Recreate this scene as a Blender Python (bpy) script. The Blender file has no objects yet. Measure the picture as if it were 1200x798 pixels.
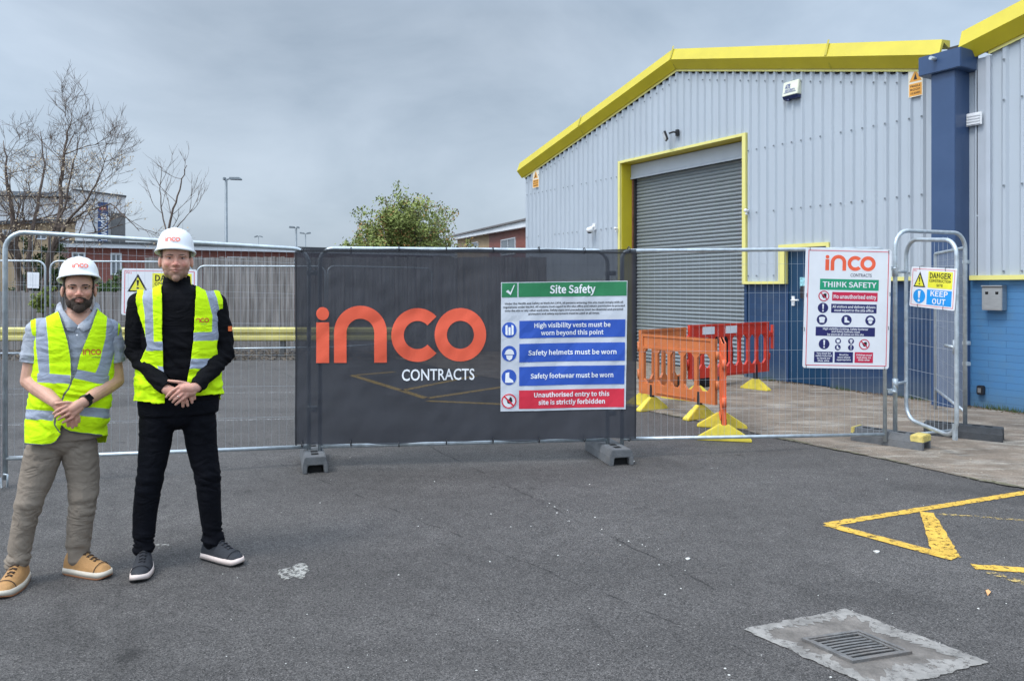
# outline data of a plain grotesque alphabet: char -> advance | x y ... | triangles (1/400 em)
GLY = {
' ':"65||",
',':"80|29 -18 32 -10 40 -9 21 -2 13 18 22 38 42 45 65 34 73 5 60 -36 18 -68 5 -37|5 7 6 4 7 5 4 8 7 3 8 4 3 2 8 2 9 8 1 9 2 0 9 1 11 9 0 11 10 9",
'.':"80|20 37 40 45 60 37 68 16 60 -5 40 -13 20 -5 12 16|0 2 1 7 2 0 7 3 2 6 3 7 6 4 3 6 5 4",
'1':"161|65 30 65 172 27 172 27 203 57 211 77 220 107 220 107 30 150 30 150 -8 17 -8 17 30|4 6 5 4 7 6 3 1 4 1 7 4 2 1 3 0 7 1 10 0 11 10 7 0 10 8 7 10 9 8",
'4':"161|-2 50 -2 78 90 220 131 220 131 88 160 88 160 50 131 50 131 -8 90 -8 90 50 91 164 91 175 104 175 98 164 89 148 49 88 90 88 90 145|1 3 2 1 12 3 12 13 3 13 4 3 1 11 12 14 4 13 1 15 11 15 18 11 15 4 14 1 16 15 18 4 15 17 4 18 1 17 16 1 4 17 1 5 4 1 6 5 0 6 1 10 6 0 9 7 10 7 6 10 9 8 7",
'7':"161|6 181 6 220 155 220 155 194 106 103 92 -8 48 -8 65 106 104 181|0 2 1 0 3 2 0 8 3 8 4 3 7 4 8 6 4 7 6 5 4",
'9':"161|30 46 51 30 66 27 96 43 106 84 101 80 71 72 22 91 4 147 24 203 74 225 131 196 153 115 128 18 69 -12 35 -5 5 17 55 176 46 147 54 119 76 109 93 114 110 131 99 173 74 186|9 11 10 8 17 9 17 24 9 24 11 9 24 23 11 23 12 11 8 18 17 22 12 23 7 18 8 7 19 18 21 12 22 7 20 19 21 4 12 4 13 12 20 4 21 7 4 20 6 4 7 6 5 4 3 13 4 16 1 0 2 13 3 16 2 1 16 13 2 16 14 13 15 14 16",
'A':"176|109 220 186 -8 140 -8 120 57 55 57 34 -8 -10 -8 67 220 101 116 90 152 82 182 93 182 84 152 74 116 67 94 108 94|6 10 7 10 0 7 10 11 0 11 1 0 6 12 10 12 9 10 12 9 11 9 1 11 8 1 9 6 13 12 15 1 8 6 14 13 6 4 14 4 15 14 4 3 15 3 1 15 6 5 4 2 1 3",
'B':"190|93 220 150 207 174 161 164 127 142 110 142 118 172 102 186 62 160 8 98 -8 21 -8 21 220 121 138 129 157 120 176 88 183 64 183 64 130 86 130 130 39 141 63 130 85 92 93 64 93 64 30 92 30|10 16 11 16 0 11 16 1 0 16 15 1 15 14 1 14 2 1 10 17 16 13 2 14 13 3 2 12 3 13 18 3 12 10 23 17 23 18 17 23 3 18 23 5 3 5 4 3 23 6 5 23 22 6 22 21 6 21 7 6 10 24 23 20 7 21 19 7 20 19 8 7 25 8 19 10 25 24 10 8 25 10 9 8",
'C':"185|37 193 110 224 149 215 181 191 156 161 132 179 112 184 70 163 53 107 69 49 111 28 134 34 160 55 186 25 149 -4 108 -12 36 19 8 106|0 2 1 0 3 2 17 7 0 7 6 0 6 3 0 6 5 3 5 4 3 17 8 7 17 9 8 16 9 17 11 13 12 16 10 9 10 13 11 16 13 10 16 14 13 15 14 16",
'D':"199|84 220 163 191 191 107 163 22 85 -8 21 -8 21 220 129 50 146 107 129 162 78 182 64 182 64 30 78 30|5 11 6 11 0 6 11 1 0 11 10 1 10 9 1 9 2 1 5 12 11 8 2 9 8 3 2 7 3 8 13 3 7 5 13 12 5 3 13 5 4 3",
'E':"170|160 220 160 181 64 181 64 131 144 131 144 92 64 92 64 31 163 31 163 -8 21 -8 21 220|10 2 11 2 0 11 2 1 0 10 3 2 10 6 3 6 4 3 6 5 4 10 7 6 10 8 7 10 9 8",
'F':"160|160 220 160 181 64 181 64 126 145 126 145 87 64 87 64 -8 21 -8 21 220|8 2 9 2 0 9 2 1 0 8 3 2 8 6 3 6 4 3 6 5 4 8 7 6",
'G':"199|38 193 113 224 154 215 187 191 162 161 138 179 116 184 70 163 53 107 70 49 116 28 134 31 145 37 145 79 100 79 100 118 186 118 186 16 154 -5 112 -12 37 19 8 106|0 2 1 0 3 2 21 7 0 7 6 0 6 3 0 6 5 3 5 4 3 21 8 7 14 16 15 14 13 16 13 17 16 21 9 8 20 9 21 12 17 13 20 10 9 11 17 12 10 17 11 20 17 10 19 17 20 19 18 17",
'H':"211|64 220 64 131 146 131 146 220 190 220 190 -8 146 -8 146 92 64 92 64 -8 21 -8 21 220|10 0 11 10 1 0 2 4 3 2 5 4 10 8 1 8 2 1 8 7 2 7 5 2 10 9 8 6 5 7",
'I':"85|64 220 64 -8 21 -8 21 220|2 0 3 2 1 0",
'K':"187|64 220 64 114 53 114 141 220 193 220 119 131 200 -8 151 -8 91 96 64 64 64 -8 21 -8 21 220|11 0 12 11 2 0 2 1 0 2 4 3 2 5 4 2 8 5 8 6 5 11 9 2 9 8 2 7 6 8 11 10 9",
'L':"157|64 220 64 31 157 31 157 -8 21 -8 21 220|4 0 5 4 1 0 4 2 1 4 3 2",
'M':"235|67 220 110 101 117 79 123 63 112 63 118 79 125 101 168 220 214 220 214 -8 173 -8 173 118 174 149 175 172 189 172 174 129 132 13 102 13 60 129 45 172 59 172 60 149 61 118 61 -8 21 -8 21 220|24 19 25 19 0 25 19 20 0 20 1 0 6 13 7 13 8 7 13 14 8 14 9 8 24 18 19 21 1 20 6 12 13 15 9 14 6 11 12 22 1 21 16 11 15 11 9 15 24 22 18 22 17 18 6 16 11 16 10 11 24 23 22 17 1 22 17 4 1 4 2 1 5 3 6 3 16 6 4 3 2 4 3 5 17 3 4 17 16 3",
'N':"209|61 220 141 82 162 43 149 43 147 67 146 102 146 220 188 220 188 -8 148 -8 68 130 47 169 60 169 61 145 63 111 63 -8 21 -8 21 220|16 11 17 11 0 17 11 12 0 12 1 0 5 7 6 5 8 7 16 10 11 13 1 12 14 10 13 10 1 13 16 14 10 14 9 10 16 15 14 4 2 5 2 8 5 3 2 4",
'O':"215|35 193 107 225 179 193 206 107 179 20 107 -13 35 20 8 107 146 164 107 183 68 164 53 107 68 49 107 29 146 49 162 107|0 2 1 7 10 0 10 9 0 9 2 0 9 8 2 8 3 2 7 11 10 15 3 8 6 11 7 15 4 3 6 12 11 14 4 15 6 13 12 13 4 14 6 4 13 6 5 4",
'P':"183|91 220 153 205 178 150 153 93 92 76 64 76 64 -8 21 -8 21 220 123 124 133 150 122 174 85 182 64 182 64 114 86 114|7 13 8 13 0 8 13 1 0 13 12 1 12 11 1 11 2 1 7 14 13 10 2 11 10 3 2 9 3 10 15 3 9 7 5 14 5 15 14 5 3 15 5 4 3 7 6 5",
'R':"184|124 129 134 153 124 175 90 182 64 182 64 120 90 120 64 82 64 -8 21 -8 21 220 96 220 154 206 178 153 163 107 133 90 190 -8 141 -8 89 82|9 4 10 4 11 10 4 12 11 4 3 12 3 2 12 2 13 12 9 5 4 1 13 2 1 14 13 0 14 1 6 14 0 9 7 5 7 6 5 7 14 6 7 15 14 7 18 15 18 16 15 9 8 7 17 16 18",
'S':"172|28 57 60 35 88 28 115 36 124 54 116 72 94 85 63 98 31 119 15 160 37 207 90 224 129 216 165 191 141 162 114 179 91 184 68 177 60 162 69 145 90 134 120 120 154 98 169 56 147 7 88 -12 43 -3 2 26|10 12 11 10 13 12 9 17 10 17 16 10 16 13 10 16 15 13 15 14 13 9 18 17 9 19 18 8 19 9 8 20 19 8 21 20 8 22 21 7 22 8 6 22 7 6 23 22 5 23 6 4 23 5 27 1 0 4 24 23 3 24 4 2 24 3 27 2 1 27 24 2 26 24 27 26 25 24",
'T':"173|1 181 1 220 173 220 173 181 108 181 108 -8 65 -8 65 181|0 2 1 0 3 2 7 3 0 6 4 7 4 3 7 6 5 4",
'U':"209|20 220 63 220 63 88 76 40 104 29 133 40 146 88 146 220 189 220 189 86 165 10 104 -13 43 10 20 86|13 1 0 13 2 1 6 8 7 6 9 8 5 9 6 13 3 2 12 3 13 5 10 9 4 10 5 12 4 3 12 10 4 12 11 10",
'V':"166|34 220 71 100 81 65 89 35 78 35 87 65 97 99 133 220 178 220 105 -8 62 -8 -11 220|10 0 11 10 1 0 6 8 7 6 9 8 10 2 1 5 9 6 10 4 2 4 3 2 4 9 5 10 9 4",
'W':"254|42 220 65 98 72 64 77 36 64 36 70 64 78 99 109 220 146 220 178 99 185 64 191 36 179 36 184 64 190 98 214 220 256 220 209 -8 164 -8 130 126 125 150 121 168 133 168 129 150 124 126 91 -8 46 -8 -3 220|26 0 27 26 1 0 6 8 7 6 21 8 21 22 8 22 9 8 14 16 15 14 17 16 6 20 21 23 9 22 6 24 20 24 19 20 24 19 23 19 9 23 18 9 19 6 25 24 5 2 6 2 25 6 18 13 9 13 10 9 26 5 1 5 2 1 13 10 14 10 17 14 11 17 10 26 4 5 3 25 2 18 12 13 26 3 4 26 25 3 18 11 12 18 17 11",
'Y':"154|-14 220 33 220 63 156 73 132 82 114 72 114 81 132 91 156 121 220 167 220 98 80 98 -8 55 -8 55 80|13 1 0 13 2 1 7 9 8 7 10 9 6 10 7 13 3 2 5 4 6 4 10 6 13 4 3 13 10 4 12 10 13 12 11 10",
'a':"163|35 87 103 105 100 121 80 130 58 126 31 111 12 144 48 162 86 170 134 150 148 98 148 -8 111 -8 108 11 117 11 94 -5 62 -12 24 1 8 41 105 71 63 60 52 42 57 30 70 26 88 30 105 42|7 9 8 6 9 7 6 3 9 3 2 9 2 10 9 5 4 6 4 3 6 1 10 2 0 10 1 0 19 10 19 11 10 18 20 0 20 19 0 25 11 19 18 21 20 24 11 25 18 22 21 17 22 18 23 14 24 14 11 24 17 23 22 17 13 23 13 14 23 15 11 14 17 15 13 15 12 13 16 15 17 12 11 15",
'b':"179|57 8 55 -8 18 -8 18 238 61 238 61 167 61 155 72 162 102 170 155 145 173 81 150 12 97 -12 70 -6 49 8 120 117 94 130 78 126 61 113 61 39 77 30 90 27 117 41 128 81|2 4 3 2 5 4 7 9 8 2 6 5 6 9 7 2 18 6 18 17 6 17 16 6 16 9 6 16 15 9 15 10 9 23 10 15 2 19 18 22 10 23 22 11 10 21 11 22 2 20 19 2 14 20 14 21 20 14 11 21 14 0 11 0 12 11 2 13 14 1 13 0 13 12 0 2 1 13",
'c':"148|31 146 90 170 120 163 148 145 125 114 105 127 93 130 63 116 51 78 62 41 92 27 108 31 130 45 151 13 119 -6 88 -12 30 12 6 78|0 2 1 0 3 2 17 7 0 7 6 0 6 3 0 6 5 3 5 4 3 17 8 7 16 8 17 16 9 8 11 13 12 16 10 9 10 13 11 16 13 10 16 14 13 15 14 16",
'd':"179|29 145 82 170 110 164 118 159 118 170 118 238 161 238 161 -8 124 -8 121 10 131 10 110 -5 79 -12 26 12 7 79 118 118 104 127 89 130 63 116 51 78 61 40 87 27 103 31 118 44|4 6 5 4 7 6 0 2 1 3 7 4 0 3 2 0 16 3 16 15 3 15 7 3 14 18 0 18 17 0 17 16 0 23 7 15 14 19 18 13 19 14 13 20 19 22 7 23 13 21 20 21 10 22 10 7 22 13 10 21 12 9 13 9 10 13 12 11 9 11 8 9 11 7 10 8 7 11",
'e':"160|30 145 85 170 139 147 156 88 156 79 154 64 53 64 63 39 94 26 112 29 136 41 153 8 121 -7 89 -12 30 12 6 78 108 121 86 131 62 121 53 99 114 99|0 2 1 0 17 2 17 16 2 16 3 2 15 18 0 18 17 0 20 3 16 15 19 18 15 20 19 15 3 20 15 4 3 15 5 4 14 6 15 6 5 15 14 7 6 9 11 10 14 8 7 8 11 9 14 11 8 13 11 14 13 12 11",
'f':"94|23 165 23 183 35 226 75 242 92 241 113 235 103 198 86 204 81 204 70 199 66 181 66 165 99 165 99 127 66 127 66 -8 23 -8 23 127 1 127 1 163|2 4 3 2 5 4 2 6 5 1 8 2 8 7 2 7 6 2 1 9 8 1 10 9 0 10 1 0 11 10 0 12 11 0 13 12 19 13 0 18 13 19 17 13 18 16 14 17 14 13 17 16 15 14",
'g':"163|14 -6 30 9 30 3 20 12 15 33 22 54 33 65 33 60 19 76 12 106 32 152 78 169 93 168 103 165 164 165 164 129 139 129 141 126 145 104 126 58 80 41 66 43 59 46 56 43 55 37 58 31 74 28 105 28 151 18 168 -18 143 -63 80 -81 27 -69 6 -31 97 126 79 133 62 126 55 105 62 84 79 77 96 84 104 105 119 -14 100 -11 74 -11 63 -10 57 -9 49 -17 47 -25 55 -39 83 -46 114 -37 124 -22|10 12 11 10 13 12 10 14 13 10 15 14 9 35 10 35 15 10 9 36 35 34 16 35 16 15 35 34 17 16 34 18 17 9 37 36 41 18 34 8 37 9 40 18 41 8 38 37 40 19 18 39 19 40 8 39 38 8 19 39 7 6 8 6 19 8 5 19 6 5 20 19 4 22 5 22 20 5 4 23 22 21 20 22 4 24 23 4 25 24 3 25 4 3 26 25 26 28 27 3 28 26 3 29 28 2 1 3 1 29 3 0 43 1 43 29 1 33 46 0 46 43 0 33 47 46 45 43 46 44 43 45 42 29 43 52 29 42 33 48 47 52 30 29 51 30 52 33 49 48 32 49 33 50 30 51 32 50 49 32 30 50 32 31 30",
'h':"176|61 238 61 167 61 152 72 161 105 170 147 151 160 101 160 -8 118 -8 118 95 112 122 95 129 78 124 61 110 61 -8 18 -8 18 238|15 0 16 15 1 0 3 5 4 15 2 1 2 5 3 15 13 2 13 12 2 12 5 2 12 11 5 11 10 5 10 6 5 9 6 10 15 14 13 9 7 6 8 7 9",
'i':"80|21 226 40 233 59 226 66 207 59 188 40 181 21 188 14 207 61 165 61 -8 18 -8 18 165|10 8 11 10 9 8 0 2 1 0 3 2 7 3 0 7 4 3 6 4 7 5 4 6",
'k':"160|61 238 61 83 50 83 116 165 167 165 108 93 172 -8 123 -8 81 62 61 38 61 -8 18 -8 18 238|11 0 12 11 2 0 2 1 0 2 4 3 2 5 4 2 8 5 8 6 5 11 8 2 11 9 8 7 6 8 11 10 9",
'l':"82|18 238 61 238 61 30 62 26 62 27 62 27 73 28 79 -8 65 -11 53 -12 26 -1 18 30|11 1 0 11 2 1 11 4 2 4 3 2 10 5 11 5 4 11 5 7 6 10 7 5 9 7 10 9 8 7",
'm':"268|56 165 58 142 48 142 70 161 100 170 134 160 145 143 165 160 196 170 239 151 251 101 251 -8 209 -8 209 95 203 122 187 129 173 125 156 110 156 -8 114 -8 114 95 107 122 92 129 78 125 61 110 61 -8 18 -8 18 165|7 9 8 3 5 4 26 2 27 2 0 27 2 1 0 2 5 3 2 6 5 6 9 7 6 15 9 15 10 9 2 15 6 26 24 2 24 23 2 23 22 2 22 15 2 22 16 15 14 10 15 21 16 22 21 17 16 20 17 21 13 10 14 26 25 24 20 18 17 13 11 10 19 18 20 12 11 13",
'n':"176|56 165 58 142 49 142 71 161 105 170 147 151 160 101 160 -8 118 -8 118 95 112 122 95 129 78 124 61 110 61 -8 18 -8 18 165|3 5 4 15 2 16 2 0 16 2 1 0 2 5 3 2 11 5 11 10 5 10 6 5 15 13 2 13 12 2 12 11 2 9 6 10 15 14 13 9 7 6 8 7 9",
'o':"175|30 146 88 170 145 146 169 78 145 12 88 -13 30 12 6 78 114 116 88 130 62 116 51 78 62 40 88 27 114 41 125 78|0 2 1 7 10 0 10 9 0 9 2 0 9 8 2 8 3 2 7 11 10 15 3 8 14 3 15 7 12 11 6 12 7 14 4 3 13 4 14 6 13 12 6 4 13 5 4 6",
'p':"179|55 165 58 147 49 147 72 162 102 170 155 145 173 81 150 12 97 -12 71 -7 61 -1 61 -13 61 -74 18 -74 18 165 120 117 94 130 78 126 61 113 61 39 77 30 90 27 117 41 128 81|3 5 4 13 2 14 2 0 14 2 1 0 2 5 3 13 18 2 18 17 2 17 16 2 16 5 2 16 15 5 15 6 5 23 6 15 13 19 18 22 6 23 22 7 6 21 7 22 13 20 19 13 10 20 10 21 20 10 7 21 10 8 7 13 11 10 9 8 10 13 12 11",
'q':"179|118 1 109 -5 79 -12 26 12 7 79 29 145 82 170 111 164 131 151 122 151 125 165 161 165 161 -74 118 -74 118 -10 118 118 104 127 89 130 63 116 51 78 61 40 87 27 103 31 118 44|5 7 6 9 11 10 9 8 11 8 12 11 5 8 7 5 16 8 16 15 8 15 12 8 4 18 5 18 17 5 17 16 5 23 12 15 4 19 18 3 19 4 3 20 19 22 12 23 3 21 20 21 0 22 0 12 22 3 0 21 2 0 3 2 1 0 14 12 0 13 12 14",
'r':"112|56 165 58 137 48 137 66 159 95 169 107 168 122 163 114 125 99 129 94 129 77 122 61 98 61 -8 18 -8 18 165|3 5 4 3 6 5 13 2 14 2 0 14 2 1 0 3 7 6 2 8 3 8 7 3 13 11 2 11 10 2 10 9 2 9 8 2 13 12 11",
's':"135|20 47 47 30 68 25 86 31 90 41 82 53 60 64 26 81 9 116 26 155 72 170 102 164 133 146 110 116 88 129 73 132 56 127 52 118 59 108 80 98 116 81 134 43 116 3 68 -12 33 -5 -3 15|9 11 10 9 12 11 8 15 9 15 12 9 15 14 12 14 13 12 8 16 15 8 17 16 8 18 17 7 18 8 7 19 18 7 20 19 7 21 20 6 21 7 5 21 6 4 21 5 25 1 0 4 22 21 3 22 4 2 22 3 25 2 1 25 22 2 24 22 25 24 23 22",
't':"109|23 127 0 127 0 163 25 165 28 210 66 210 66 165 109 165 109 127 66 127 66 49 70 32 83 26 89 27 106 33 115 -4 92 -10 75 -12 34 5 23 48|3 5 4 3 6 5 3 7 6 3 8 7 2 8 3 1 8 2 0 8 1 19 9 0 9 8 0 19 10 9 19 11 10 18 11 19 13 15 14 18 12 11 12 15 13 18 15 12 17 15 18 17 16 15",
'u':"176|16 165 59 165 59 62 65 35 81 28 98 33 115 49 115 165 157 165 157 -8 120 -8 118 16 127 16 105 -3 72 -12 29 6 16 57|16 1 0 16 2 1 6 8 7 6 9 8 16 3 2 15 3 16 5 12 6 12 9 6 15 4 3 4 12 5 15 11 4 11 12 4 13 9 12 15 13 11 13 10 11 14 13 15 10 9 13",
'v':"151|37 165 69 70 76 47 81 30 71 30 76 47 83 70 115 165 159 165 97 -8 55 -8 -8 165|10 0 11 10 1 0 6 8 7 6 9 8 10 2 1 5 9 6 4 3 5 3 9 5 10 3 2 10 9 3",
'w':"232|41 165 66 68 71 46 74 31 62 31 66 46 71 68 98 165 136 165 162 68 168 46 172 31 160 31 163 46 168 68 193 165 235 165 188 -8 143 -8 119 83 114 105 110 122 122 122 118 105 112 82 88 -8 45 -8 -3 165|26 0 27 26 1 0 6 8 7 6 21 8 21 22 8 22 9 8 14 16 15 14 17 16 6 20 21 23 9 22 6 24 20 24 19 20 24 19 23 19 9 23 18 9 19 6 25 24 18 13 9 13 10 9 5 2 6 2 25 6 13 10 14 10 17 14 26 5 1 5 2 1 11 17 10 26 4 5 18 12 13 3 25 2 4 25 3 18 11 12 26 25 4 18 17 11",
'y':"151|10 -33 23 -37 27 -37 44 -30 56 -9 58 -1 -8 165 37 165 71 73 78 51 85 34 74 34 79 50 85 72 115 165 159 165 95 -17 72 -58 31 -76 18 -75 1 -70|5 7 6 5 8 7 13 15 14 13 16 15 5 9 8 12 10 13 10 16 13 5 12 9 12 10 9 5 11 12 5 10 11 5 16 10 4 16 5 3 16 4 3 17 16 2 17 3 20 1 0 20 2 1 20 17 2 20 18 17 19 18 20",
}
import bpy, bmesh, math, random
import numpy as np
from mathutils import Vector, Matrix, noise
random.seed(7)
C = bpy.context.scene.collection
sc = bpy.context.scene
R = math.radians
# ---------------------------------------------------------------- camera maths
F, HX, HY, CH = 890.0, 600.0, 338.0, 1.58      # focal (px of a 1200 wide picture), horizon, eye height
def P(px, py, Y):                               # point at distance Y
    return Vector(((px-HX)*Y/F, Y, CH+(HY-py)*Y/F))
def G(px, py):                                  # point on the ground
    Y = F*CH/(py-HY)
    return Vector(((px-HX)*Y/F, Y, 0))
cam_d = bpy.data.cameras.new('camera'); cam = bpy.data.objects.new('camera', cam_d); C.objects.link(cam)
cam.location = (0, 0, CH); cam.rotation_euler = (R(90), 0, 0)
cam_d.sensor_width = 36; cam_d.lens = F/1200*36; cam_d.shift_y = -(399-HY)/1200
cam_d.clip_start = .05; cam_d.clip_end = 3000
sc.camera = cam
# ---------------------------------------------------------------- materials
def _n(nt, t, **k):
    n = nt.nodes.new(t)
    for a, v in k.items(): setattr(n, a, v)
    return n
def mat(name, col, rough=.6, metal=0., var=.12, scale=6., bump=0., bscale=60., spec=.4, dirt=0., dcol=(.05,.045,.04), dscale=1.5, stretch=None, alpha=None, coat=0.):
    m = bpy.data.materials.new(name); m.use_nodes = True
    nt = m.node_tree; b = nt.nodes['Principled BSDF']; L = nt.links.new
    b.inputs['Roughness'].default_value = rough; b.inputs['Metallic'].default_value = metal
    b.inputs['Specular IOR Level'].default_value = spec
    if coat: b.inputs['Coat Weight'].default_value = coat
    tc = _n(nt, 'ShaderNodeTexCoord'); src = tc.outputs['Object']
    if stretch:
        mp = _n(nt, 'ShaderNodeMapping'); mp.inputs['Scale'].default_value = stretch; L(src, mp.inputs[0]); src = mp.outputs[0]
    nz = _n(nt, 'ShaderNodeTexNoise'); nz.inputs['Scale'].default_value = scale; nz.inputs['Detail'].default_value = 7; nz.inputs['Roughness'].default_value = .6
    L(src, nz.inputs['Vector'])
    mx = _n(nt, 'ShaderNodeMix', data_type='RGBA')
    mr = _n(nt, 'ShaderNodeMapRange'); mr.inputs[1].default_value = .3; mr.inputs[2].default_value = .7
    L(nz.outputs[0], mr.inputs[0]); L(mr.outputs[0], mx.inputs['Factor'])
    mx.inputs[6].default_value = tuple(c*(1-var) for c in col)+(1,)
    mx.inputs[7].default_value = tuple(min(1, c*(1+var)) for c in col)+(1,)
    out = mx.outputs[2]
    if dirt:
        n2 = _n(nt, 'ShaderNodeTexNoise'); n2.inputs['Scale'].default_value = dscale; n2.inputs['Detail'].default_value = 10; n2.inputs['Roughness'].default_value = .7
        L(src, n2.inputs['Vector'])
        r2 = _n(nt, 'ShaderNodeMapRange'); r2.inputs[1].default_value = .48; r2.inputs[2].default_value = .72; r2.inputs[4].default_value = dirt
        L(n2.outputs[0], r2.inputs[0])
        m2 = _n(nt, 'ShaderNodeMix', data_type='RGBA'); L(r2.outputs[0], m2.inputs['Factor']); L(out, m2.inputs[6]); m2.inputs[7].default_value = dcol+(1,)
        out = m2.outputs[2]
    L(out, b.inputs['Base Color'])
    if bump:
        n3 = _n(nt, 'ShaderNodeTexNoise'); n3.inputs['Scale'].default_value = bscale; n3.inputs['Detail'].default_value = 4
        L(src, n3.inputs['Vector'])
        bp = _n(nt, 'ShaderNodeBump'); bp.inputs['Strength'].default_value = bump; bp.inputs['Distance'].default_value = .01
        L(n3.outputs[0], bp.inputs['Height']); L(bp.outputs[0], b.inputs['Normal'])
    if alpha is not None: b.inputs['Alpha'].default_value = alpha
    return m
# ---------------------------------------------------------------- objects
def tag(o, label=None, cat=None, group=None, kind=None):
    if label: o['label'] = label
    if cat: o['category'] = cat
    if group: o['group'] = group
    if kind: o['kind'] = kind
    return o
def empty(name, loc=(0,0,0), rz=0., label=None, cat=None, group=None):
    o = bpy.data.objects.new(name, None); C.objects.link(o); o.location = loc; o.rotation_euler = (0,0,rz); o.empty_display_size = .1
    return tag(o, label, cat, group)
class MB:
    def __init__(s): s.v = []; s.f = []; s.sm = []
    def add(s, vs, fs, smooth=False, M=None):
        o = len(s.v)
        for v in vs:
            s.v.append(tuple(M @ Vector(v)) if M is not None else tuple(v))
        for f in fs: s.f.append(tuple(i+o for i in f)); s.sm.append(smooth)
        return s
    def box(s, x0, x1, y0, y1, z0, z1, M=None):
        vs = [(x,y,z) for z in (z0,z1) for y in (y0,y1) for x in (x0,x1)]
        return s.add(vs, [(0,2,3,1),(4,5,7,6),(0,1,5,4),(2,6,7,3),(0,4,6,2),(1,3,7,5)], M=M)
    def quad(s, a, b, c, d): return s.add([a,b,c,d], [(0,1,2,3)])
    def tube(s, pts, r, n=8, smooth=True, caps=True, closed=False, rs=None):
        pts = [Vector(p) for p in pts]; m = len(pts); o = len(s.v); up = None
        for i, p in enumerate(pts):
            if closed: t = (pts[(i+1) % m]-pts[i-1])
            else: t = pts[min(i+1, m-1)]-pts[max(i-1, 0)]
            if t.length < 1e-9: t = Vector((0,0,1))
            t.normalize()
            if up is None: up = t.orthogonal().normalized()
            else:
                up = up-t*up.dot(t)
                up = up.normalized() if up.length > 1e-6 else t.orthogonal().normalized()
            w = t.cross(up); rr = rs[i] if rs else r
            for k in range(n):
                a = 2*math.pi*k/n; s.v.append(tuple(p+(up*math.cos(a)+w*math.sin(a))*rr))
        for i in range(m if closed else m-1):
            j = (i+1) % m
            for k in range(n):
                k2 = (k+1) % n
                s.f.append((o+i*n+k, o+i*n+k2, o+j*n+k2, o+j*n+k)); s.sm.append(smooth)
        if caps and not closed:
            s.f.append(tuple(o+k for k in reversed(range(n)))); s.sm.append(False)
            s.f.append(tuple(o+(m-1)*n+k for k in range(n))); s.sm.append(False)
        return s
    def cyl(s, c, r, h, n=16, axis='z', r2=None, smooth=True):
        c = Vector(c); d = {'x':Vector((1,0,0)),'y':Vector((0,1,0)),'z':Vector((0,0,1))}[axis]
        return s.tube([c, c+d*h], r, n, smooth, rs=[r, r if r2 is None else r2])
    def ball(s, c, r, nu=12, nv=8, sc3=(1,1,1)):
        o = len(s.v)
        vs = []; fs = []
        for i in range(nv+1):
            th = math.pi*i/nv
            for k in range(nu):
                a = 2*math.pi*k/nu
                vs.append((c[0]+r*sc3[0]*math.sin(th)*math.cos(a), c[1]+r*sc3[1]*math.sin(th)*math.sin(a), c[2]-r*sc3[2]*math.cos(th)))
        for i in range(nv):
            for k in range(nu):
                k2 = (k+1) % nu; fs.append((i*nu+k, i*nu+k2, (i+1)*nu+k2, (i+1)*nu+k))
        return s.add(vs, fs, True)
    def prism(s, poly, y0, y1):                 # polygon in x,z extruded along y (poly anticlockwise seen from -y)
        n = len(poly)
        vs = [(p[0], y0, p[1]) for p in poly]+[(p[0], y1, p[1]) for p in poly]
        fs = [tuple(range(n)), tuple(reversed(range(n, 2*n)))]+[(i, i+n, (i+1) % n+n, (i+1) % n) for i in range(n)]
        return s.add(vs, fs)
    def prismx(s, poly, x0, x1):                # polygon in y,z extruded along x
        n = len(poly)
        vs = [(x0, p[0], p[1]) for p in poly]+[(x1, p[0], p[1]) for p in poly]
        fs = [tuple(range(n)), tuple(reversed(range(n, 2*n)))]+[(i, i+n, (i+1) % n+n, (i+1) % n) for i in range(n)]
        return s.add(vs, fs)
    def build(s, name, m, parent=None, fix=True, bevel=0.):
        me = bpy.data.meshes.new(name); me.from_pydata(s.v, [], s.f)
        me.polygons.foreach_set('use_smooth', s.sm)
        if fix or bevel:
            bm = bmesh.new(); bm.from_mesh(me)
            if fix: bmesh.ops.recalc_face_normals(bm, faces=bm.faces)
            if bevel:
                es = [e for e in bm.edges if len(e.link_faces) == 2 and e.calc_face_angle(0) > .6]
                bmesh.ops.bevel(bm, geom=es, offset=bevel, segments=2, affect='EDGES', clamp_overlap=True)
            bm.to_mesh(me); bm.free()
        me.materials.append(m)
        o = bpy.data.objects.new(name, me); C.objects.link(o)
        if parent: o.parent = parent
        return o
# ---------------------------------------------------------------- flat artwork on sheets (all drawn in metres: u right, v up)
_tc = {}
def text2d(s, bold=0., font='g'):
    k = (s, bold, font)
    if k in _tc: return _tc[k]
    if font == 'g':
        vs = []; fs = []; x = 0
        for ch in s:
            a, vv, tt = GLY.get(ch, GLY[' ']).split('|'); vv = [int(q) for q in vv.split()]; tt = [int(q) for q in tt.split()]; o = len(vs)
            vs += [((x+vv[i])/400., vv[i+1]/400.) for i in range(0, len(vv), 2)]; fs += [(o+tt[i], o+tt[i+1], o+tt[i+2]) for i in range(0, len(tt), 3)]; x += int(a)+3
        _tc[k] = (vs, fs); return _tc[k]
    cu = bpy.data.curves.new('t', 'FONT'); cu.body = s; cu.size = 1; cu.resolution_u = 3; cu.offset = bold; cu.space_character = 1+bold*1.5
    o = bpy.data.objects.new('t', cu); C.objects.link(o)
    dg = bpy.context.evaluated_depsgraph_get(); dg.update()
    me = bpy.data.meshes.new_from_object(o.evaluated_get(dg))
    vs = [(v.co.x, v.co.y) for v in me.vertices]; fs = [tuple(p.vertices) for p in me.polygons]
    bpy.data.objects.remove(o); bpy.data.curves.remove(cu); bpy.data.meshes.remove(me)
    _tc[k] = (vs, fs); return _tc[k]
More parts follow.
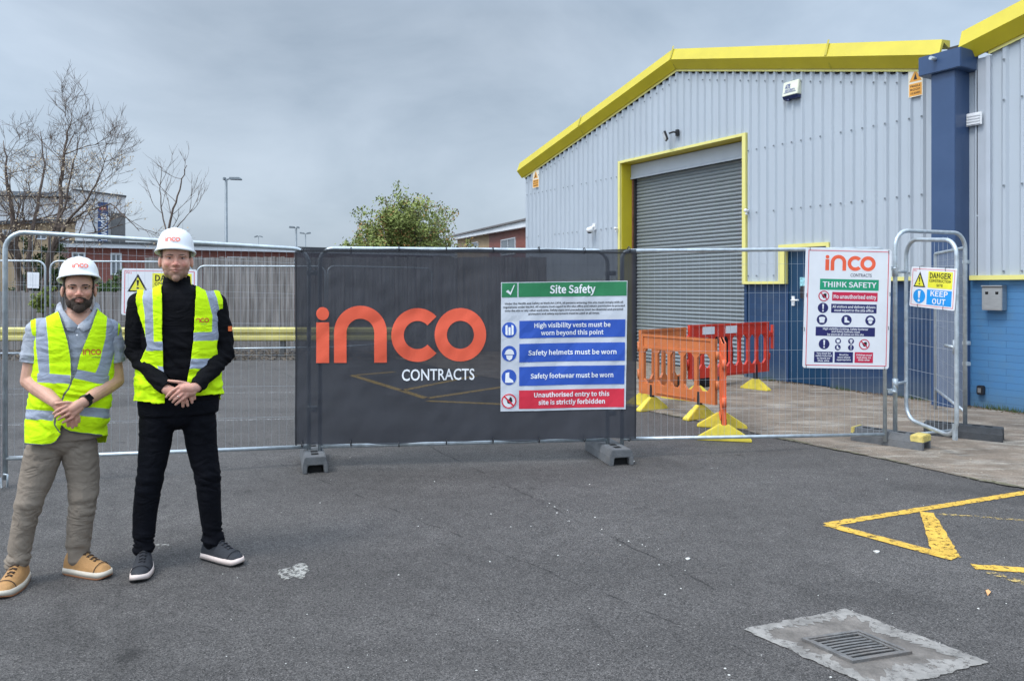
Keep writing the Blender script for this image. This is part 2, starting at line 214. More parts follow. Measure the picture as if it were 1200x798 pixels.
class Art:
    """shapes drawn on a sheet; fn maps (u, v) to a point on the sheet's own surface"""
    def __init__(s, fn, lift=0.0012): s.fn = fn; s.layers = {}; s.lift = lift
    def _mb(s, key): return s.layers.setdefault(key, MB())
    def put(s, key, vs, fs, lay=1): s._mb(key).add([s.fn(u, v, lay*s.lift) for u, v in vs], fs)
    def rect(s, key, u0, v0, u1, v1, lay=1, step=.06):
        nu = max(1, int(abs(u1-u0)/step)); nv = max(1, int(abs(v1-v0)/step))
        vs = [(u0+(u1-u0)*i/nu, v0+(v1-v0)*j/nv) for j in range(nv+1) for i in range(nu+1)]
        fs = [(j*(nu+1)+i, j*(nu+1)+i+1, (j+1)*(nu+1)+i+1, (j+1)*(nu+1)+i) for j in range(nv) for i in range(nu)]
        s.put(key, vs, fs, lay)
    def frame(s, key, u0, v0, u1, v1, w, lay=1):
        s.rect(key, u0, v0, u1, v0+w, lay); s.rect(key, u0, v1-w, u1, v1, lay)
        s.rect(key, u0, v0+w, u0+w, v1-w, lay); s.rect(key, u1-w, v0+w, u1, v1-w, lay)
    def poly(s, key, pts, lay=1): s.put(key, pts, [tuple(range(len(pts)))], lay)
    def disc(s, key, u, v, r, lay=1, n=28, ry=None):
        ry = ry or r
        s.put(key, [(u+r*math.cos(2*math.pi*i/n), v+ry*math.sin(2*math.pi*i/n)) for i in range(n)], [tuple(range(n))], lay)
    def arc(s, key, u, v, ro, ri, a0=0, a1=360, lay=1, n=40, sx=1.):
        vs = []; m = 5 if ri > 0 and ro-ri > .03 else 1
        for i in range(n+1):
            a = R(a0+(a1-a0)*i/n); c, q = math.cos(a)*sx, math.sin(a)
            for k in range(m+1): r_ = ri+(ro-ri)*k/m; vs.append((u+r_*c, v+r_*q))
        s.put(key, vs, [(i*(m+1)+k, i*(m+1)+k+1, (i+1)*(m+1)+k+1, (i+1)*(m+1)+k) for i in range(n) for k in range(m)], lay)
    def text(s, key, t, u0, v0, w=None, h=None, bold=.02, lay=2, center=True, rot=0, font='g'):
        vs, fs = text2d(t, bold, font)
        xs = [p[0] for p in vs]; ys = [p[1] for p in vs]
        bw = max(xs)-min(xs); bh = .53
        sx = (w/bw) if w else h/bh; sy = (h/bh) if h else sx
        mx = (max(xs)+min(xs))/2 if center else min(xs)
        q = [((x-mx)*sx, (y-.265)*sy) for x, y in vs]
        if rot: c_, s_ = math.cos(rot), math.sin(rot); q = [(x*c_-y*s_, x*s_+y*c_) for x, y in q]
        s.put(key, [(u0+x, v0+y) for x, y in q], fs, lay)
    def logo(s, key, u0, v0, h, lay=1, thin=0):
        """four round letters, dot over the first; v0 baseline, h height of the round letters"""
        k = h/164.; ro, ri = 82*k, (43+thin)*k; cy = v0+82*k; X = lambda q: u0+(q-80)*k
        s.disc(key, X(100), v0+148*k, 20*k, lay)
        s.rect(key, X(80+thin/2), v0, X(120-thin/2), v0+122*k, lay, .03)
        s.arc(key, X(217), v0+90*k, ro, ri, 0, 180, lay, 28)
        s.rect(key, X(135), v0, X(174-thin), v0+90*k, lay, .03); s.rect(key, X(260+thin), v0, X(299), v0+90*k, lay, .03)
        s.arc(key, X(395), cy, ro, ri, 43, 317, lay, 36)
        s.arc(key, X(531), cy, ro, ri, 0, 360, lay, 44)
    def flush(s, names, mats, parent):
        out = {}
        for k, mb in s.layers.items(): out[k] = mb.build(names.get(k, k), mats[k], parent, fix=False)
        return out
def flat_fn(u, v, lift): return (u, -lift, v)
# ================================================================ light and sky
w = bpy.data.worlds.new('World'); sc.world = w; w.use_nodes = True
nt = w.node_tree; bg = nt.nodes['Background']; L = nt.links.new
SUN_EL, SUN_AZ = 55, 235        # overcast: broad sun behind the camera's left shoulder
sky = _n(nt, 'ShaderNodeTexSky', sky_type='NISHITA', sun_disc=False); sky.sun_elevation = R(SUN_EL); sky.sun_rotation = R(SUN_AZ); sky.dust_density = 2.5; sky.air_density = 1.2
tc = _n(nt, 'ShaderNodeTexCoord'); mp = _n(nt, 'ShaderNodeMapping'); mp.inputs['Scale'].default_value = (1.0, 1.0, 2.0); mp.inputs['Location'].default_value = (.35, .2, .1)
L(tc.outputs['Generated'], mp.inputs[0])
nz = _n(nt, 'ShaderNodeTexNoise'); nz.inputs['Scale'].default_value = 3.2; nz.inputs['Detail'].default_value = 9; nz.inputs['Roughness'].default_value = .52; nz.inputs['Distortion'].default_value = .35
L(mp.outputs[0], nz.inputs['Vector'])
cr = _n(nt, 'ShaderNodeValToRGB'); e = cr.color_ramp.elements
e[0].position = .30; e[0].color = (2.35, 2.92, 3.62, 1); e[1].position = .72; e[1].color = (3.95, 4.58, 5.35, 1)
L(nz.outputs[0], cr.inputs[0])
mx = _n(nt, 'ShaderNodeMix', data_type='RGBA'); mx.inputs['Factor'].default_value = .86
L(sky.outputs[0], mx.inputs[6]); L(cr.outputs[0], mx.inputs[7]); # overcast sky: brightest overhead and on the side where the sun stands behind the cloud
sx_ = _n(nt, 'ShaderNodeSeparateXYZ'); L(tc.outputs['Generated'], sx_.inputs[0])
r1 = _n(nt, 'ShaderNodeMapRange'); r1.inputs[1].default_value = .34; r1.inputs[2].default_value = .92; r1.inputs[3].default_value = 1; r1.inputs[4].default_value = 3.0; L(sx_.outputs[2], r1.inputs[0])
dt = _n(nt, 'ShaderNodeVectorMath', operation='DOT_PRODUCT'); L(tc.outputs['Generated'], dt.inputs[0]); dt.inputs[1].default_value = (math.sin(R(SUN_AZ)), math.cos(R(SUN_AZ)), 0)
r2 = _n(nt, 'ShaderNodeMapRange'); r2.inputs[1].default_value = -.2; r2.inputs[2].default_value = .8; r2.inputs[3].default_value = 1; r2.inputs[4].default_value = 2.1; L(dt.outputs['Value'], r2.inputs[0])
r3 = _n(nt, 'ShaderNodeMapRange'); r3.inputs[1].default_value = .0; r3.inputs[2].default_value = .30; r3.inputs[3].default_value = 1.22; r3.inputs[4].default_value = 1.0; L(sx_.outputs[2], r3.inputs[0])
m0 = _n(nt, 'ShaderNodeMath', operation='MULTIPLY'); L(r3.outputs[0], m0.inputs[0]); L(r1.outputs[0], m0.inputs[1]); r1 = m0
r4 = _n(nt, 'ShaderNodeMapRange'); r4.inputs[1].default_value = .0; r4.inputs[2].default_value = .5; r4.inputs[3].default_value = .95; r4.inputs[4].default_value = 1.30; L(sx_.outputs[0], r4.inputs[0])
m5 = _n(nt, 'ShaderNodeMath', operation='MULTIPLY'); L(r4.outputs[0], m5.inputs[0]); L(r1.outputs[0], m5.inputs[1]); r1 = m5
mm = _n(nt, 'ShaderNodeMath', operation='MULTIPLY'); L(r1.outputs[0], mm.inputs[0]); L(r2.outputs[0], mm.inputs[1])
vs_ = _n(nt, 'ShaderNodeVectorMath', operation='SCALE'); L(mx.outputs[2], vs_.inputs[0]); L(mm.outputs[0], vs_.inputs['Scale'])
L(vs_.outputs[0], bg.inputs[0]); bg.inputs[1].default_value = .1
sd = bpy.data.lights.new('sun', 'SUN'); sd.energy = 1.05; sd.angle = R(15); sd.color = (1, .97, .93)
so = bpy.data.objects.new('sun', sd); C.objects.link(so)
az = R(SUN_AZ); dirv = Vector((math.sin(az)*math.cos(R(SUN_EL)), math.cos(az)*math.cos(R(SUN_EL)), math.sin(R(SUN_EL))))
so.rotation_euler = dirv.to_track_quat('Z', 'Y').to_euler(); so.location = dirv*30
sc.view_settings.view_transform = 'Standard'; sc.view_settings.look = 'None'; sc.view_settings.exposure = .6; sc.view_settings.gamma = 1
sc.cycles.use_denoising = True

# ================================================================ ground
def ground_asphalt():
    m = bpy.data.materials.new('asphalt'); m.use_nodes = True; nt = m.node_tree; b = nt.nodes['Principled BSDF']; L = nt.links.new
    tc = _n(nt, 'ShaderNodeTexCoord'); g = tc.outputs['Object']
    def nz(s, d=4, r=.6):
        n = _n(nt, 'ShaderNodeTexNoise'); n.inputs['Scale'].default_value = s; n.inputs['Detail'].default_value = d; n.inputs['Roughness'].default_value = r; L(g, n.inputs['Vector']); return n.outputs[0]
    def mr(x, a, c, lo, hi):
        q = _n(nt, 'ShaderNodeMapRange'); q.inputs[1].default_value = a; q.inputs[2].default_value = c; q.inputs[3].default_value = lo; q.inputs[4].default_value = hi; L(x, q.inputs[0]); return q.outputs[0]
    def ma(op, a, c, cl=False):
        q = _n(nt, 'ShaderNodeMath', operation=op); q.use_clamp = cl
        for i, x in enumerate((a, c)):
            if isinstance(x, (int, float)): q.inputs[i].default_value = x
            else: L(x, q.inputs[i])
        return q.outputs[0]
    vor = _n(nt, 'ShaderNodeTexVoronoi'); vor.inputs['Scale'].default_value = 190; L(g, vor.inputs['Vector'])
    sep = _n(nt, 'ShaderNodeSeparateColor'); L(vor.outputs['Color'], sep.inputs[0])
    stone = mr(sep.outputs[0], 0, 1, .34, 1.78)
    pale = mr(sep.outputs[1], .93, .97, 0, 1)
    big = mr(nz(.55, 5), .3, .7, .86, 1.14); mid = mr(nz(7, 6), .3, .7, .86, 1.14); fine = mr(nz(380, 2), .3, .7, .5, 1.5)
    val = ma('MULTIPLY', ma('MULTIPLY', stone, big), ma('MULTIPLY', mid, fine))
    val = ma('ADD', val, ma('MULTIPLY', pale, 1.1))
    # darker damp swathes and pale scuffs
    st = _n(nt, 'ShaderNodeMapping'); st.inputs['Scale'].default_value = (.25, 1.0, 1); L(g, st.inputs[0])
    n5 = _n(nt, 'ShaderNodeTexNoise'); n5.inputs['Scale'].default_value = 1.3; n5.inputs['Detail'].default_value = 5; L(st.outputs[0], n5.inputs['Vector'])
    val = ma('MULTIPLY', val, mr(n5.outputs[0], .35, .65, .88, 1.12))
    scuff = mr(nz(2.2, 9, .75), .66, .76, 0, .55)
    val = ma('ADD', val, scuff)
    dk = mr(nz(.8, 4, .55), .56, .68, 1, .74); val = ma('MULTIPLY', val, dk); oil = mr(nz(2.6, 3, .5), .68, .74, 1, .6); val = ma('MULTIPLY', val, oil)
    # a joint between two lays: a thin wandering dark line
    sx = _n(nt, 'ShaderNodeSeparateXYZ'); L(g, sx.inputs[0])
    wob = ma('MULTIPLY', ma('SUBTRACT', nz(5, 5), .5), .12); gapn = mr(nz(3.1, 3), .42, .56, 0, 1)
    for (p0_, p1_, w0_, w1_, k_) in (((508,525),(800,671),.004,.014,.6), ((60,620),(75,760),.03,.16,.16), ((650,673),(712,698),.003,.010,.6), ((130,560),(140,700),.01,.07,.14)):
        A, B = G(*p0_), G(*p1_); d = (B-A).normalized()
        dist = ma('ADD', ma('MULTIPLY', ma('SUBTRACT', sx.outputs[0], A.x), d.y), ma('MULTIPLY', ma('SUBTRACT', sx.outputs[1], A.y), -d.x))
        crack = mr(ma('ABSOLUTE', ma('ADD', dist, wob), 0), w0_, w1_, 1, 0); crack = ma('MULTIPLY', crack, gapn)
        val = ma('MULTIPLY', val, ma('SUBTRACT', 1, ma('MULTIPLY', crack, k_)))
    rgb = _n(nt, 'ShaderNodeCombineColor')
    for i, c in enumerate((.072, .0665, .0625)): L(ma('MULTIPLY', val, c), rgb.inputs[i])
    L(rgb.outputs[0], b.inputs['Base Color']); b.inputs['Roughness'].default_value = .82; b.inputs['Specular IOR Level'].default_value = .35
    bp = _n(nt, 'ShaderNodeBump'); bp.inputs['Strength'].default_value = .55; bp.inputs['Distance'].default_value = .006
    L(ma('ADD', vor.outputs['Distance'], ma('MULTIPLY', nz(240, 2), .5)), bp.inputs['Height']); L(bp.outputs[0], b.inputs['Normal'])
    return m
m_asphalt = ground_asphalt()
mb = MB(); xs = [-1500,-60,-20,-8,-3,0,3,8,20,60,1500]; ys = [-40,-5,0,3,6,10,20,60,1500]
vs = [(x,y,0) for y in ys for x in xs]; n = len(xs)
mb.add(vs, [(j*n+i, j*n+i+1, (j+1)*n+i+1, (j+1)*n+i) for j in range(len(ys)-1) for i in range(n-1)])
tag(mb.build('ground', m_asphalt, fix=False), kind='structure')

D = Vector((-.5124, .8588, 0)); NRM = Vector((-.8588, -.5124, 0)); W0 = Vector((5.24, 11.65, 0))
def concrete():
    m = mat('old_concrete', (.195,.155,.118), .9, var=.32, scale=3.2, bump=.6, bscale=45, dirt=.75, dcol=(.10,.083,.068), dscale=1.1)
    nt = m.node_tree; b = nt.nodes['Principled BSDF']; L = nt.links.new
    src = b.inputs['Base Color'].links[0].from_socket
    tc = _n(nt, 'ShaderNodeTexCoord'); mp = _n(nt, 'ShaderNodeMapping'); mp.inputs['Rotation'].default_value = (0,0,R(62)); mp.inputs['Scale'].default_value = (1.0, 3.6, 1); L(tc.outputs['Object'], mp.inputs[0])
    n = _n(nt, 'ShaderNodeTexNoise'); n.inputs['Scale'].default_value = 1.4; n.inputs['Detail'].default_value = 10; n.inputs['Roughness'].default_value = .72; L(mp.outputs[0], n.inputs['Vector'])
    r = _n(nt, 'ShaderNodeMapRange'); r.inputs[1].default_value = .50; r.inputs[2].default_value = .63; r.inputs[4].default_value = .75; L(n.outputs[0], r.inputs[0])
    x = _n(nt, 'ShaderNodeMix', data_type='RGBA'); L(r.outputs[0], x.inputs['Factor']); L(src, x.inputs[6]); x.inputs[7].default_value = (.36,.33,.28,1)
    n2 = _n(nt, 'ShaderNodeTexNoise'); n2.inputs['Scale'].default_value = 130; n2.inputs['Detail'].default_value = 2; L(tc.outputs['Object'], n2.inputs['Vector'])
    r2 = _n(nt, 'ShaderNodeMapRange'); r2.inputs[1].default_value = .3; r2.inputs[2].default_value = .7; r2.inputs[3].default_value = .55; r2.inputs[4].default_value = 1.45; L(n2.outputs[0], r2.inputs[0])
    x2 = _n(nt, 'ShaderNodeMix', data_type='RGBA', blend_type='MULTIPLY'); x2.inputs['Factor'].default_value = 1; L(x.outputs[2], x2.inputs[6]); L(r2.outputs[0], x2.inputs[7])
    L(x2.outputs[2], b.inputs['Base Color']); return m
m_conc = concrete()
def apron():
    E0 = G(900, 511); mb = MB(); N = 240; top = []; bot = []
    for i in range(N+1):
        s = -9+24*i/N
        wob = (noise.noise(Vector((s*2.3, 1.7, 0)))*.05+noise.noise(Vector((s*9, 4.7, 0)))*.025)
        e = E0+D*s+NRM*wob; f = W0+D*s-NRM*.25
        top.append((e.x, e.y, .006)); bot.append((f.x, f.y, .006))
    mb.add(top+bot, [(i, i+1, N+2+i, N+1+i) for i in range(N)])
    return mb.build('concrete_apron', m_conc, fix=True)
tag(apron(), kind='structure')
# ragged soil and moss band along the joint
m_moss = mat('mossy_grit', (.13,.12,.075), .95, var=.5, scale=25, bump=.8, bscale=90)
mb = MB(); E0 = G(900, 511); top = []; bot = []; N = 400
for i in range(N+1):
    s = -6+14*i/N; a = max(0.0, noise.noise(Vector((s*1.9, 8.1, 0)))*.09+noise.noise(Vector((s*14, 2.1, 0)))*.05+.012)
    wob = (noise.noise(Vector((s*2.3, 1.7, 0)))*.05+noise.noise(Vector((s*9, 4.7, 0)))*.025)
    e = E0+D*s+NRM*(wob+a*.4); f = E0+D*s+NRM*(wob-a*.8-.004); top.append((e.x,e.y,.010)); bot.append((f.x,f.y,.010))
mb.add(top+bot, [(i, i+1, N+2+i, N+1+i) for i in range(N)])
tag(mb.build('joint_grit', m_moss), 'mossy grit along the edge between asphalt and concrete', 'grit', kind='stuff')

# ---- crumbling pale edge of the concrete
mb = MB(); vs = []; N = 500
for i in range(N+1):
    s = -5+13*i/N; wob = (noise.noise(Vector((s*2.3, 1.7, 0)))*.05+noise.noise(Vector((s*9, 4.7, 0)))*.025)
    a = .03+.10*max(0, noise.noise(Vector((s*1.3, 3.1, 7))))+.05*abs(noise.noise(Vector((s*12, 3.1, 2)))); e = E0+D*s+NRM*(wob+a); f = E0+D*s+NRM*(wob-.22)
    vs += [(e.x,e.y,.0125),(f.x,f.y,.0125)]
mb.add(vs, [(2*i, 2*i+1, 2*i+3, 2*i+2) for i in range(N)]); crumb = mb
# ---- painted lines
def paint_mat(name, col, wear, var=.12, dirt=0., dcol=(.1,.09,.08)):
    m = mat(name, col, .8, var=var, scale=9, bump=.4, bscale=120, dirt=dirt, dcol=dcol, dscale=11)
    nt = m.node_tree; b = nt.nodes['Principled BSDF']; L = nt.links.new
    tc = _n(nt, 'ShaderNodeTexCoord'); n = _n(nt, 'ShaderNodeTexNoise'); n.inputs['Scale'].default_value = 26; n.inputs['Detail'].default_value = 8; n.inputs['Roughness'].default_value = .8; L(tc.outputs['Object'], n.inputs['Vector'])
    r = _n(nt, 'ShaderNodeMapRange'); r.inputs[1].default_value = wear; r.inputs[2].default_value = wear+.08; L(n.outputs[0], r.inputs[0]); L(r.outputs[0], b.inputs['Alpha'])
    return m
m_yel = paint_mat('worn_yellow_paint', (.62,.38,.055), .395, .2, .35, (.30,.20,.06)); m_yel2 = paint_mat('very_worn_yellow_paint', (.52,.37,.12), .50); m_wline = paint_mat('worn_white_paint', (.30,.30,.30), .47)
def line(name, a, b, w, m, w2=None, z=.004):
    a = G(*a); b = G(*b); d = (b-a).normalized(); n_ = Vector((-d.y, d.x, 0)); N = max(4, int((b-a).length/.04)); mb = MB(); vs = []
    for i in range(N+1):
        t = i/N; p = a.lerp(b, t); ww = (w+((w2 or w)-w)*t)/2
        j1 = noise.noise(p*22)*.010+noise.noise(p*60)*.006; j2 = noise.noise(p*19+Vector((5,5,5)))*.010+noise.noise(p*57)*.006
        vs += [tuple(p+n_*(ww+j1)+Vector((0,0,z))), tuple(p-n_*(ww+j2)+Vector((0,0,z)))]
    mb.add(vs, [(2*i, 2*i+1, 2*i+3, 2*i+2) for i in range(N)])
    return tag(mb.build(name, m, fix=False), kind='structure')
line('yellow_line', (969,615), (1260,568), .075, m_yel)
line('yellow_line', (969,615), (1119,655), .085, m_yel, .10, z=.0055)
line('yellow_line', (1086,601), (1109,652), .085, m_yel, .15, z=.007)
line('yellow_line', (1098,602), (1260,615), .04, m_yel2)
line('yellow_line', (1140,664), (1290,675), .085, m_yel)
line('yellow_line', (1156,670), (1240,696), .06, m_yel2, z=.0055)
for a, b in (((413,440),(500,467)), ((500,467),(600,452)), ((500,470),(640,476)), ((413,440),(462,436)), ((470,458),(560,440)), ((640,476),(745,452)), ((700,472),(760,460))):
    line('yellow_line', a, b, .12, m_yel)
line('white_line', (-60,500), (345,491), .05, m_wline); line('white_line', (-60,463), (345,460), .06, m_wline)

m_crumb = paint_mat('crumbled_concrete', (.34,.31,.26), .55)
crumb.build('crumbled_edge', m_crumb, fix=False)['kind'] = 'structure'
# ---- gully and its patch
P1, P2, P3 = G(873,738), G(991,715), G(1156,776); P4 = P1+P3-P2
m_patch = mat('grey_patch_concrete', (.155,.138,.122), .9, var=.45, scale=9, bump=.9, bscale=70, dirt=.85, dcol=(.10,.088,.08), dscale=3.2)
mb = MB(); ring = []; cen = (P1+P3)/2
for a, b in ((P1,P2),(P2,P3),(P3,P4),(P4,P1)):
    for i in range(60):
        p = a.lerp(b, i/60); o = (p-cen).normalized()*(noise.noise(p*5)*.010+noise.noise(p*17)*.012+noise.noise(p*45)*.010)
        ring.append(p+o)
g1, g2, g3 = G(939,751), G(1006,741), G(1069,767); g4 = g1+g3-g2
hole = []
for a, b in ((g1,g2),(g2,g3),(g3,g4),(g4,g1)):
    for i in range(60): hole.append(a.lerp(b, i/60))
nn = len(ring)
mb.add([(p.x,p.y,.003) for p in ring]+[(p.x,p.y,.003) for p in hole], [(i, (i+1)%nn, nn+(i+1)%nn, nn+i) for i in range(nn)])
tag(mb.build('concrete_patch', m_patch), kind='structure')
mb = MB(); ring2 = [cen+(p-cen)*1.0 for p in ring]
vs = []
for p in ring:
    o = (p-cen).normalized(); k = .55+.9*abs(noise.noise(p*9))+.5*noise.noise(p*40)+(.5 if (p-P3).length < .5 else 0)
    vs += [(p.x+o.x*.012, p.y+o.y*.012, .0045), (p.x-o.x*.085*k, p.y-o.y*.085*k, .0045)]
mb.add(vs, [(2*i, 2*((i+1)%nn), 2*((i+1)%nn)+1, 2*i+1) for i in range(nn)])
tag(mb.build('patch_mortar_edge', paint_mat('pale_mortar', (.25,.235,.215), .385, .3, .75, (.11,.10,.09))), kind='structure')
m_iron = mat('weathered_iron', (.17,.165,.16), .6, .35, var=.3, scale=25, bump=.4, bscale=90, dirt=.4, dcol=(.15,.09,.05), dscale=6)
m_black = mat('black_void', (.006,.006,.006), .9, var=0)
gx = (g2-g1); gy = (g4-g1); gl = (g1+g3)/2
root = empty('drain_grate', gl, 0, 'cast iron slatted drain grate set in a pale concrete patch', 'drain')
fr = MB(); lx = gx.normalized(); ly = gy.normalized(); A, B = gx.length/2, gy.length/2
def gp(a, b, z): p = lx*a+ly*b; return (p.x, p.y, z)
def gbar(mb, a0, a1, b0, b1, z0, z1):
    mb.add([gp(a,b,z) for z in (z0,z1) for b in (b0,b1) for a in (a0,a1)], [(0,2,3,1),(4,5,7,6),(0,1,5,4),(2,6,7,3),(0,4,6,2),(1,3,7,5)])
t = .017
for q in ((-A,A,-B,-B+t),(-A,A,B-t,B),(-A,-A+t,-B+t,B-t),(A-t,A,-B+t,B-t)): gbar(fr, *q, .0, .016)
fr.build('frame', m_iron, root)
gr = MB(); nb = 7
for q in ((-A+t+.006,A-t-.006,-B+t+.003,-B+t+.012),(-A+t+.006,A-t-.006,B-t-.012,B-t-.003),(-A+t+.006,-A+t+.018,-B+t+.012,B-t-.012),(A-t-.018,A-t-.006,-B+t+.012,B-t-.012)): gbar(gr, *q, .0, .012)
for i in range(nb):
    c = -B+t+.012+(2*B-2*t-.024)*(i+1)/(nb+1); h = .0060
    # slightly bowed bars
    for k in range(8):
        a0 = -A+t+.022+(2*A-2*t-.044)*k/8; a1 = -A+t+.022+(2*A-2*t-.044)*(k+1)/8
        bow = lambda a: -.007*(1-(a/A)**2)
        b0, b1 = c+bow(a0), c+bow(a1)
        gr.add([gp(a0,b0-h,0),gp(a1,b1-h,0),gp(a1,b1+h,0),gp(a0,b0+h,0),gp(a0,b0-h,.0075),gp(a1,b1-h,.0075),gp(a1,b1+h,.0075),gp(a0,b0+h,.0075)], [(4,5,6,7),(0,1,5,4),(2,3,7,6)])
gr.build('grate', m_iron, root)
pit = MB(); gbar(pit, -A+t, A-t, -B+t, B-t, .0042, .0048); pit.build('pit', m_black, root)

# ---- loose bits on the asphalt
m_peb = mat('pale_grit', (.55,.54,.5), .9, var=.3, scale=8)
mb = MB()
for i in range(130):
    if i < 100: p = G(random.uniform(260,1190), 345+random.uniform(185,450))
    else:
        t = random.random(); q = G(640,590).lerp(G(800,665), t); p = q+Vector((random.gauss(0,.06), random.gauss(0,.06), 0))
    s = random.choice((.002,.003,.003,.004,.006)); a = random.random()*3
    mb.add([(p.x+s*math.cos(a+k*1.26)*random.uniform(.7,1.3), p.y+s*math.sin(a+k*1.26)*random.uniform(.7,1.3), .001) for k in range(5)]+[(p.x,p.y,s*.9)], [(k,(k+1)%5,5) for k in range(5)])
tag(mb.build('loose_grit', m_peb), 'tiny pale stones scattered over the dark asphalt', 'grit', kind='stuff')
def stone(px, py, s, label):
    p = G(px, py); mb = MB(); mb.ball((0,0,s*.25), s, 10, 6, (1, .7, .35)); o = mb.build('stone', m_peb); o.location = p; o.rotation_euler = (0,0,.5)
    for v in o.data.vertices: v.co += Vector([noise.noise(v.co*60+Vector((i*7,0,0)))*s*.35 for i in range(3)])
    tag(o, label, 'stone')
stone(806, 655, .016, 'small white stone lying alone right of the middle of the asphalt')
stone(1027, 647, .022, 'flat grey stone below the yellow painted triangle')
stone(742, 541, .015, 'small white stone against the grey fence foot under the safety sign')
for i, (px, py, rx, ry) in enumerate(((347,670,.09,.10),(871,577,.05,.03),(560,600,.07,.02),(900,565,.08,.02),(835,549,.05,.03),(185,640,.06,.05))):
    p = G(px, py); mb = MB(); N = 40; vs = [(p.x,p.y,.004)]
    for k in range(N):
        a = 2*math.pi*k/N; q = 1+noise.noise(Vector((math.cos(a)*1.7, math.sin(a)*1.7, i*3)))*.55; vs.append((p.x+rx*q*math.cos(a), p.y+ry*q*math.sin(a), .004))
    mb.add(vs, [(0,k+1,(k+1)%N+1) for k in range(N)])
    tag(mb.build('dust_mark', paint_mat('dry_dust', (.34,.33,.30) if i in (0,5) else (.24,.23,.22), (.45 if i == 0 else .52)), fix=False), kind='structure')
mb = MB(); mb.add([(0,0,.004),(.03,.012,.012),(.075,0,.006),(.03,-.012,.010),(-.02,.002,.003)], [(0,1,3),(1,2,3),(4,0,1),(4,3,0)])
o = mb.build('fallen_leaf', mat('dry_leaf', (.62,.33,.14), .8, var=.3, scale=60)); o.location = G(1158,697); o.rotation_euler = (0,0,1.0)
tag(o, 'curled orange brown leaf lying on the asphalt below the yellow lines', 'leaf')

mb = MB()
for i in range(420):
    s_ = random.uniform(-4, 8); q = random.random()**1.6*3.2; e = E0+D*s_-NRM*(q+.02); r_ = random.choice((.004,.006,.008,.012)); a = random.random()*3
    if noise.noise(Vector((e.x*.8, e.y*.8, 3))) < -.05: continue
    mb.add([(e.x+r_*math.cos(a+k*1.26)*random.uniform(.7,1.3), e.y+r_*math.sin(a+k*1.26)*random.uniform(.7,1.3), .007) for k in range(5)]+[(e.x,e.y,.007+r_*.7)], [(k,(k+1)%5,5) for k in range(5)])
tag(mb.build('concrete_debris', mat('broken_concrete_bits', (.30,.26,.21), .9, var=.4, scale=8)), 'small broken bits and grit scattered over the old concrete apron', 'debris', kind='stuff')
# ================================================================ vertical planes seen from the camera
class Plane:
    def __init__(s, O, X): s.O = Vector((O[0],O[1],0)); s.X = Vector((X[0],X[1],0)).normalized(); s.N = Vector((-s.X.y, s.X.x, 0)); s.rz = math.atan2(s.X.y, s.X.x)
    def loc(s, px, py, off=0.):                 # (u, z) on the plane moved by off along +N (away)
        r = (px-HX)/F; a = s.O+s.N*off
        # a.x+u X.x = r (a.y + u X.y)
        u = (r*a.y-a.x)/(s.X.x-r*s.X.y); Y = a.y+u*s.X.y
        return u, CH+(HY-py)*Y/F
    def world(s, u, off=0, z=0): p = s.O+s.X*u+s.N*off; return Vector((p.x, p.y, z))
WP = Plane(W0, -D)
def W(px, py, off=0.): return WP.loc(px, py, off)
BRZ = WP.rz
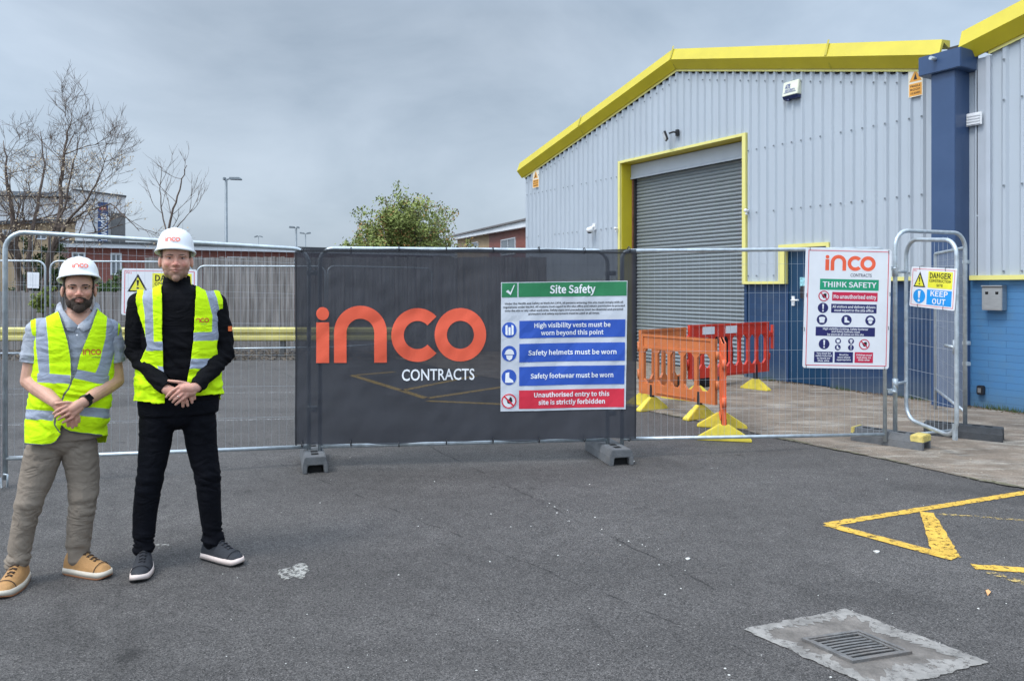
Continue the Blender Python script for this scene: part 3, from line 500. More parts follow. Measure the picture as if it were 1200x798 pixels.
# ================================================================ warehouse
m_clad = mat('pale_blue_grey_cladding', (.40,.446,.492), .42, .0, var=.05, scale=1.2, dirt=.22, dcol=(.33,.36,.40), dscale=1.1, stretch=(1,1,.18), spec=.5)
m_clad2 = mat('grey_flashing', (.42,.46,.51), .4, var=.05, scale=3, spec=.5)
m_yclad = mat('yellow_sheet_metal', (.56,.46,.02), .42, var=.07, scale=2.5, dirt=.18, dcol=(.42,.33,.04), dscale=2.4, spec=.5)
m_ypale = mat('pale_yellow_trim', (.72,.66,.22), .45, var=.08, scale=4, dirt=.2, dcol=(.4,.35,.12), dscale=4)
m_navy = mat('navy_sheet_metal', (.030,.066,.15), .38, var=.08, scale=2, spec=.5, dirt=.15, dcol=(.07,.10,.17), dscale=2)
m_roof = mat('grey_roof_sheet', (.3,.32,.34), .6)
def painted_brick(name, col, col2, mort, bw=.44, rh=.11, bump=.35, dirt=.3, dcol=(.10,.13,.15)):
    m = bpy.data.materials.new(name); m.use_nodes = True; nt = m.node_tree; b = nt.nodes['Principled BSDF']; L = nt.links.new
    tc = _n(nt, 'ShaderNodeTexCoord'); sp = _n(nt, 'ShaderNodeSeparateXYZ'); L(tc.outputs['Object'], sp.inputs[0]); cb = _n(nt, 'ShaderNodeCombineXYZ')
    ad = _n(nt, 'ShaderNodeMath', operation='ADD'); L(sp.outputs[0], ad.inputs[0]); L(sp.outputs[1], ad.inputs[1]); L(ad.outputs[0], cb.inputs[0]); L(sp.outputs[2], cb.inputs[1])
    br = _n(nt, 'ShaderNodeTexBrick'); br.inputs['Scale'].default_value = 1; br.inputs['Brick Width'].default_value = bw; br.inputs['Row Height'].default_value = rh; br.inputs['Mortar Size'].default_value = .004 if bw > .3 else .008; br.inputs['Mortar Smooth'].default_value = .4
    br.inputs['Color1'].default_value = col+(1,); br.inputs['Color2'].default_value = col2+(1,); br.inputs['Mortar'].default_value = mort+(1,); L(cb.outputs[0], br.inputs['Vector'])
    n = _n(nt, 'ShaderNodeTexNoise'); n.inputs['Scale'].default_value = 2.2; n.inputs['Detail'].default_value = 9; n.inputs['Roughness'].default_value = .7; L(tc.outputs['Object'], n.inputs['Vector'])
    r = _n(nt, 'ShaderNodeMapRange'); r.inputs[1].default_value = .5; r.inputs[2].default_value = .75; r.inputs[4].default_value = dirt; L(n.outputs[0], r.inputs[0])
    zz = _n(nt, 'ShaderNodeMapRange'); zz.inputs[1].default_value = .03; zz.inputs[2].default_value = .32; zz.inputs[3].default_value = .85; zz.inputs[4].default_value = 0; L(sp.outputs[2], zz.inputs[0])
    mu = _n(nt, 'ShaderNodeMath', operation='MULTIPLY'); L(zz.outputs[0], mu.inputs[0]); L(n.outputs[0], mu.inputs[1])
    ad2 = _n(nt, 'ShaderNodeMath', operation='ADD'); ad2.use_clamp = True; L(r.outputs[0], ad2.inputs[0]); L(mu.outputs[0], ad2.inputs[1])
    x = _n(nt, 'ShaderNodeMix', data_type='RGBA'); L(ad2.outputs[0], x.inputs['Factor']); L(br.outputs[0], x.inputs[6]); x.inputs[7].default_value = dcol+(1,)
    L(x.outputs[2], b.inputs['Base Color']); b.inputs['Roughness'].default_value = .55
    bp = _n(nt, 'ShaderNodeBump'); bp.inputs['Strength'].default_value = bump; bp.inputs['Distance'].default_value = .012; bp.invert = True; L(br.outputs['Fac'], bp.inputs['Height']); L(bp.outputs[0], b.inputs['Normal'])
    return m
m_bdark = painted_brick('navy_painted_brick', (.008,.034,.092), (.010,.040,.105), (.006,.027,.078), bump=.5, dirt=.25)
m_bblue = painted_brick('mid_blue_painted_brick', (.060,.185,.37), (.066,.20,.39), (.040,.135,.29), rh=.09, bump=.5, dirt=.4, dcol=(.11,.16,.16))
m_steel = mat('galvanised_shutter_steel', (.24,.27,.285), .42, .35, var=.10, scale=4, dirt=.3, dcol=(.17,.18,.18), dscale=2, stretch=(.4,1,3))
m_galv = mat('galvanised_steel', (.48,.53,.56), .38, .55, var=.22, scale=14, spec=.5, dirt=.35, dcol=(.24,.26,.27), dscale=9)
m_white = mat('white_plastic', (.72,.73,.74), .45, var=.04, scale=6)
m_dk = mat('dark_plastic', (.02,.02,.024), .5, var=.15)
m_rust = mat('rusty_steel', (.16,.075,.045), .8, var=.4, scale=12)

wh = empty('warehouse', W0, BRZ, 'pale corrugated metal warehouse with yellow gable edges, roller shutter and blue painted brick base', 'warehouse')
XL, XR, XV = -9.53, 1.857, 1.857
XRID = -3.84
def ztopL(x): return 4.50+(5.90-4.50)*(1-abs(x-XRID)/5.69)
def ztopR(x): return 4.66+.247*(x-XV) if x < XV+5.69 else 4.66+.247*(5.69-(x-XV-5.69))
sL, sR = W(728,200)[0], W(875,200)[0]; HEAD = W(874,159)[1]
dL, dR = W(920,300)[0], W(972,290)[0]
print('shutter', sL, sR, HEAD, 'door', dL, dR)
def zbot(x):
    if sL < x < sR: return HEAD
    if sR <= x < dL: return 1.68
    if dL <= x < dR: return 2.27
    return 1.72
def clad(x0, x1, ztop, pitch, phase=0.):
    mb = MB(); br = set([x0, x1, XRID, XV+5.69, sL, sR, dL, dR]); x = x0+phase; prof = []
    pts = []
    while x < x1:
        for dx, y in ((0,0),(pitch*.52,0),(pitch*.66,-.033),(pitch*.82,-.033),(pitch*.96,0)):
            pts.append((x+dx, y))
        x += pitch
    pts = [p for p in pts if x0 < p[0] < x1]
    def yat(q):
        t = ((q-x0-phase)/pitch) % 1
        if t < .52: return 0
        if t < .66: return -.033*(t-.52)/.14
        if t < .82: return -.033
        if t < .96: return -.033*(1-(t-.82)/.14)
        return 0
    allx = sorted(set([p[0] for p in pts]+[q for q in br if x0 <= q <= x1]+[x0, x1]))
    for a, b in zip(allx[:-1], allx[1:]):
        m_ = (a+b)/2; z0 = zbot(m_)
        mb.add([(a,yat(a+1e-6),z0),(b,yat(b-1e-6),z0),(b,yat(b-1e-6),ztop(b)+.05),(a,yat(a+1e-6),ztop(a)+.05)], [(0,1,2,3)])
    return mb
clad(XL, XV-.02, ztopL, .184).build('wall_cladding', m_clad, wh, fix=False)
clad(XV+.16, XV+11.4, ztopR, .215, .0).build('wall_cladding', m_clad, wh, fix=False)
# end flashing beside the column
f = MB(); f.box(XV-.02, XV+.16, -.012, .02, 1.72, 4.62); f.box(XV+.10, XV+.155, -.045, -.013, 1.72, 4.62); f.build('corner_flashing', m_clad2, wh)
# brick base
for q in ((XL, sL-.0, 1.72), (sR, dL, 1.68), (dR, XV-.15, 1.72)): b = MB(); b.box(q[0], q[1], .03, .25, 0, q[2]); b.build('brick_base', m_bdark, wh)
b = MB(); b.box(XV-.15+.003, XV+11.4, .028, .25, 0, 1.72); b.build('brick_base', m_bblue, wh)
# trims over the brick
for q in ((XL, sL-.06, -.06, .03, 1.69, 1.745), (dR+.032, XV-.47, -.06, .03, 1.69, 1.745), (XV-.10, XV+11.4, -.065, .03, 1.69, 1.75), (sR+.022, dL-.092, -.06, .03, 1.655, 1.70), (dL-.09, dL+.03, -.06, .10, 1.655, 2.31), (dL+.032, dR-.022, -.06, .03, 2.25, 2.31), (dR-.02, dR+.03, -.06, .03, 1.69, 2.31)):
    t = MB(); t.box(*q); t.build('drip_trim', m_ypale, wh)
# shutter opening
for q in ((sL-.05, sL+.015, 0, HEAD+.04), (sR-.06, sR+.02, 1.655, HEAD+.04), (sL+.017, sR-.062, HEAD-.01, HEAD+.04)): t = MB(); t.box(q[0], q[1], -.055, 0, q[2], q[3]); t.build('shutter_trim', m_ypale, wh)
for q in ((sL-.0, sL+.03, 0, HEAD), (sL+.032, sR, HEAD-.02, HEAD), (sR-.03, sR-.002, 1.66, HEAD-.022)): t = MB(); t.box(q[0], q[1], .002, .33, q[2], q[3]); t.build('shutter_reveal', m_yclad, wh)
jb = MB(); jb.box(sR-.06, sR-.002, .002, .36, 0, 1.655); jb.build('brick_jamb', m_bdark, wh)
zb = W(745,209,.31)[1]
sh = MB(); N = int(zb/.075); x0, x1 = sL+.07, sR-.0
vs = []; prof = []
for i in range(N*4+1):
    z = zb*i/(N*4); k = i % 4; y = .36-(0, .022, .030, .020)[k]; prof.append((y, z))
sh.add([(x0,y,z) for y,z in prof]+[(x1,y,z) for y,z in prof], [(i, i+len(prof), i+1+len(prof), i+1) for i in range(len(prof)-1)], smooth=False)
so_ = sh.build('roller_shutter', m_steel, wh, fix=False)
g = MB(); g.box(sL+.03, sL+.07, .27, .40, 0, zb+.01); g.build('guide_rail', m_rust, so_)
g = MB(); g.box(sL+.072, sL+.12, .29, .335, 0, zb-.003); g.build('guide_rail', m_dk, so_)
hb = MB(); hb.box(sL+.032, sR-.03, .24, .5, zb, HEAD-.03); hb.box(sL+.032, sR-.03, .225, .239, zb-.03, zb+.02); hb.build('shutter_box', m_clad2, wh, bevel=.01)
# door
dd = MB(); dd.box(dL+.03, dR-.02, .06, .11, .02, 2.24); do = dd.build('door', mat('dark_blue_door', (.006,.040,.095), .4, var=.06), wh)
hd = MB(); ux, uz = W(930,352); hd.tube([(ux-.05,.06,uz),(ux-.05,.0,uz),(ux+.10,-.0,uz+.005)], .014); hd.box(ux-.08, ux-.02, .045, .06, uz-.09, uz+.07); hd.build('handle', m_white, do)
pz = MB(); a = W(935,325); c = W(946,338); pz.box(a[0], c[0], .050, .0595, c[1], a[1]); pz.build('door_notice', mat('teal_notice', (.25,.5,.55), .5, var=.5, scale=30), do)
pz = MB(); pz.box(a[0]+.02, a[0]+.10, .03, .059, 1.42, 1.62); pz.build('keypad', m_dk, do)
df = MB(); df.box(dL, dL+.03, .03, .12, 0, 2.27); df.box(dR-.02, dR, .03, .12, 0, 2.27); df.box(dL+.03, dR-.02, .03, .12, 2.24, 2.27); df.build('door_frame', m_navy, wh)
# body of the building behind: side walls, roofs, inner dark
rf = MB()
for (xa, xm, xb, zt) in ((XL, XRID, XV, ztopL), (XV, XV+5.69, XV+11.38, ztopR)):
    for p, q in ((xa,xm),(xm,xb)):
        rf.add([(p,.05,zt(p)+.06),(q,.05,zt(q)+.06),(q,22,zt(q)+.06),(p,22,zt(p)+.06)], [(0,1,2,3)])
rf.build('roof', m_roof, wh)
for q in ((XL, XL+.02, .012, 22, 1.7, 4.52), (XV+11.4, XV+11.42, .3, 22, 0, 4.6), (XL, XV+11.4, 22.003, 22.1, 0, 4.5)): sw = MB(); sw.box(*q); sw.build('side_wall', m_clad, wh)
sw = MB(); sw.box(XL, XL+.2, .252, 22, 0, 1.698); sw.build('brick_side', m_bdark, wh)
# yellow verges with two facets
def verge(x0, z0, x1, z1, lift, name='verge_trim', ends=True):
    prof = [(-.045, -.02), (-.075, -.02), (-.22, .17), (-.14, .42), (.05, .44), (.05, .30), (-.10, .38), (-.18, .17), (-.072, .005), (-.045, .005)]
    mb = MB(); n = len(prof)
    for (x, z) in ((x0,z0),(x1,z1)):
        for y, dz in prof: mb.v.append((x, y, z+dz*lift))
    for i in range(n): mb.f.append((i, i+n, (i+1)%n+n, (i+1)%n)); mb.sm.append(False)
    mb.f.append(tuple(range(n))); mb.f.append(tuple(reversed(range(n, 2*n)))); mb.sm += [False, False]
    return mb
SL = .87
v1 = verge(XL-.08, ztopL(XL)-.02, XRID-.001, ztopL(XRID), SL); v1.build('verge_trim', m_yclad, wh)
v2 = verge(XRID+.001, ztopL(XRID), 1.44, ztopL(1.44), SL); v2.build('verge_trim', m_yclad, wh)
v3 = verge(1.70, ztopR(1.70), XV+5.69, ztopR(XV+5.69), SL*1.03); v3.build('verge_trim', m_yclad, wh)
m_join = mat('yellow_joint', (.45,.38,.03), .5)
for x in (-6.9, -3.84, -.35, 3.4):
    j = MB(); zt = ztopL(x) if x < XV else ztopR(x)
    s_ = (.247 if x < XRID or x > XV else -.247)*.035
    pr = [(-.077,-.024),(-.223,.17),(-.142,.424)]
    for (y0_,a0),(y1_,a1) in zip(pr[:-1], pr[1:]):
        j.add([(x,y0_-.003,zt+a0),(x+.035,y0_-.003,zt+a0+s_),(x+.035,y1_-.003,zt+a1+s_),(x,y1_-.003,zt+a1)], [(0,1,2,3)])
    j.build('verge_joint', m_join, wh)
fl = MB()
for x0_, x1_, zt in ((XL, XRID, ztopL), (XRID, 1.44, ztopL), (1.99, XV+5.69, ztopR)):
    fl.add([(x0_,-.045,zt(x0_)-.06),(x1_,-.045,zt(x1_)-.06),(x1_,-.045,zt(x1_)-.015),(x0_,-.045,zt(x0_)-.015)], [(0,1,2,3)])
fl.build('verge_flashing', m_ypale, wh)
# screws
sc_ = MB()
for (xa, xb, zt, pitch, x00) in ((XL, XV-.1, ztopL, .184, XL), (XV+.2, XV+3, ztopR, .215, XV+.16)):
    x = x00+pitch*.74
    while x < xb:
        for z in (1.80, 2.9, 4.0, zt(x)-.22):
            if zbot(x) < z-.05 and random.random() < .8: sc_.box(x-.011, x+.011, -.052, -.043, z-.011, z+.011)
        # foam closures: dark gaps under the trim
        x += pitch
sc_.build('fixing_screws', mat('screw_grey', (.16,.18,.2), .5), wh)['kind'] = 'stuff'
cl = MB(); x = XL+.184*.3
while x < 1.4:
    z = ztopL(x)-.07; cl.box(x-.03, x+.03, -.03, -.004, z-.018, z+.02); x += .184
cl.build('foam_closures', m_black, wh)['kind'] = 'stuff'
# column box with rainwater head
c0, c1 = 1.403, 1.725
col = MB(); col.box(c0, c1, -.34, .028, 0, 4.47); col.build('column_casing', m_navy, wh, bevel=.006)
cap = MB(); cap.box(1.266, 1.835, -.41, .02, 4.46, 4.72); co = cap.build('rainwater_head', m_navy, wh, bevel=.01)
sp_ = MB(); sp_.tube([(1.50,-.35,4.64),(1.50,-.52,4.64)], .025, 12); sp_.build('overflow_spout', m_galv, co)
# valley end of left roof: dark box stands in for the shade inside the open edge
vg = MB(); vg.box(1.46, 1.68, -.05, .3, 4.66, 4.86); vg.build('valley_end_shade', mat('valley_shade_dark', (.05,.05,.05), .8), wh)

# ---- things fixed on the walls
def wall_root(name, px, py, off, label, cat):
    u, z = W(px, py, -off); p = WP.world(u, -off, z); return empty(name, p, BRZ, label, cat)
r = wall_root('alarm_box', 930, 105, .03, 'cream alarm box with blue lettering high on the corrugated wall', 'alarm box')
m_cream = mat('cream_plastic', (.70,.72,.58), .5, var=.05)
a = MB(); a.prismx([(0,-.11),(0,.13),(-.06,.13),(-.10,-.11)], -.155, .155); a.build('case', m_cream, r, bevel=.008)
a = MB(); a.prismx([(0,-.17),(0,-.112),(-.10,-.112),(-.07,-.16)], -.145, .145); a.cyl((-.06,-.05,-.19), .028, .03); a.build('strobe_base', mat('blue_lens', (.02,.03,.10), .2), r)
ar = Art(lambda u, v, l: (u, -.068-(.09-v)*.17-l-.006, v)); ar.text('ltr', 'ATE', -.05, .045, .10, .07, .03); ar.rect('ltr', -.12, -.06, .12, -.052); ar.text('ltr', 'SECURITY', 0, -.025, .2, .035, .02)
ar.flush({'ltr':'lettering'}, {'ltr': mat('blue_print', (.03,.05,.25), .5)}, r)
r = wall_root('floodlight', 791, 157, .05, 'small black floodlight with pale lens above the roller shutter', 'floodlight')
Mx = Matrix.Rotation(R(-35), 4, 'Z') @ Matrix.Rotation(R(20), 4, 'X')
a = MB(); a.box(-.11,.11,-.14,-.10,-.09,.09, M=Matrix.Translation((-.05,-.05,0))@Mx); a.build('housing', m_dk, r, bevel=.008)
a = MB(); a.box(-.09,.09,-.147,-.141,-.07,.07, M=Matrix.Translation((-.05,-.05,0))@Mx); a.build('lens', m_white, r)
a = MB(); a.tube([(.05,0,.02),(.03,-.08,.02),(-.04,-.12,.0)], .018); a.box(.03,.09,-.02,.03,-.05,.07); a.build('bracket', m_dk, r)
r = wall_root('security_camera', 697, 269, .03, 'white dome security camera on the cladding left of the roller shutter', 'camera')
a = MB(); a.ball((0,-.14,-.02), .085, 16, 10, (1,1,.8)); a.tube([(0,-.13,.03),(0,-.02,.06)], .03); a.box(-.05,.05,-.03,.0,-.02,.14); a.build('housing', m_white, r)
a = MB(); a.ball((0,-.145,-.05), .062, 16, 10, (1,1,.8)); a.build('dark_dome', m_dk, r)
for px, py, lb in ((724,268,'small white sensor left of the roller shutter frame'), (877,247,'small white sensor right of the roller shutter frame')):
    r = wall_root('sensor', px, py, .05, lb, 'sensor'); r['group'] = 'sensors beside the shutter'
    a = MB(); a.tube([(0,0,0),(0,-.07,-.01)], .02); a.ball((0,-.07,.0), .032); a.build('body', m_white, r)
    a = MB(); a.ball((0,-.05,-.06), .022); a.tube([(0,-.05,-.06),(0,-.06,0)], .01); a.build('lower_joint', m_white, r)
m_orange_s = mat('faded_orange_print', (.72,.34,.06), .6); m_creamw = mat('faded_white_board', (.74,.70,.58), .6); m_blk = mat('black_print', (.015,.015,.018), .6)
def warn(px, py, w, h, lb):
    r = wall_root('warning_sign', px, py, .036, lb, 'sign')
    a = MB(); a.box(-w/2, w/2, -.004, 0, -h/2, h/2); a.build('board', m_creamw, r)
    ar = Art(lambda u, v, l: (u, -.0045-l, v)); t = h*.42
    ar.poly('o', [(-t*.55, h*.04), (t*.55, h*.04), (0, h*.47)], 1); ar.poly('k', [(-t*.16, h*.10), (t*.16, h*.10), (.0, h*.33)], 2)
    ar.rect('o', -w*.44, -h*.47, w*.44, -h*.03, 1)
    for i in range(3): ar.text('k', ('FRAGILE', 'ROOF', 'USE BOARDS')[i], 0, -h*(.12+.125*i), w*.7, h*.07, .03, 2)
    ar.flush({'o':'warning_panel','k':'symbol'}, {'o':m_orange_s,'k':m_blk}, r)
warn(1073, 97, .21, .40, 'orange and white warning sign beside the top of the navy column')
warn(628, 210, .30, .44, 'orange and white warning sign at the far left eave of the warehouse')
r = wall_root('wall_vent', 1142, 140, .05, 'small white louvred vent on the flashing beside the navy column', 'vent')
a = MB(); a.box(-.10,.10,-.02,0,-.085,.085); a.build('frame', m_white, r, bevel=.004)
a = MB(); [a.box(-.085,.085,-.035,-.021,-.07+.036*i,-.05+.036*i) for i in range(4)]; a.build('louvres', m_white, r)
r = wall_root('ashtray_bin', 1167, 350, .0, 'square stainless steel ashtray box with two dark slots on the blue brick wall', 'ashtray')
m_ss = mat('brushed_stainless', (.45,.45,.44), .32, .8, var=.12, scale=9, stretch=(1,1,8))
a = MB(); a.prismx([(.02,-.15),(.02,.17),(-.06,.17),(-.10,.14),(-.10,-.15)], -.125, .125); a.build('case', m_ss, r, bevel=.006)
a = MB(); a.box(-.13,.13,-.112,.0,.155,.172); a.build('lid', m_ss, r, bevel=.003)
for s in (-1, 1): a = MB(); a.prism([(s*.062-.02,.09),(s*.062-.016,.055),(s*.062+.016,.055),(s*.062+.02,.09)], -.103, -.099); a.build('slot', m_black, r)
r = wall_root('key_safe', 1150, 457, .0, 'small black key safe low on the blue brick wall', 'key safe')
a = MB(); a.box(-.04,.04,-.05,.028,-.06,.06); a.build('case', m_dk, r, bevel=.01)
a = MB(); a.box(-.02,.02,-.054,-.051,-.03,.03); a.build('cover', m_ss, r)
# ---- weeds and dirt at the foot of the wall
m_weed = mat('weed_green', (.07,.11,.03), .8, var=.4, scale=20); m_litter = mat('leaf_litter', (.13,.085,.05), .95, var=.5, scale=30)
lit = MB(); wd = MB()
for i in range(2200):
    u = random.uniform(-2.0, 5.0); q = abs(random.gauss(0,.09)); p = (u, -q-.0+.0, 0)
    if noise.noise(Vector((u*1.2,0,0)))+.15 < random.uniform(-.3,.3): continue
    s = random.uniform(.006,.018); a_ = random.uniform(0,6.3); z = random.uniform(.008,.03)*max(.2,1-q*4)
    lit.add([(u+s*math.cos(a_), p[1]+s*math.sin(a_), z), (u-s*math.sin(a_)*.6, p[1]+s*math.cos(a_)*.6, z+random.uniform(-.008,.01)), (u-s*math.cos(a_), p[1]-s*math.sin(a_), z*.7), (u+s*math.sin(a_)*.6, p[1]-s*math.cos(a_)*.6, z)], [(0,1,2,3)])
o = lit.build('leaf_litter', m_litter, fix=False); o.location = W0; o.rotation_euler = (0,0,BRZ); tag(o, 'brown leaf litter along the foot of the blue brick wall', 'leaf litter', kind='stuff')
for i in range(420):
    u = random.choice((2.05,2.3,1.0,-.2,-1.6,2.9))+random.gauss(0,.12); y = -abs(random.gauss(0,.04)); h = random.uniform(.03,.10); dx = random.gauss(0,.03); dy = -abs(random.gauss(0,.03)); w_ = .004
    wd.add([(u-w_,y,0),(u+w_,y,0),(u+dx,y+dy,h)], [(0,1,2)])
o = wd.build('weeds', m_weed, fix=False); o.location = W0; o.rotation_euler = (0,0,BRZ); tag(o, 'small weeds sprouting at the foot of the blue brick wall', 'weeds', kind='stuff')
# ================================================================ temporary fencing
m_wire = mat('fence_wire', (.44,.47,.50), .4, .4, var=.1)
def fence_panel(name, A, B, z0, z1, label, cat='fence panel', group=None, rc=.14, leg=.05, pitch=.063, row=.27, wr=.0011, tr=.019, feet_legs=True, extra_rail=None, mid=None):
    A = Vector((A[0],A[1],0)); B = Vector((B[0],B[1],0)); M_ = (A+B)/2; d = B-A; L_ = d.length; h = L_/2
    r = empty(name, M_, math.atan2(d.y, d.x), label, cat, group)
    z0a, z0b = z0 if isinstance(z0, tuple) else (z0, z0); z1a, z1b = z1 if isinstance(z1, tuple) else (z1, z1)
    zb = lambda x: z0a+(z0b-z0a)*(x+h)/L_; zt = lambda x: z1a+(z1b-z1a)*(x+h)/L_
    fr = MB(); pts = [(-h,0,leg)] + [(-h,0,zt(-h)-rc)]
    for k in range(1,7): a = R(180-15*k); pts.append((-h+rc+rc*math.cos(a), 0, zt(-h)-rc+rc*math.sin(a)))
    for k in range(0,6): a = R(90-15*k); pts.append((h-rc+rc*math.cos(a), 0, zt(h)-rc+rc*math.sin(a)))
    pts += [(h,0,zt(h)-rc),(h,0,leg)]
    fr.tube(pts, tr, 10); fr.tube([(-h,0,zb(-h)),(h,0,zb(h))], tr*.9, 10)
    fr.build('frame', m_galv, r)
    ms = MB(); n = int(L_/pitch)
    for i in range(1, n):
        x = -h+L_*i/n; e = min(x+h, h-x); drop = rc-math.sqrt(max(0, rc*rc-(rc-e)**2)) if e < rc else 0
        ms.tube([(x,0,zb(x)),(x,0,zt(x)-drop)], wr, 4, False, False)
    nr = int((zt(0)-zb(0))/row)
    for j in range(1, nr+1):
        q = j/(nr+.5); ms.tube([(-h,-.003,zb(-h)+(zt(-h)-zb(-h))*q),(h,-.003,zb(h)+(zt(h)-zb(h))*q)], wr*1.15, 4, False, False)
    ms.build('wire_mesh', m_wire, r, fix=False)
    return r
def block(p, ang, name='fence_foot', label='', m=None, ends=False, L_=.70, w=.215, h=.14):
    r = empty(name, p, ang, label, 'fence foot', 'fence feet')
    mb = MB(); hw = w/2; hl = L_/2
    sec = [(-hw,0),(-hw*.97,h*.55),(-hw*.80,h),(hw*.80,h),(hw*.97,h*.55),(hw,0),(hw*.66,0),(hw*.60,h*.5),(-hw*.60,h*.5),(-hw*.66,0)]
    mb.prismx(sec, -hl, hl); mb.build('block', m or m_foot, r, bevel=.006)
    s = MB()
    for x in (-.23,-.12,.12,.23): s = MB(); s.box(x-.035, x+.035, -.03, .03, h, h+.0025); s.build('socket', m_black, r)
    s = MB(); s.box(-hl+.05, hl-.05, -hw*.56, hw*.56, .002, h*.45); s.build('hollow', m_black, r)
    if ends:
        for q in (-1, 1): e = MB(); lc_ = .12 if q > 0 else .035; e.box(min(q*hl,q*(hl-lc_)), max(q*hl,q*(hl-lc_))+.003*(q > 0), -hw*.99, hw*.99, h*.55, h+.006); e.build('end_cap', mat('worn_yellow_cap', (.62,.50,.16), .7, var=.3, scale=20), r, bevel=.008)
    return r
m_foot = mat('grey_rubber', (.115,.12,.125), .8, var=.25, scale=9, bump=.5, bscale=60, dirt=.4, dcol=(.20,.19,.18), dscale=6)
m_foot2 = mat('dark_rubber', (.045,.048,.052), .8, var=.3, scale=9, bump=.5, bscale=60, dirt=.4, dcol=(.10,.10,.10), dscale=6)
def XY(px, Y): return ((px-HX)*Y/F, Y)
# front row
pA = fence_panel('wire_fence', XY(6,6.08), XY(362,6.80), (.22,.165), (2.03,1.935), 'bare wire fence panel standing behind the two men', group='front row of fence panels')
pB = fence_panel('wire_fence', XY(375,6.75), XY(712,7.08), (.177,.173), (1.935,1.93), 'wire fence panel covered by the dark printed banner', group='front row of fence panels', rc=.12)
pC = fence_panel('wire_fence', XY(729,7.08), XY(1037,7.60), (.178,.12), (1.93,1.975), 'wire fence panel in front of the roller shutter and barriers', group='front row of fence panels', rc=.07)
p0 = fence_panel('wire_fence', XY(-150,5.2), XY(-3,5.98), .2, 2.05, 'wire fence panel cut off by the left edge of the photo', group='front row of fence panels')
for ro, x, z in ((pA, None, 1.72),):
    pass
def clamp(parent, x, z):
    c = MB(); c.box(x-.02, x+.075, -.035, .035, z-.022, z+.022); c.cyl((x+.027,-.06,z), .012, .12, 8, 'y'); c.build('clamp', m_galv, parent, bevel=.005)
h = (Vector(XY(712,7.08))-Vector(XY(375,6.75))).length/2
clamp(pB, h, 1.72); clamp(pB, h, .42); clamp(pA, (Vector(XY(362,6.8))-Vector(XY(6,6.08))).length/2, 1.72); clamp(pA, (Vector(XY(362,6.8))-Vector(XY(6,6.08))).length/2, .5)
# stirrup hook low on the far left post
hk = MB(); hw_ = -(Vector(XY(362,6.8))-Vector(XY(6,6.08))).length/2
hk.tube([(hw_-.0,-.03,.10),(hw_+.03,-.05,.10),(hw_+.03,-.05,-.0),(hw_-.01,-.05,-.02),(hw_-.02,-.05,.08)], .009, 6); hk.build('stirrup', m_galv, pA)
# feet
def foot_between(a, b, **k):
    A, B = G(*a), G(*b); M_ = (A+B)/2; d = B-A; return block(M_, math.atan2(d.y, d.x), **k)
foot_between((371,560),(364,530), label='grey rubber fence foot under the left end of the banner', L_=.72)
foot_between((728,545),(699,527), label='grey rubber fence foot under the right end of the banner', L_=.70, w=.23)
foot_between((1003,515),(1085,527), label='grey rubber fence foot with worn yellow ends below the think safety sign', ends=True, L_=.70)
foot_between((1082,508),(1178,517.5), label='dark rubber fence foot carrying the outer post of the pedestrian gate', m=m_foot2, L_=.72)
# ---- pedestrian gate
gA, gB = XY(1049,7.66), XY(1131,8.06)
gp_ = Vector((gA[0],gA[1],0)); gq = Vector((gB[0],gB[1],0)); gd = gq-gp_
gate = empty('pedestrian_gate', (gp_+gq)/2, math.atan2(gd.y,gd.x), 'tall galvanised pedestrian gate frame with its mesh leaf swung open beside the warehouse', 'gate')
hh = gd.length/2; a = MB(); zt = 2.165; rc = .17
pts = [(-hh,0,.06),(-hh,0,zt-rc)]+[(-hh+rc-rc*math.cos(R(15*k)),0,zt-rc+rc*math.sin(R(15*k))) for k in range(1,7)]+[(hh-rc+rc*math.sin(R(15*k)),0,zt-rc+rc*math.cos(R(15*k))) for k in range(0,6)]+[(hh,0,zt-rc),(hh,0,.06)]
a.tube(pts, .021, 12); a.tube([(-hh,0,.09),(hh,0,.09)], .014, 8); a.build('gate_frame', m_galv, gate)
Minv = (Matrix.Translation((gp_+gq)/2) @ Matrix.Rotation(math.atan2(gd.y,gd.x), 4, 'Z')).inverted()
la = Minv @ Vector((*XY(1062,7.80), 0)); lb = Minv @ Vector((*XY(1121,7.05), 0))
lf = MB(); z0l, z1l, rc = .235, 2.07, .16; ld = (lb-la); Ll = ld.length; ld.normalize()
def LP(t, z): p = la+ld*t; return (p.x, p.y, z)
z0r, z1r = .20, 2.04
pts = []
for cx, cz, a0 in ((rc, z1l-rc, 180), (Ll-rc, z1r-rc, 90), (Ll-rc, z0r+rc, 0), (rc, z0l+rc, -90)):
    for k in range(0, 7): aa = R(a0-15*k); pts.append(LP(cx+rc*math.cos(aa), cz+rc*math.sin(aa)))
lf.tube(pts, .02, 12, closed=True); lo = lf.build('gate_leaf', m_galv, gate)
ms = MB(); n = int(Ll/.06)
for i in range(1, n): t = Ll*i/n; e = min(t, Ll-t); dr = rc-math.sqrt(max(0,rc*rc-(rc-e)**2)) if e < rc else 0; ms.tube([LP(t, z0l+dr), LP(t, z1l-dr)], .0016, 4, False, False)
for j in range(1, 7): z = z0l+(z1l-z0l)*j/7; ms.tube([LP(0, z), LP(Ll, z-.02)], .002, 4, False, False)
ms.build('wire_mesh', m_wire, lo, fix=False)
lt = MB(); lt.tube([LP(Ll-.16,1.04), LP(Ll-.02,1.03)], .014, 8); lt.tube([LP(Ll-.02,1.1), LP(Ll-.02,.97)], .02, 8); lt.build('latch', m_galv, lo)
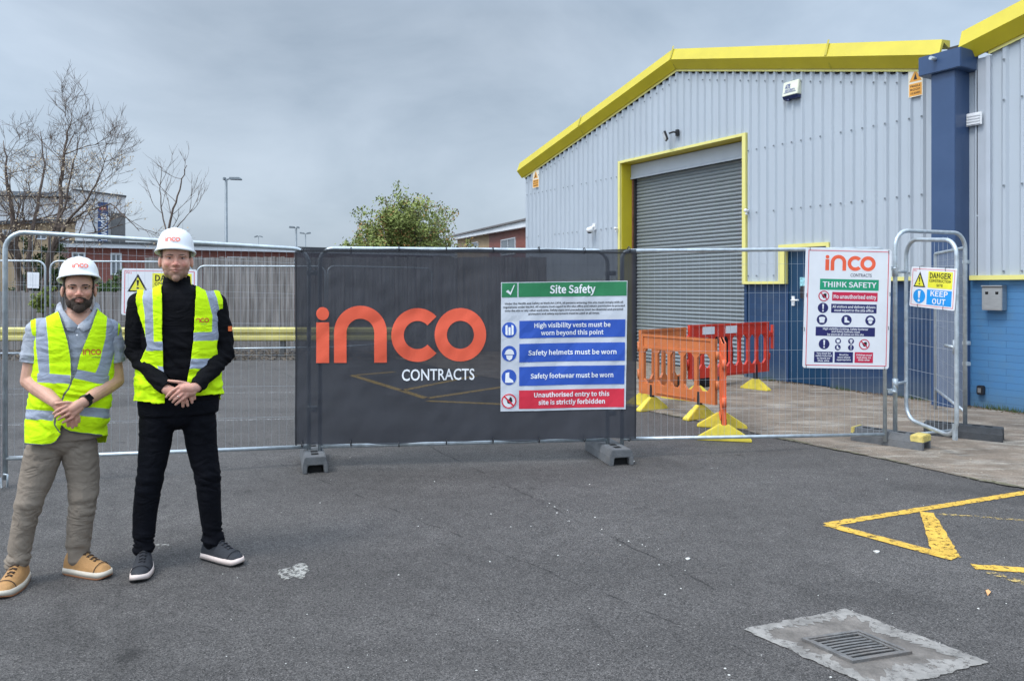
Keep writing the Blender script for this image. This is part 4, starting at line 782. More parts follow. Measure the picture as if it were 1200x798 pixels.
for z in (1.75, .62):
    hg = MB(); p = Vector(LP(0, z)); hg.tube([(p.x,p.y,z),(-hh,0,z)], .014, 8); hg.tube([(-hh,0,z-.05),(-hh,0,z+.05)], .028, 8); hg.build('hinge', m_galv, lo)
kp = MB(); p = LP(Ll-.02, .0); kp.box(p[0]-.016, p[0]+.016, p[1]-.016, p[1]+.016, .17, .32); kp.build('drop_bolt', m_galv, lo)
for z in (1.86, 1.0, .78):
    cc = MB(); cc.box(hh-.01, hh+.05, -.03, .03, z-.02, z+.02); cc.build('clamp', m_galv, gate, bevel=.004)
for z in (1.78, .55):
    cc = MB(); cc.box(-hh-.12, -hh+.0, -.03, .03, z-.02, z+.02); cc.cyl((-hh-.06,-.06,z), .012, .12, 8, 'y'); cc.build('clamp', m_galv, gate, bevel=.004)
# panel folded back behind the gate
fence_panel('wire_fence', XY(1096,9.9), XY(1131,8.25), (.27,.24), (2.03,2.02), 'densely wired fence panel folded back behind the pedestrian gate', rc=.02, pitch=.03, row=.2, wr=.0012, leg=.02)

# ================================================================ banner
m_coral = mat('coral_print', (.86,.125,.06), .6, var=.03, alpha=.90); m_wprint = mat('white_print', (.80,.82,.84), .6, var=.03)
def scrim_mat():
    m = mat('charcoal_scrim', (.026,.029,.039), .75, var=.10, scale=5, bump=.5, bscale=6)
    m.node_tree.nodes['Principled BSDF'].inputs['Alpha'].default_value = .875; return m
bA, bB = Vector((*XY(345.5,6.665),0)), Vector((*XY(745.5,7.02),0))
BP = Plane(bA, bB-bA); BL = (bB-bA).length
def rip(u, z):
    e = math.sin(math.pi*min(1,max(0,(z-.2)/1.7)))
    return (.015*math.sin(u*5.2+z*1.3)*e+.014*noise.noise(Vector((u*2.3, z*3.1, 4)))+.009*math.sin(u*14.5+z*5)*math.exp(-((z-1.92)/.22)**2)+.006*math.sin(u*14.5-z*4+1)*math.exp(-((z-.2)/.2)**2)+.006*noise.noise(Vector((u*9-z*4,z*7,1)))+.010*(1-2*abs(noise.noise(Vector((u*1.6+z*1.5, z*2.1-u, 9)))))*e)
def bfn(u, v, l): return (u, rip(u, v)-l, v)
bn = empty('banner', bA, BP.rz, 'long dark see-through banner with coral company logo and white safety sign tied to the fence', 'banner')
NU, NV = 130, 56; mb = MB(); vs = []
def btop(u): return 1.925+.012*u/BL+.006*math.sin(u*9)-(.02 if u < .12 else 0)*(1-u/.12 if u < .12 else 0)
def bbot(u): return .205-.002*u+.006*math.sin(u*5.5)+.006*math.cos(u*11)
for j_ in range(NV+1):
    for i in range(NU+1):
        u = BL*i/NU; z = bbot(u)+(btop(u)-bbot(u))*j_/NV; vs.append(bfn(u, z, 0))
mb.add(vs, [(j_*(NU+1)+i, j_*(NU+1)+i+1, (j_+1)*(NU+1)+i+1, (j_+1)*(NU+1)+i) for j_ in range(NV) for i in range(NU)], True)
mb.build('scrim', scrim_mat(), bn, fix=False)
# stitched hem round the edge
hm = Art(bfn, .003); m_hem = mat('charcoal_hem', (.022,.023,.028), .75, alpha=.92)
hm.rect('h', 0.004, .20, .016, 1.90, 1); hm.rect('h', BL-.016, .20, BL-.004, 1.91, 1)
hm.rect('h', .017, 1.90, BL-.017, 1.915, 1)
hm.flush({'h':'hem'}, {'h':m_hem}, bn)
def bl(px, py): return BP.loc(px, py)
ar = Art(bfn, .008)
u0, v0 = bl(370.3, 425.5); _, v1 = bl(370.3, 361.5); hgt = (v1-v0)*1.0
u1, _ = bl(569.5, 425)
kx = (u1-u0)/((531+82-80)/164.*hgt)
_old = ar.put
def put_logo(key, vs, fs, lay=1): _old(key, [(u0+(u-u0)*kx, v) for u, v in vs], fs, lay)
ar.put = put_logo; ar.logo('c', u0, v0, hgt); ar.put = _old
ar.flush({'c':'logo'}, {'c':m_coral}, bn)
ar = Art(bfn, .006); a = bl(471,446); c = bl(556,435); ar.text('w', 'CONTRACTS', (a[0]+c[0])/2, (a[1]+c[1])/2, c[0]-a[0], (c[1]-a[1])*1.0, .012, 1, font='b')
ar.flush({'w':'lettering'}, {'w':m_wprint}, bn)
# site safety panel
m_sw = mat('white_mesh_print', (.62,.65,.70), .6, var=.04, scale=4, alpha=.95); m_sg = mat('green_print', (.025,.22,.085), .6, var=.06, alpha=.93); m_sb = mat('blue_print_panel', (.028,.095,.46), .6, var=.06, alpha=.97); m_sr = mat('red_print_panel', (.68,.03,.06), .6, var=.06, alpha=.97)
# sheet drawn in the coordinates of a close view of the photo: 34..728 x 44..757, sheared to its four corners
c00, c10, c01, c11 = bl(586.5,482), bl(733,479.3), bl(587,331), bl(735,329)
def sq(x, y):
    s = (x-34)/694.; t = (757-y)/713.
    u = (c00[0]*(1-s)+c10[0]*s)*(1-t)+(c01[0]*(1-s)+c11[0]*s)*t
    v = (c00[1]*(1-s)+c10[1]*s)*(1-t)+(c01[1]*(1-s)+c11[1]*s)*t
    return u, v
def sfn(u, v, l): a, b = sq(u, -v); return bfn(a, b, l)
S = Art(sfn, .0028)
def srect(k, x0, y0, x1, y1, lay=2): S.rect(k, x0, -y1, x1, -y0, lay, 30)
srect('w', 34, 44, 728, 757, 2)
srect('g', 38, 48, 122, 127, 3); srect('g', 129, 48, 724, 127, 3)
S.poly('t', [(60,-95),(72,-86),(84,-100),(104,-58),(108,-60),(86,-115)], 4)
S.text('t', 'Site Safety', 425, -87, 250, 42, .035, 4)
for i, ln in enumerate(('Under the Health and Safety at Work Act 1974, all persons entering this site must comply with all', 'regulations under the Act. All visitors must report to the site office and obtain permission to proceed', 'onto the site or any other work area. Safety signs and procedures must be observed and personal', 'protective and safety equipment must be used at all times.')):
    S.text('k', ln, 380, -(162+19.5*i), 650 if i in (0,2) else (668 if i == 1 else 392), 10, .006, 3)
for y0_, y1_, l1, l2, k in ((258,355,'High visibility vests must be','worn beyond this point','b'), (385,487,'Safety helmets must be worn',None,'b'), (512,617,'Safety footwear must be worn',None,'b'), (642,745,'Unauthorised entry to this','site is strictly forbidden','r')):
    srect(k, 134, y0_, 718, y1_, 3)
    if l2: S.text('t', l1, 426, -(y0_+27), 420, 24, .025, 4); S.text('t', l2, 426, -(y0_+69), 345 if k == 'b' else 372, 24, .025, 4)
    else: S.text('t', l1, 426, -((y0_+y1_)/2), 488 if 'helmets' in l1 else 460, 25, .025, 4)
for cy in (307, 437, 568): S.disc('b', 79, -cy, 40, 3, ry=43)
S.poly('t', [(58,-284),(68,-278),(72,-292),(88,-292),(92,-278),(102,-284),(102,-330),(94,-336),(64,-336),(58,-330)], 4)
S.rect('b', 70, -345, 74, -280, 5); S.rect('b', 86, -345, 90, -280, 5)
S.arc('t', 80, -436, 24, 0, 0, 180, 4, 20); S.rect('t', 54, -442, 106, -436, 4); S.poly('t', [(62,-446),(98,-446),(94,-466),(80,-476),(66,-466)], 4)
S.poly('t', [(60,-545),(80,-540),(80,-570),(100,-585),(104,-598),(58,-598)], 4)
S.disc('t', 79, -700, 40, 3, ry=43)
S.arc('r', 79, -700, 41, 34, 0, 360, 4); S.poly('k', [(66,-690),(72,-712),(88,-716),(98,-700),(94,-682),(84,-676),(80,-690)], 4)
S.poly('r', [(50,-676),(56,-670),(108,-724),(102,-730)], 5)
sp = S.flush({'w':'safety_panel','g':'green_header','b':'blue_notices','r':'red_notice','t':'white_lettering','k':'small_print'}, {'w':m_sw,'g':m_sg,'b':m_sb,'r':m_sr,'t':m_wprint,'k':m_blk}, bn)
pw = sp['w']
for k in 'gbrtk': sp[k].parent = pw
# ties
m_tie = m_dk
for i in range(8):
    u = .06+(BL-.12)*i/7.
    for z in (btop(u)-.005, bbot(u)+.0):
        t = MB(); t.tube([(u+.028*0+.0, .0+.045*math.cos(a_)+.035, z+.028*math.sin(a_)) for a_ in [2*math.pi*k/10 for k in range(10)]], .005, 5, closed=True); t.build('cable_tie', m_tie, bn)

# ================================================================ rigid signs
m_board = mat('white_sign_board', (.78,.79,.81), .4, var=.03); m_redl = mat('red_border', (.72,.10,.13), .5); m_grn = mat('green_sign', (.012,.32,.16), .5); m_red = mat('crimson_sign', (.58,.02,.07), .5); m_nvy = mat('navy_sign', (.018,.02,.12), .5)
m_yels = mat('yellow_sign', (.83,.78,.05), .45); m_cyan = mat('sky_blue_sign', (.01,.30,.75), .45); m_coral2 = mat('coral_sign', (.88,.13,.055), .5); m_grey_t = mat('charcoal_letters', (.08,.08,.12), .5)
SM = {'w':m_board,'l':m_redl,'g':m_grn,'r':m_red,'n':m_nvy,'y':m_yels,'c':m_cyan,'o':m_coral2,'k':m_blk,'t':m_board,'d':m_grey_t}
SN = {'l':'border','g':'green_header','r':'red_notices','n':'navy_notices','y':'yellow_panel','c':'blue_panel','o':'logo','k':'black_print','t':'white_print','d':'grey_lettering'}
def sign(name, plane, corners, box, label, off=-.045, thick=.004, curl=.0):
    """corners: TL, TR, BR, BL in picture px; box: x0,y0,x1,y1 of the drawing"""
    TL, TR, BR, BLc = [plane.loc(*c, off=off) for c in corners]; x0, y0, x1, y1 = box
    mu = sum(c[0] for c in (TL,TR,BR,BLc))/4; mz = sum(c[1] for c in (TL,TR,BR,BLc))/4
    r = empty(name, plane.world(mu, off, mz), plane.rz, label, 'sign')
    def fn(u, v, l):
        s = (u-x0)/(x1-x0); t = (v+y1)/(y1-y0)
        a = (BLc[0]*(1-s)+BR[0]*s)*(1-t)+(TL[0]*(1-s)+TR[0]*s)*t; b = (BLc[1]*(1-s)+BR[1]*s)*(1-t)+(TL[1]*(1-s)+TR[1]*s)*t
        return (a-mu, -l-curl*math.sin(s*math.pi), b-mz)
    A_ = Art(fn, .0011)
    # board with thickness
    mb = MB(); n = 8; rr = (x1-x0)*.03; pts = []
    for cx, cy, a0 in ((x0+rr,y1-rr,180),(x1-rr,y1-rr,270),(x1-rr,y0+rr,0),(x0+rr,y0+rr,90)):
        for k in range(5): aa = R(a0+22.5*k); pts.append((cx+rr*math.cos(aa), -(cy)+rr*math.sin(aa)))
    fr_ = [fn(u,v,0) for u,v in pts]; bk = [(p[0],p[1]+thick,p[2]) for p in fr_]; m_ = len(pts)
    mb.add(fr_+bk, [tuple(range(m_)), tuple(reversed(range(m_,2*m_)))]+[(i,(i+1)%m_,(i+1)%m_+m_,i+m_) for i in range(m_)]); mb.build('board', m_board, r)
    return r, A_
def ties(r, A_, pts):
    for (x, y) in pts:
        p = Vector(A_.fn(x, -y, 0)); t = MB(); t.tube([(p.x,p.y-.004,p.z-.015),(p.x,p.y-.005,p.z+.016),(p.x,p.y+.04,p.z+.018),(p.x,p.y+.04,p.z-.014)], .003, 5, closed=True); t.build('cable_tie', m_dk, r)
PC = Plane(Vector((*XY(729,7.08),0)), Vector((*XY(1037,7.60),0))-Vector((*XY(729,7.08),0)))
r, T = sign('safety_sign', PC, ((944.5,290),(1045,292.5),(1041.5,432.5),(940.5,431)), (47,50,545,757), 'tall white THINK SAFETY sign with coral logo tied to the fence beside the gate')
def tr(k, x0, y0, x1, y1, lay=1): T.rect(k, x0, -y1, x1, -y0, lay, 1e9)
T.frame('l', 62, -742, 530, -64, 4.5, 1)
_o2 = T.put; lk = (452-160)/((531+82-80)/164.*88)
T.put = lambda key, vs, fs, lay=1: _o2(key, [(160+(u-160)*lk, v) for u, v in vs], fs, lay)
T.logo('o', 160, -182, 88); T.put = _o2
T.text('d', 'CONTRACTS', 368, -209, 124, 14, .012, 1, font='b')
tr('g', 132, 232, 473, 296); T.text('t', 'THINK SAFETY', 303, -264, 312, 30, .045, 2)
def pict(kind, x, y, r_):
    if kind == 'no':
        T.disc('w', x, -y, r_, 1); T.arc('r', x, -y, r_, r_*.82, 0, 360, 2); T.poly('k', [(x-r_*.4,-y+r_*.1),(x-r_*.1,-y-r_*.4),(x+r_*.45,-y-r_*.35),(x+r_*.5,-y+r_*.45),(x+r_*.1,-y+r_*.5)], 2); T.poly('r', [(x-r_*.72,-y+r_*.58),(x-r_*.58,-y+r_*.72),(x+r_*.72,-y-r_*.58),(x+r_*.58,-y-r_*.72)], 3); return
    T.disc('n', x, -y, r_, 1)
    if kind == '!': T.poly('t', [(x-r_*.17,-y+r_*.75),(x+r_*.17,-y+r_*.75),(x+r_*.09,-y-r_*.25),(x-r_*.09,-y-r_*.25)], 2); T.disc('t', x, -y-r_*.58, r_*.16, 2)
    if kind == 'vest': T.poly('t', [(x-r_*.6,-y+r_*.4),(x-r_*.25,-y+r_*.55),(x+r_*.25,-y+r_*.55),(x+r_*.6,-y+r_*.4),(x+r_*.42,-y-r_*.6),(x-r_*.42,-y-r_*.6)], 2)
    if kind == 'boot': T.poly('t', [(x-r_*.4,-y+r_*.6),(x+r_*.1,-y+r_*.6),(x+r_*.1,-y),(x+r_*.6,-y-r_*.3),(x+r_*.6,-y-r_*.5),(x-r_*.4,-y-r_*.5)], 2)
    if kind == 'hat': T.arc('t', x, -y+r_*.05, r_*.6, 0, 0, 180, 2, 16); T.poly('t', [(x-r_*.42,-y-r_*.05),(x+r_*.42,-y-r_*.05),(x+r_*.3,-y-r_*.55),(x,-y-r_*.7),(x-r_*.3,-y-r_*.55)], 2)
pict('no', 156, 333, 31); tr('r', 204, 308, 468, 360); T.text('t', 'No unauthorised entry', 336, -335, 248, 22, .04, 2)
pict('!', 153, 403, 30); tr('n', 200, 378, 464, 430); T.text('t', 'All visitors and delivery drivers', 332, -394, 250, 14, .03, 2); T.text('t', 'must report to the site office', 332, -415, 228, 14, .03, 2)
pict('vest', 149, 472, 30); pict('boot', 290, 472, 30); pict('hat', 429, 472, 30)
tr('n', 115, 514, 458, 567); T.text('t', 'High visibility clothing, Safety footwear', 287, -525, 262, 11, .03, 2); T.text('t', 'and Safety helmets must', 287, -541, 165, 11, .03, 2); T.text('t', 'be worn at all times on this site', 287, -557, 210, 11, .03, 2)
pict('!', 165, 615, 31); pict('vest', 245, 596, 17); pict('hat', 320, 596, 17); pict('boot', 244, 634, 17); pict('!', 320, 634, 17); pict('no', 397, 614, 31)
for k, x0_, x1_, ls in (('n',110,217,('You must be','safely inducted','to work on','this site')), ('n',227,333,('Must be','worn where','appropriate')), ('r',343,450,('Children must','not play on','this site'))):
    tr(k, x0_, 660, x1_, 723)
    for i, ln in enumerate(ls): T.text('t', ln, (x0_+x1_)/2, -(691+(i-(len(ls)-1)/2)*14.5), min(92, 7.4*len(ln)), 10, .03, 2)
T.flush(SN, SM, r); ties(r, T, ((70,58),(527,66),(58,330),(540,315),(50,530),(536,515),(66,748),(520,750)))
def danger(A_, full=True):
    # box 0..300 x 0..236
    A_.frame('l', 10, -226, 290, -10, 3, 1)
    A_.poly('k', [(22,-118),(104,-118),(63,-26)], 1); A_.poly('y', [(33,-111),(93,-111),(63,-44)], 2)
    A_.poly('k', [(58,-58),(68,-58),(65,-88),(61,-88)], 3); A_.disc('k', 63, -99, 5, 3)
    A_.rect('y', 120, -118, 278, -22, 1, 1e9); A_.text('k', 'DANGER', 199, -46, 136, 30, .03, 2); A_.text('k', 'CONSTRUCTION', 199, -76, 140, 15, .0, 2); A_.text('k', 'SITE', 199, -101, 42, 14, .0, 2)
    A_.disc('c', 66, -172, 42, 1); A_.poly('t', [(57,-140),(75,-140),(71,-182),(61,-182)], 2); A_.disc('t', 66, -197, 8, 2)
    A_.rect('c', 118, -216, 278, -128, 1, 1e9); A_.text('t', 'KEEP', 199, -149, 112, 30, .03, 2); A_.text('t', 'OUT', 199, -193, 86, 30, .03, 2)
    A_.text('l', 'PVC1', 28, -22, 22, 8, .0, 1)
lw0 = (Matrix.Translation((gp_+gq)/2) @ Matrix.Rotation(math.atan2(gd.y,gd.x), 4, 'Z'))
PG = Plane(Vector((*XY(1062,7.80),0)), Vector((*XY(1121,7.05),0))-Vector((*XY(1062,7.80),0)))
r, A_ = sign('danger_sign', PG, ((1068.5,312.5),(1121.5,315),(1118.5,364.5),(1065.5,358.5)), (0,0,300,236), 'DANGER construction site KEEP OUT sign tied to the open gate leaf', off=-.03); danger(A_); A_.flush(SN, SM, r); ties(r, A_, ((60,6),(230,6),(60,230),(230,230)))
# ================================================================ plastic barriers
m_orb = mat('worn_orange_plastic', (.54,.155,.045), .5, var=.14, scale=7, dirt=.35, dcol=(.32,.12,.05), dscale=5, bump=.15, bscale=20)
m_orb2 = mat('bright_orange_plastic', (.74,.13,.04), .45, var=.1, scale=7, dirt=.25, dcol=(.35,.10,.05), dscale=5)
m_rdb = mat('red_plastic', (.60,.045,.022), .42, var=.1, scale=6, dirt=.2, dcol=(.3,.05,.04), dscale=5)
m_yft = mat('yellow_foot', (.72,.58,.06), .55, var=.15, scale=9, dirt=.45, dcol=(.28,.22,.06), dscale=8)
m_refl = mat('white_reflector', (.72,.73,.75), .35, var=.03)
def barrier(A, B, zb, zt, m, label, nslat=6, feet=(.18,.82), reflect=False, lug=0, footw=.26, flip=1, thin=.045, footlen=.50):
    A = Vector((A[0],A[1],0)); B = Vector((B[0],B[1],0)); d = B-A; L_ = d.length; r = empty('barrier', (A+B)/2, math.atan2(d.y,d.x), label, 'barrier', 'plastic pedestrian barriers in front of the roller shutter'); h = L_/2; H = zt-zb
    mb = MB(); y0, y1 = -thin/2, thin/2
    tb = H*.20; bb = H*.18
    mb.box(-h+.003,h-.003,y0+.012,y1-.012,zt-tb,zt)                       # recessed top beam web
    for z0_, z1_ in ((zt-.03, zt+.0),(zt-tb-.03,zt-tb)): mb.box(-h,h,y0,y1,z0_,z1_)
    mb.box(-h,-h+.07,y0,y1,zt-tb,zt-.03); mb.box(h-.07,h,y0,y1,zt-tb,zt-.03)
    mb.box(-h,h,y0,y1,zb,zb+bb)
    mb.box(-h,-h+.08,y0,y1,zb+bb,zt-tb-.03); mb.box(h-.08,h,y0,y1,zb+bb,zt-tb-.03)
    n = nslat; gap = (L_-.16)/n
    for i in range(1, n):
        x = -h+.08+gap*i; mb.box(x-.026,x+.026,y0+.004,y1-.004,zb+bb,zt-tb-.03)
    for i in range(n):                                                    # chamfered slot corners
        xa, xb = -h+.08+gap*i+(.026 if i else 0), -h+.08+gap*(i+1)-(.026 if i < n-1 else 0); c = min(.05, (xb-xa)*.45)
        for zc, s in ((zb+bb, 1), (zt-tb-.03, -1)):
            mb.prism([(xa,zc),(xa+c,zc),(xa,zc+s*c*1.2)], y0+.006, y1-.006); mb.prism([(xb,zc),(xb,zc+s*c*1.2),(xb-c,zc)], y0+.006, y1-.006)
    mb.box(-h+.25*L_, h-.25*L_, y0-.012, y0-.002, zb+.03, zb+.05)
    mb.build('panel', m, r)
    lg = MB()
    for s in (-1, 1):
        for z in (zb+H*.30, zb+H*.75): lg = MB(); lg.cyl((s*(h+.022),0,z-.05), .024, .10, 8); lg.build('hinge_lug', m, r)
    for f in feet:
        x = -h+L_*f; s = MB(); s.box(x-.018, x+.018, -.028, .028, .06, zb+.08); s.box(x-.016,x+.016,y0-.004,y0-.001,zb+.07,zb+.13); s.build('stem', m_dk, r)
        ft = MB(); fl_ = footlen/2
        ft.add([(x-.05,-fl_,.002),(x+.05,-fl_,.002),(x+.05,fl_,.002),(x-.05,fl_,.002),(x-.05,-fl_,.025),(x+.05,-fl_,.025),(x+.05,fl_,.025),(x-.05,fl_,.025),(x-.03,-.05,.17),(x+.03,-.05,.17),(x+.03,.05,.17),(x-.03,.05,.17)],
               [(0,1,5,4),(1,2,6,5),(2,3,7,6),(3,0,4,7),(4,5,9,8),(5,6,10,9),(6,7,11,10),(7,4,8,11),(8,9,10,11),(3,2,1,0)])
        ft.build('foot', m_yft, r, bevel=.006)
    if reflect:
        for f in reflect:
            q = MB(); x = -h+L_*f; q.box(x-.13,x+.13,y0-.002,y0+.010,zt-tb+.01,zt-.035); q.build('reflector', m_refl, r)
    return r
barrier((1.70,10.05),(2.42,9.0), .20, .98, m_orb, 'worn orange plastic barrier with slots, foremost of the row facing the camera', 5, (.17,.80))
barrier((2.44,8.85),(2.195,7.86), .14, 1.01, m_orb2, 'bright orange barrier seen end on, nearest to the fence', 5, (.22,.97), footlen=.55)
barrier((1.72,10.2),(2.50,10.95), .20, 1.02, m_orb, 'orange barrier running back from the worn one to the red one', 4, (.06,.8))
rb_ = barrier((2.55,10.95),(4.06,12.05), .27, 1.05, m_rdb, 'long red plastic barrier with white reflector squares', 8, (.1,.83), reflect=(.22,.50))
br = MB(); h_ = math.hypot(1.51,1.10)/2; br.box(h_+.10,h_+.135,-.02,.02,.62,1.0); br.box(h_+.02,h_+.10,-.015,.015,.82,.88); br.build('end_bracket', m_rdb, rb_)
m_hose = mat('black_rubber_hose', (.012,.012,.014), .55)
mb = MB(); c_ = Vector((3.15,12.2,.45)); a = (Vector((4.06,12.05,0))-Vector((2.55,10.95,0))).normalized()
for k in range(3): mb.tube([c_+a*(.42*math.cos(t)+.03*k)+Vector((.05*k,.09*k,.42*math.sin(t)+.02*k)) for t in [2*math.pi*i/28 for i in range(28)]], .055, 10, closed=True)
tag(mb.build('hose_coil', m_hose), 'thick black hose coil standing behind the red barrier', 'hose')

# ================================================================ background left
# back row of fence panels
fence_panel('wire_fence', XY(-95,15.2), XY(53,15.6), .26, 2.14, 'far wire fence panel with a small white notice, left of the bearded man', group='back row of fence panels', wr=.0017, pitch=.075, rc=.16)
fence_panel('wire_fence', XY(59,15.6), XY(224,16.2), .26, 2.14, 'far wire fence panel carrying the yellow DANGER sign between the men', group='back row of fence panels', wr=.0017, pitch=.075, rc=.16)
fence_panel('wire_fence', XY(231,16.6), XY(381,17.0), .26, 2.07, 'far wire fence panel right of the man in the black top, before the wooden fence', group='back row of fence panels', wr=.0017, pitch=.075, rc=.16)
fence_panel('wire_fence', XY(384,17.0), XY(506,19.0), .26, 2.08, 'farthest wire fence panel seen dimly through the dark banner', group='back row of fence panels', wr=.0017, pitch=.075, rc=.16)
for px, Y, lb in ((56,15.6,'low grey foot of the far fence behind the arm of the bearded man'),(228,16.4,'low grey foot of the far fence behind the man in black')):
    x, y = XY(px, Y); block(Vector((x,y,0)), R(80), label=lb)
PB = Plane(Vector((*XY(59,15.6),0)), Vector((*XY(224,16.2),0))-Vector((*XY(59,15.6),0)))
r, A_ = sign('danger_sign', PB, ((143,314.5),(231,316),(231,371),(142,369)), (0,0,300,200), 'DANGER construction sign half hidden behind the man in the black top', off=-.06)
_p = A_.put; A_.put = lambda k, vs, fs, lay=1: _p(k, [(u, v*200/236.) for u, v in vs], fs, lay)
danger(A_); A_.put = _p; A_.lift = .004; A_.flush(SN, SM, r)
PB0 = Plane(Vector((*XY(-95,15.2),0)), Vector((*XY(53,15.6),0))-Vector((*XY(-95,15.2),0)))
r, A_ = sign('notice', PB0, ((32,319),(46,319.5),(45.5,338),(32,337.5)), (0,0,100,135), 'small blank looking white notice on the far fence beside the thick tree trunk', off=-.05)
A_.lift = .004
for x in (28, 50, 72): A_.rect('d', x, -120, x+1.5, -15, 1, 1e9)
A_.flush({'d':'faint_columns'}, {'d': mat('faint_grey', (.5,.52,.55), .5)}, r)
m_lamp0 = mat('dull_steel_post', (.10,.10,.10), .6)
# yellow crash rail
cr_ = empty('crash_barrier', (*XY(180,17.6),0), 0, 'faded yellow steel crash rail running behind the back fence', 'crash barrier')
m_rail = mat('faded_yellow_rail', (.56,.50,.17), .5, var=.12, scale=3, dirt=.4, dcol=(.30,.25,.10), dscale=2)
mb = MB(); x0_, x1_ = XY(-260,17.6)[0]-cr_.location.x, XY(465,17.6)[0]-cr_.location.x
mb.prismx([(0,.36),(-.05,.39),(-.05,.46),(0,.50),(0,.53),(-.05,.57),(-.05,.64),(0,.68),(.01,.68),(-.03,.63),(.012,.52),(-.03,.45),(.01,.36)], x0_, x1_); mb.build('rail', m_rail, cr_)
for k in range(7):
    mb = MB(); x = x0_+.4+(x1_-x0_-.8)*k/6; mb.box(x-.05,x+.05,.012,.12,0,.66); mb.build('post', m_lamp0, cr_)
# leaf strip and low rubble
m_lit2 = mat('grey_brown_litter', (.14,.11,.08), .95, var=.5, scale=12)
mb = MB()
for i in range(3800):
    x = random.uniform(-14.5, -2.5); y = 18.2+random.uniform(-1.6,.3); z = .02+random.uniform(0,.11)*max(0,1-abs(y-17.9)/1.2); s = random.uniform(.02,.06); a = random.uniform(0,6.3)
    mb.add([(x+s*math.cos(a),y+s*math.sin(a),z),(x-s*math.sin(a)*.5,y+s*math.cos(a)*.5,z+random.uniform(-.02,.03)),(x-s*math.cos(a),y-s*math.sin(a),z),(x+s*math.sin(a)*.5,y-s*math.cos(a)*.5,z)], [(0,1,2,3)])
tag(mb.build('leaf_litter', m_lit2, fix=False), 'grey brown leaf litter and twigs under the yellow crash rail', 'leaf litter', kind='stuff')
# wooden fences
def wood_mat():
    m = mat('weathered_timber', (.215,.20,.19), .85, var=.5, scale=2.6, stretch=(5,5,.35), dirt=.85, dcol=(.06,.052,.048), dscale=1.9, bump=.4, bscale=30)
    return m
m_wood = wood_mat()
def board_fence(xa, xb, Y, zt, label, w=.11, jit=.02):
    r = empty('wooden_fence', ((xa+xb)/2, Y, 0), 0, label, 'fence'); mb = MB(); x = xa
    while x < xb:
        ww = w*random.uniform(.85,1.1); a = x-(xa+xb)/2; z = zt+random.uniform(-jit,jit); y = random.uniform(-.012,.012)
        mb.box(a, a+ww*.93, y, y+.02, .03, z); x += ww
    mb.build('boards', m_wood, r)
    h = (xb-xa)/2
    for z in (.35, zt-.3): q = MB(); q.box(-h, h, .035, .08, z, z+.08); q.build('rail', m_wood, r)
    return r
board_fence(XY(170,19)[0], XY(640,19)[0], 19, 2.36, 'tall grey weathered vertical board fence behind the back wire fence')
board_fence(XY(-60,19.2)[0], XY(168,19.2)[0], 19.2, 1.50, 'lower grey board fence under the tree behind the bearded man')
# brick building behind the wooden fence
m_rbrick = painted_brick('red_brick', (.23,.062,.045), (.28,.085,.06), (.20,.10,.08), .225, .075, .3, .3, (.10,.05,.04))
m_fascia = mat('white_fascia', (.70,.73,.76), .5, var=.06, scale=2); m_glass = mat('window_glass', (.10,.12,.14), .08, var=.2, scale=1.2, spec=.8); m_beige = mat('beige_render', (.42,.31,.19), .8, var=.12, scale=1.5); m_dgrey = mat('dark_grey_edge', (.06,.065,.07), .6)
Y_ = 30.; r = empty('brick_building', (*XY(78,Y_),0), R(30), 'low dark red brick building with white fascia behind the wooden fence', 'building')
PLB = Plane(r.location, (math.cos(R(30)), math.sin(R(30)))); xx = lambda q: PLB.loc(q, 300)[0]
xa, xb = 0, 16.5; zt_ = CH+(338-290)*Y_/F
mb = MB(); mb.box(xa, xb, 0, 12, 0, zt_); mb.build('wall', m_rbrick, r)
mb = MB(); mb.box(xa-.3, xb+.3, -.35, 12.3, zt_, zt_+.17); mb.build('fascia', m_fascia, r)
mb = MB(); mb.box(xa-.35, xb+.35, -.42, 12.4, zt_+.172, zt_+.25); mb.build('roof_edge', m_dgrey, r)
def window(r, xc, z0_, z1_, w_, y=-.0, cross=True, name='window'):
    f = MB(); t = .06; f.box(xc-w_/2, xc+w_/2, y-.05, y-.0, z1_-t, z1_); f.box(xc-w_/2, xc+w_/2, y-.05, y-.0, z0_, z0_+t); f.box(xc-w_/2, xc-w_/2+t, y-.05, y-.0, z0_+t, z1_-t); f.box(xc+w_/2-t, xc+w_/2, y-.05, y-.0, z0_+t, z1_-t)
    if cross: f.box(xc-.025, xc+.025, y-.045, y-.0, z0_+t, z1_-t)
    fo = f.build(name, m_fascia, r); g = MB(); g.box(xc-w_/2+t, xc+w_/2-t, y-.02, y-.004, z0_+t, z1_-t); g.build('pane', m_glass, fo)
for px, ya, yb, ww in ((92,295.5,303,14),(136,295.5,322,12),(285,297,304,40),(340,297,304,16)):
    zz = lambda q: CH+(338-q)*Y_/F; window(r, xx(px), zz(yb), zz(ya), ww*Y_/F)
# beige building on the far left
Y_ = 42.; r = empty('beige_building', (*XY(20,Y_),0), R(31), 'beige building with a dark sloping roof edge behind the bare tree', 'building')
PLB2 = Plane(r.location, (math.cos(R(31)), math.sin(R(31)))); zz = lambda q: CH+(338-q)*Y_/F; xx = lambda q: PLB2.loc(q, 300)[0]
mb = MB(); mb.prism([(xx(-160),0),(xx(88),0),(xx(88),zz(258)),(xx(0),zz(264)),(xx(-160),zz(272))], 0, 9); mb.build('wall', m_beige, r)
mb = MB(); mb.prism([(xx(-165),zz(272)),(xx(0),zz(264.2)),(xx(90),zz(258)),(xx(90),zz(254.5)),(xx(0),zz(260)),(xx(-165),zz(268))], -.3, 9.3); mb.build('roof_edge', m_dgrey, r)
for q in (10, 48, 74): window(r, xx(q), zz(280), zz(270), 12*Y_/F)
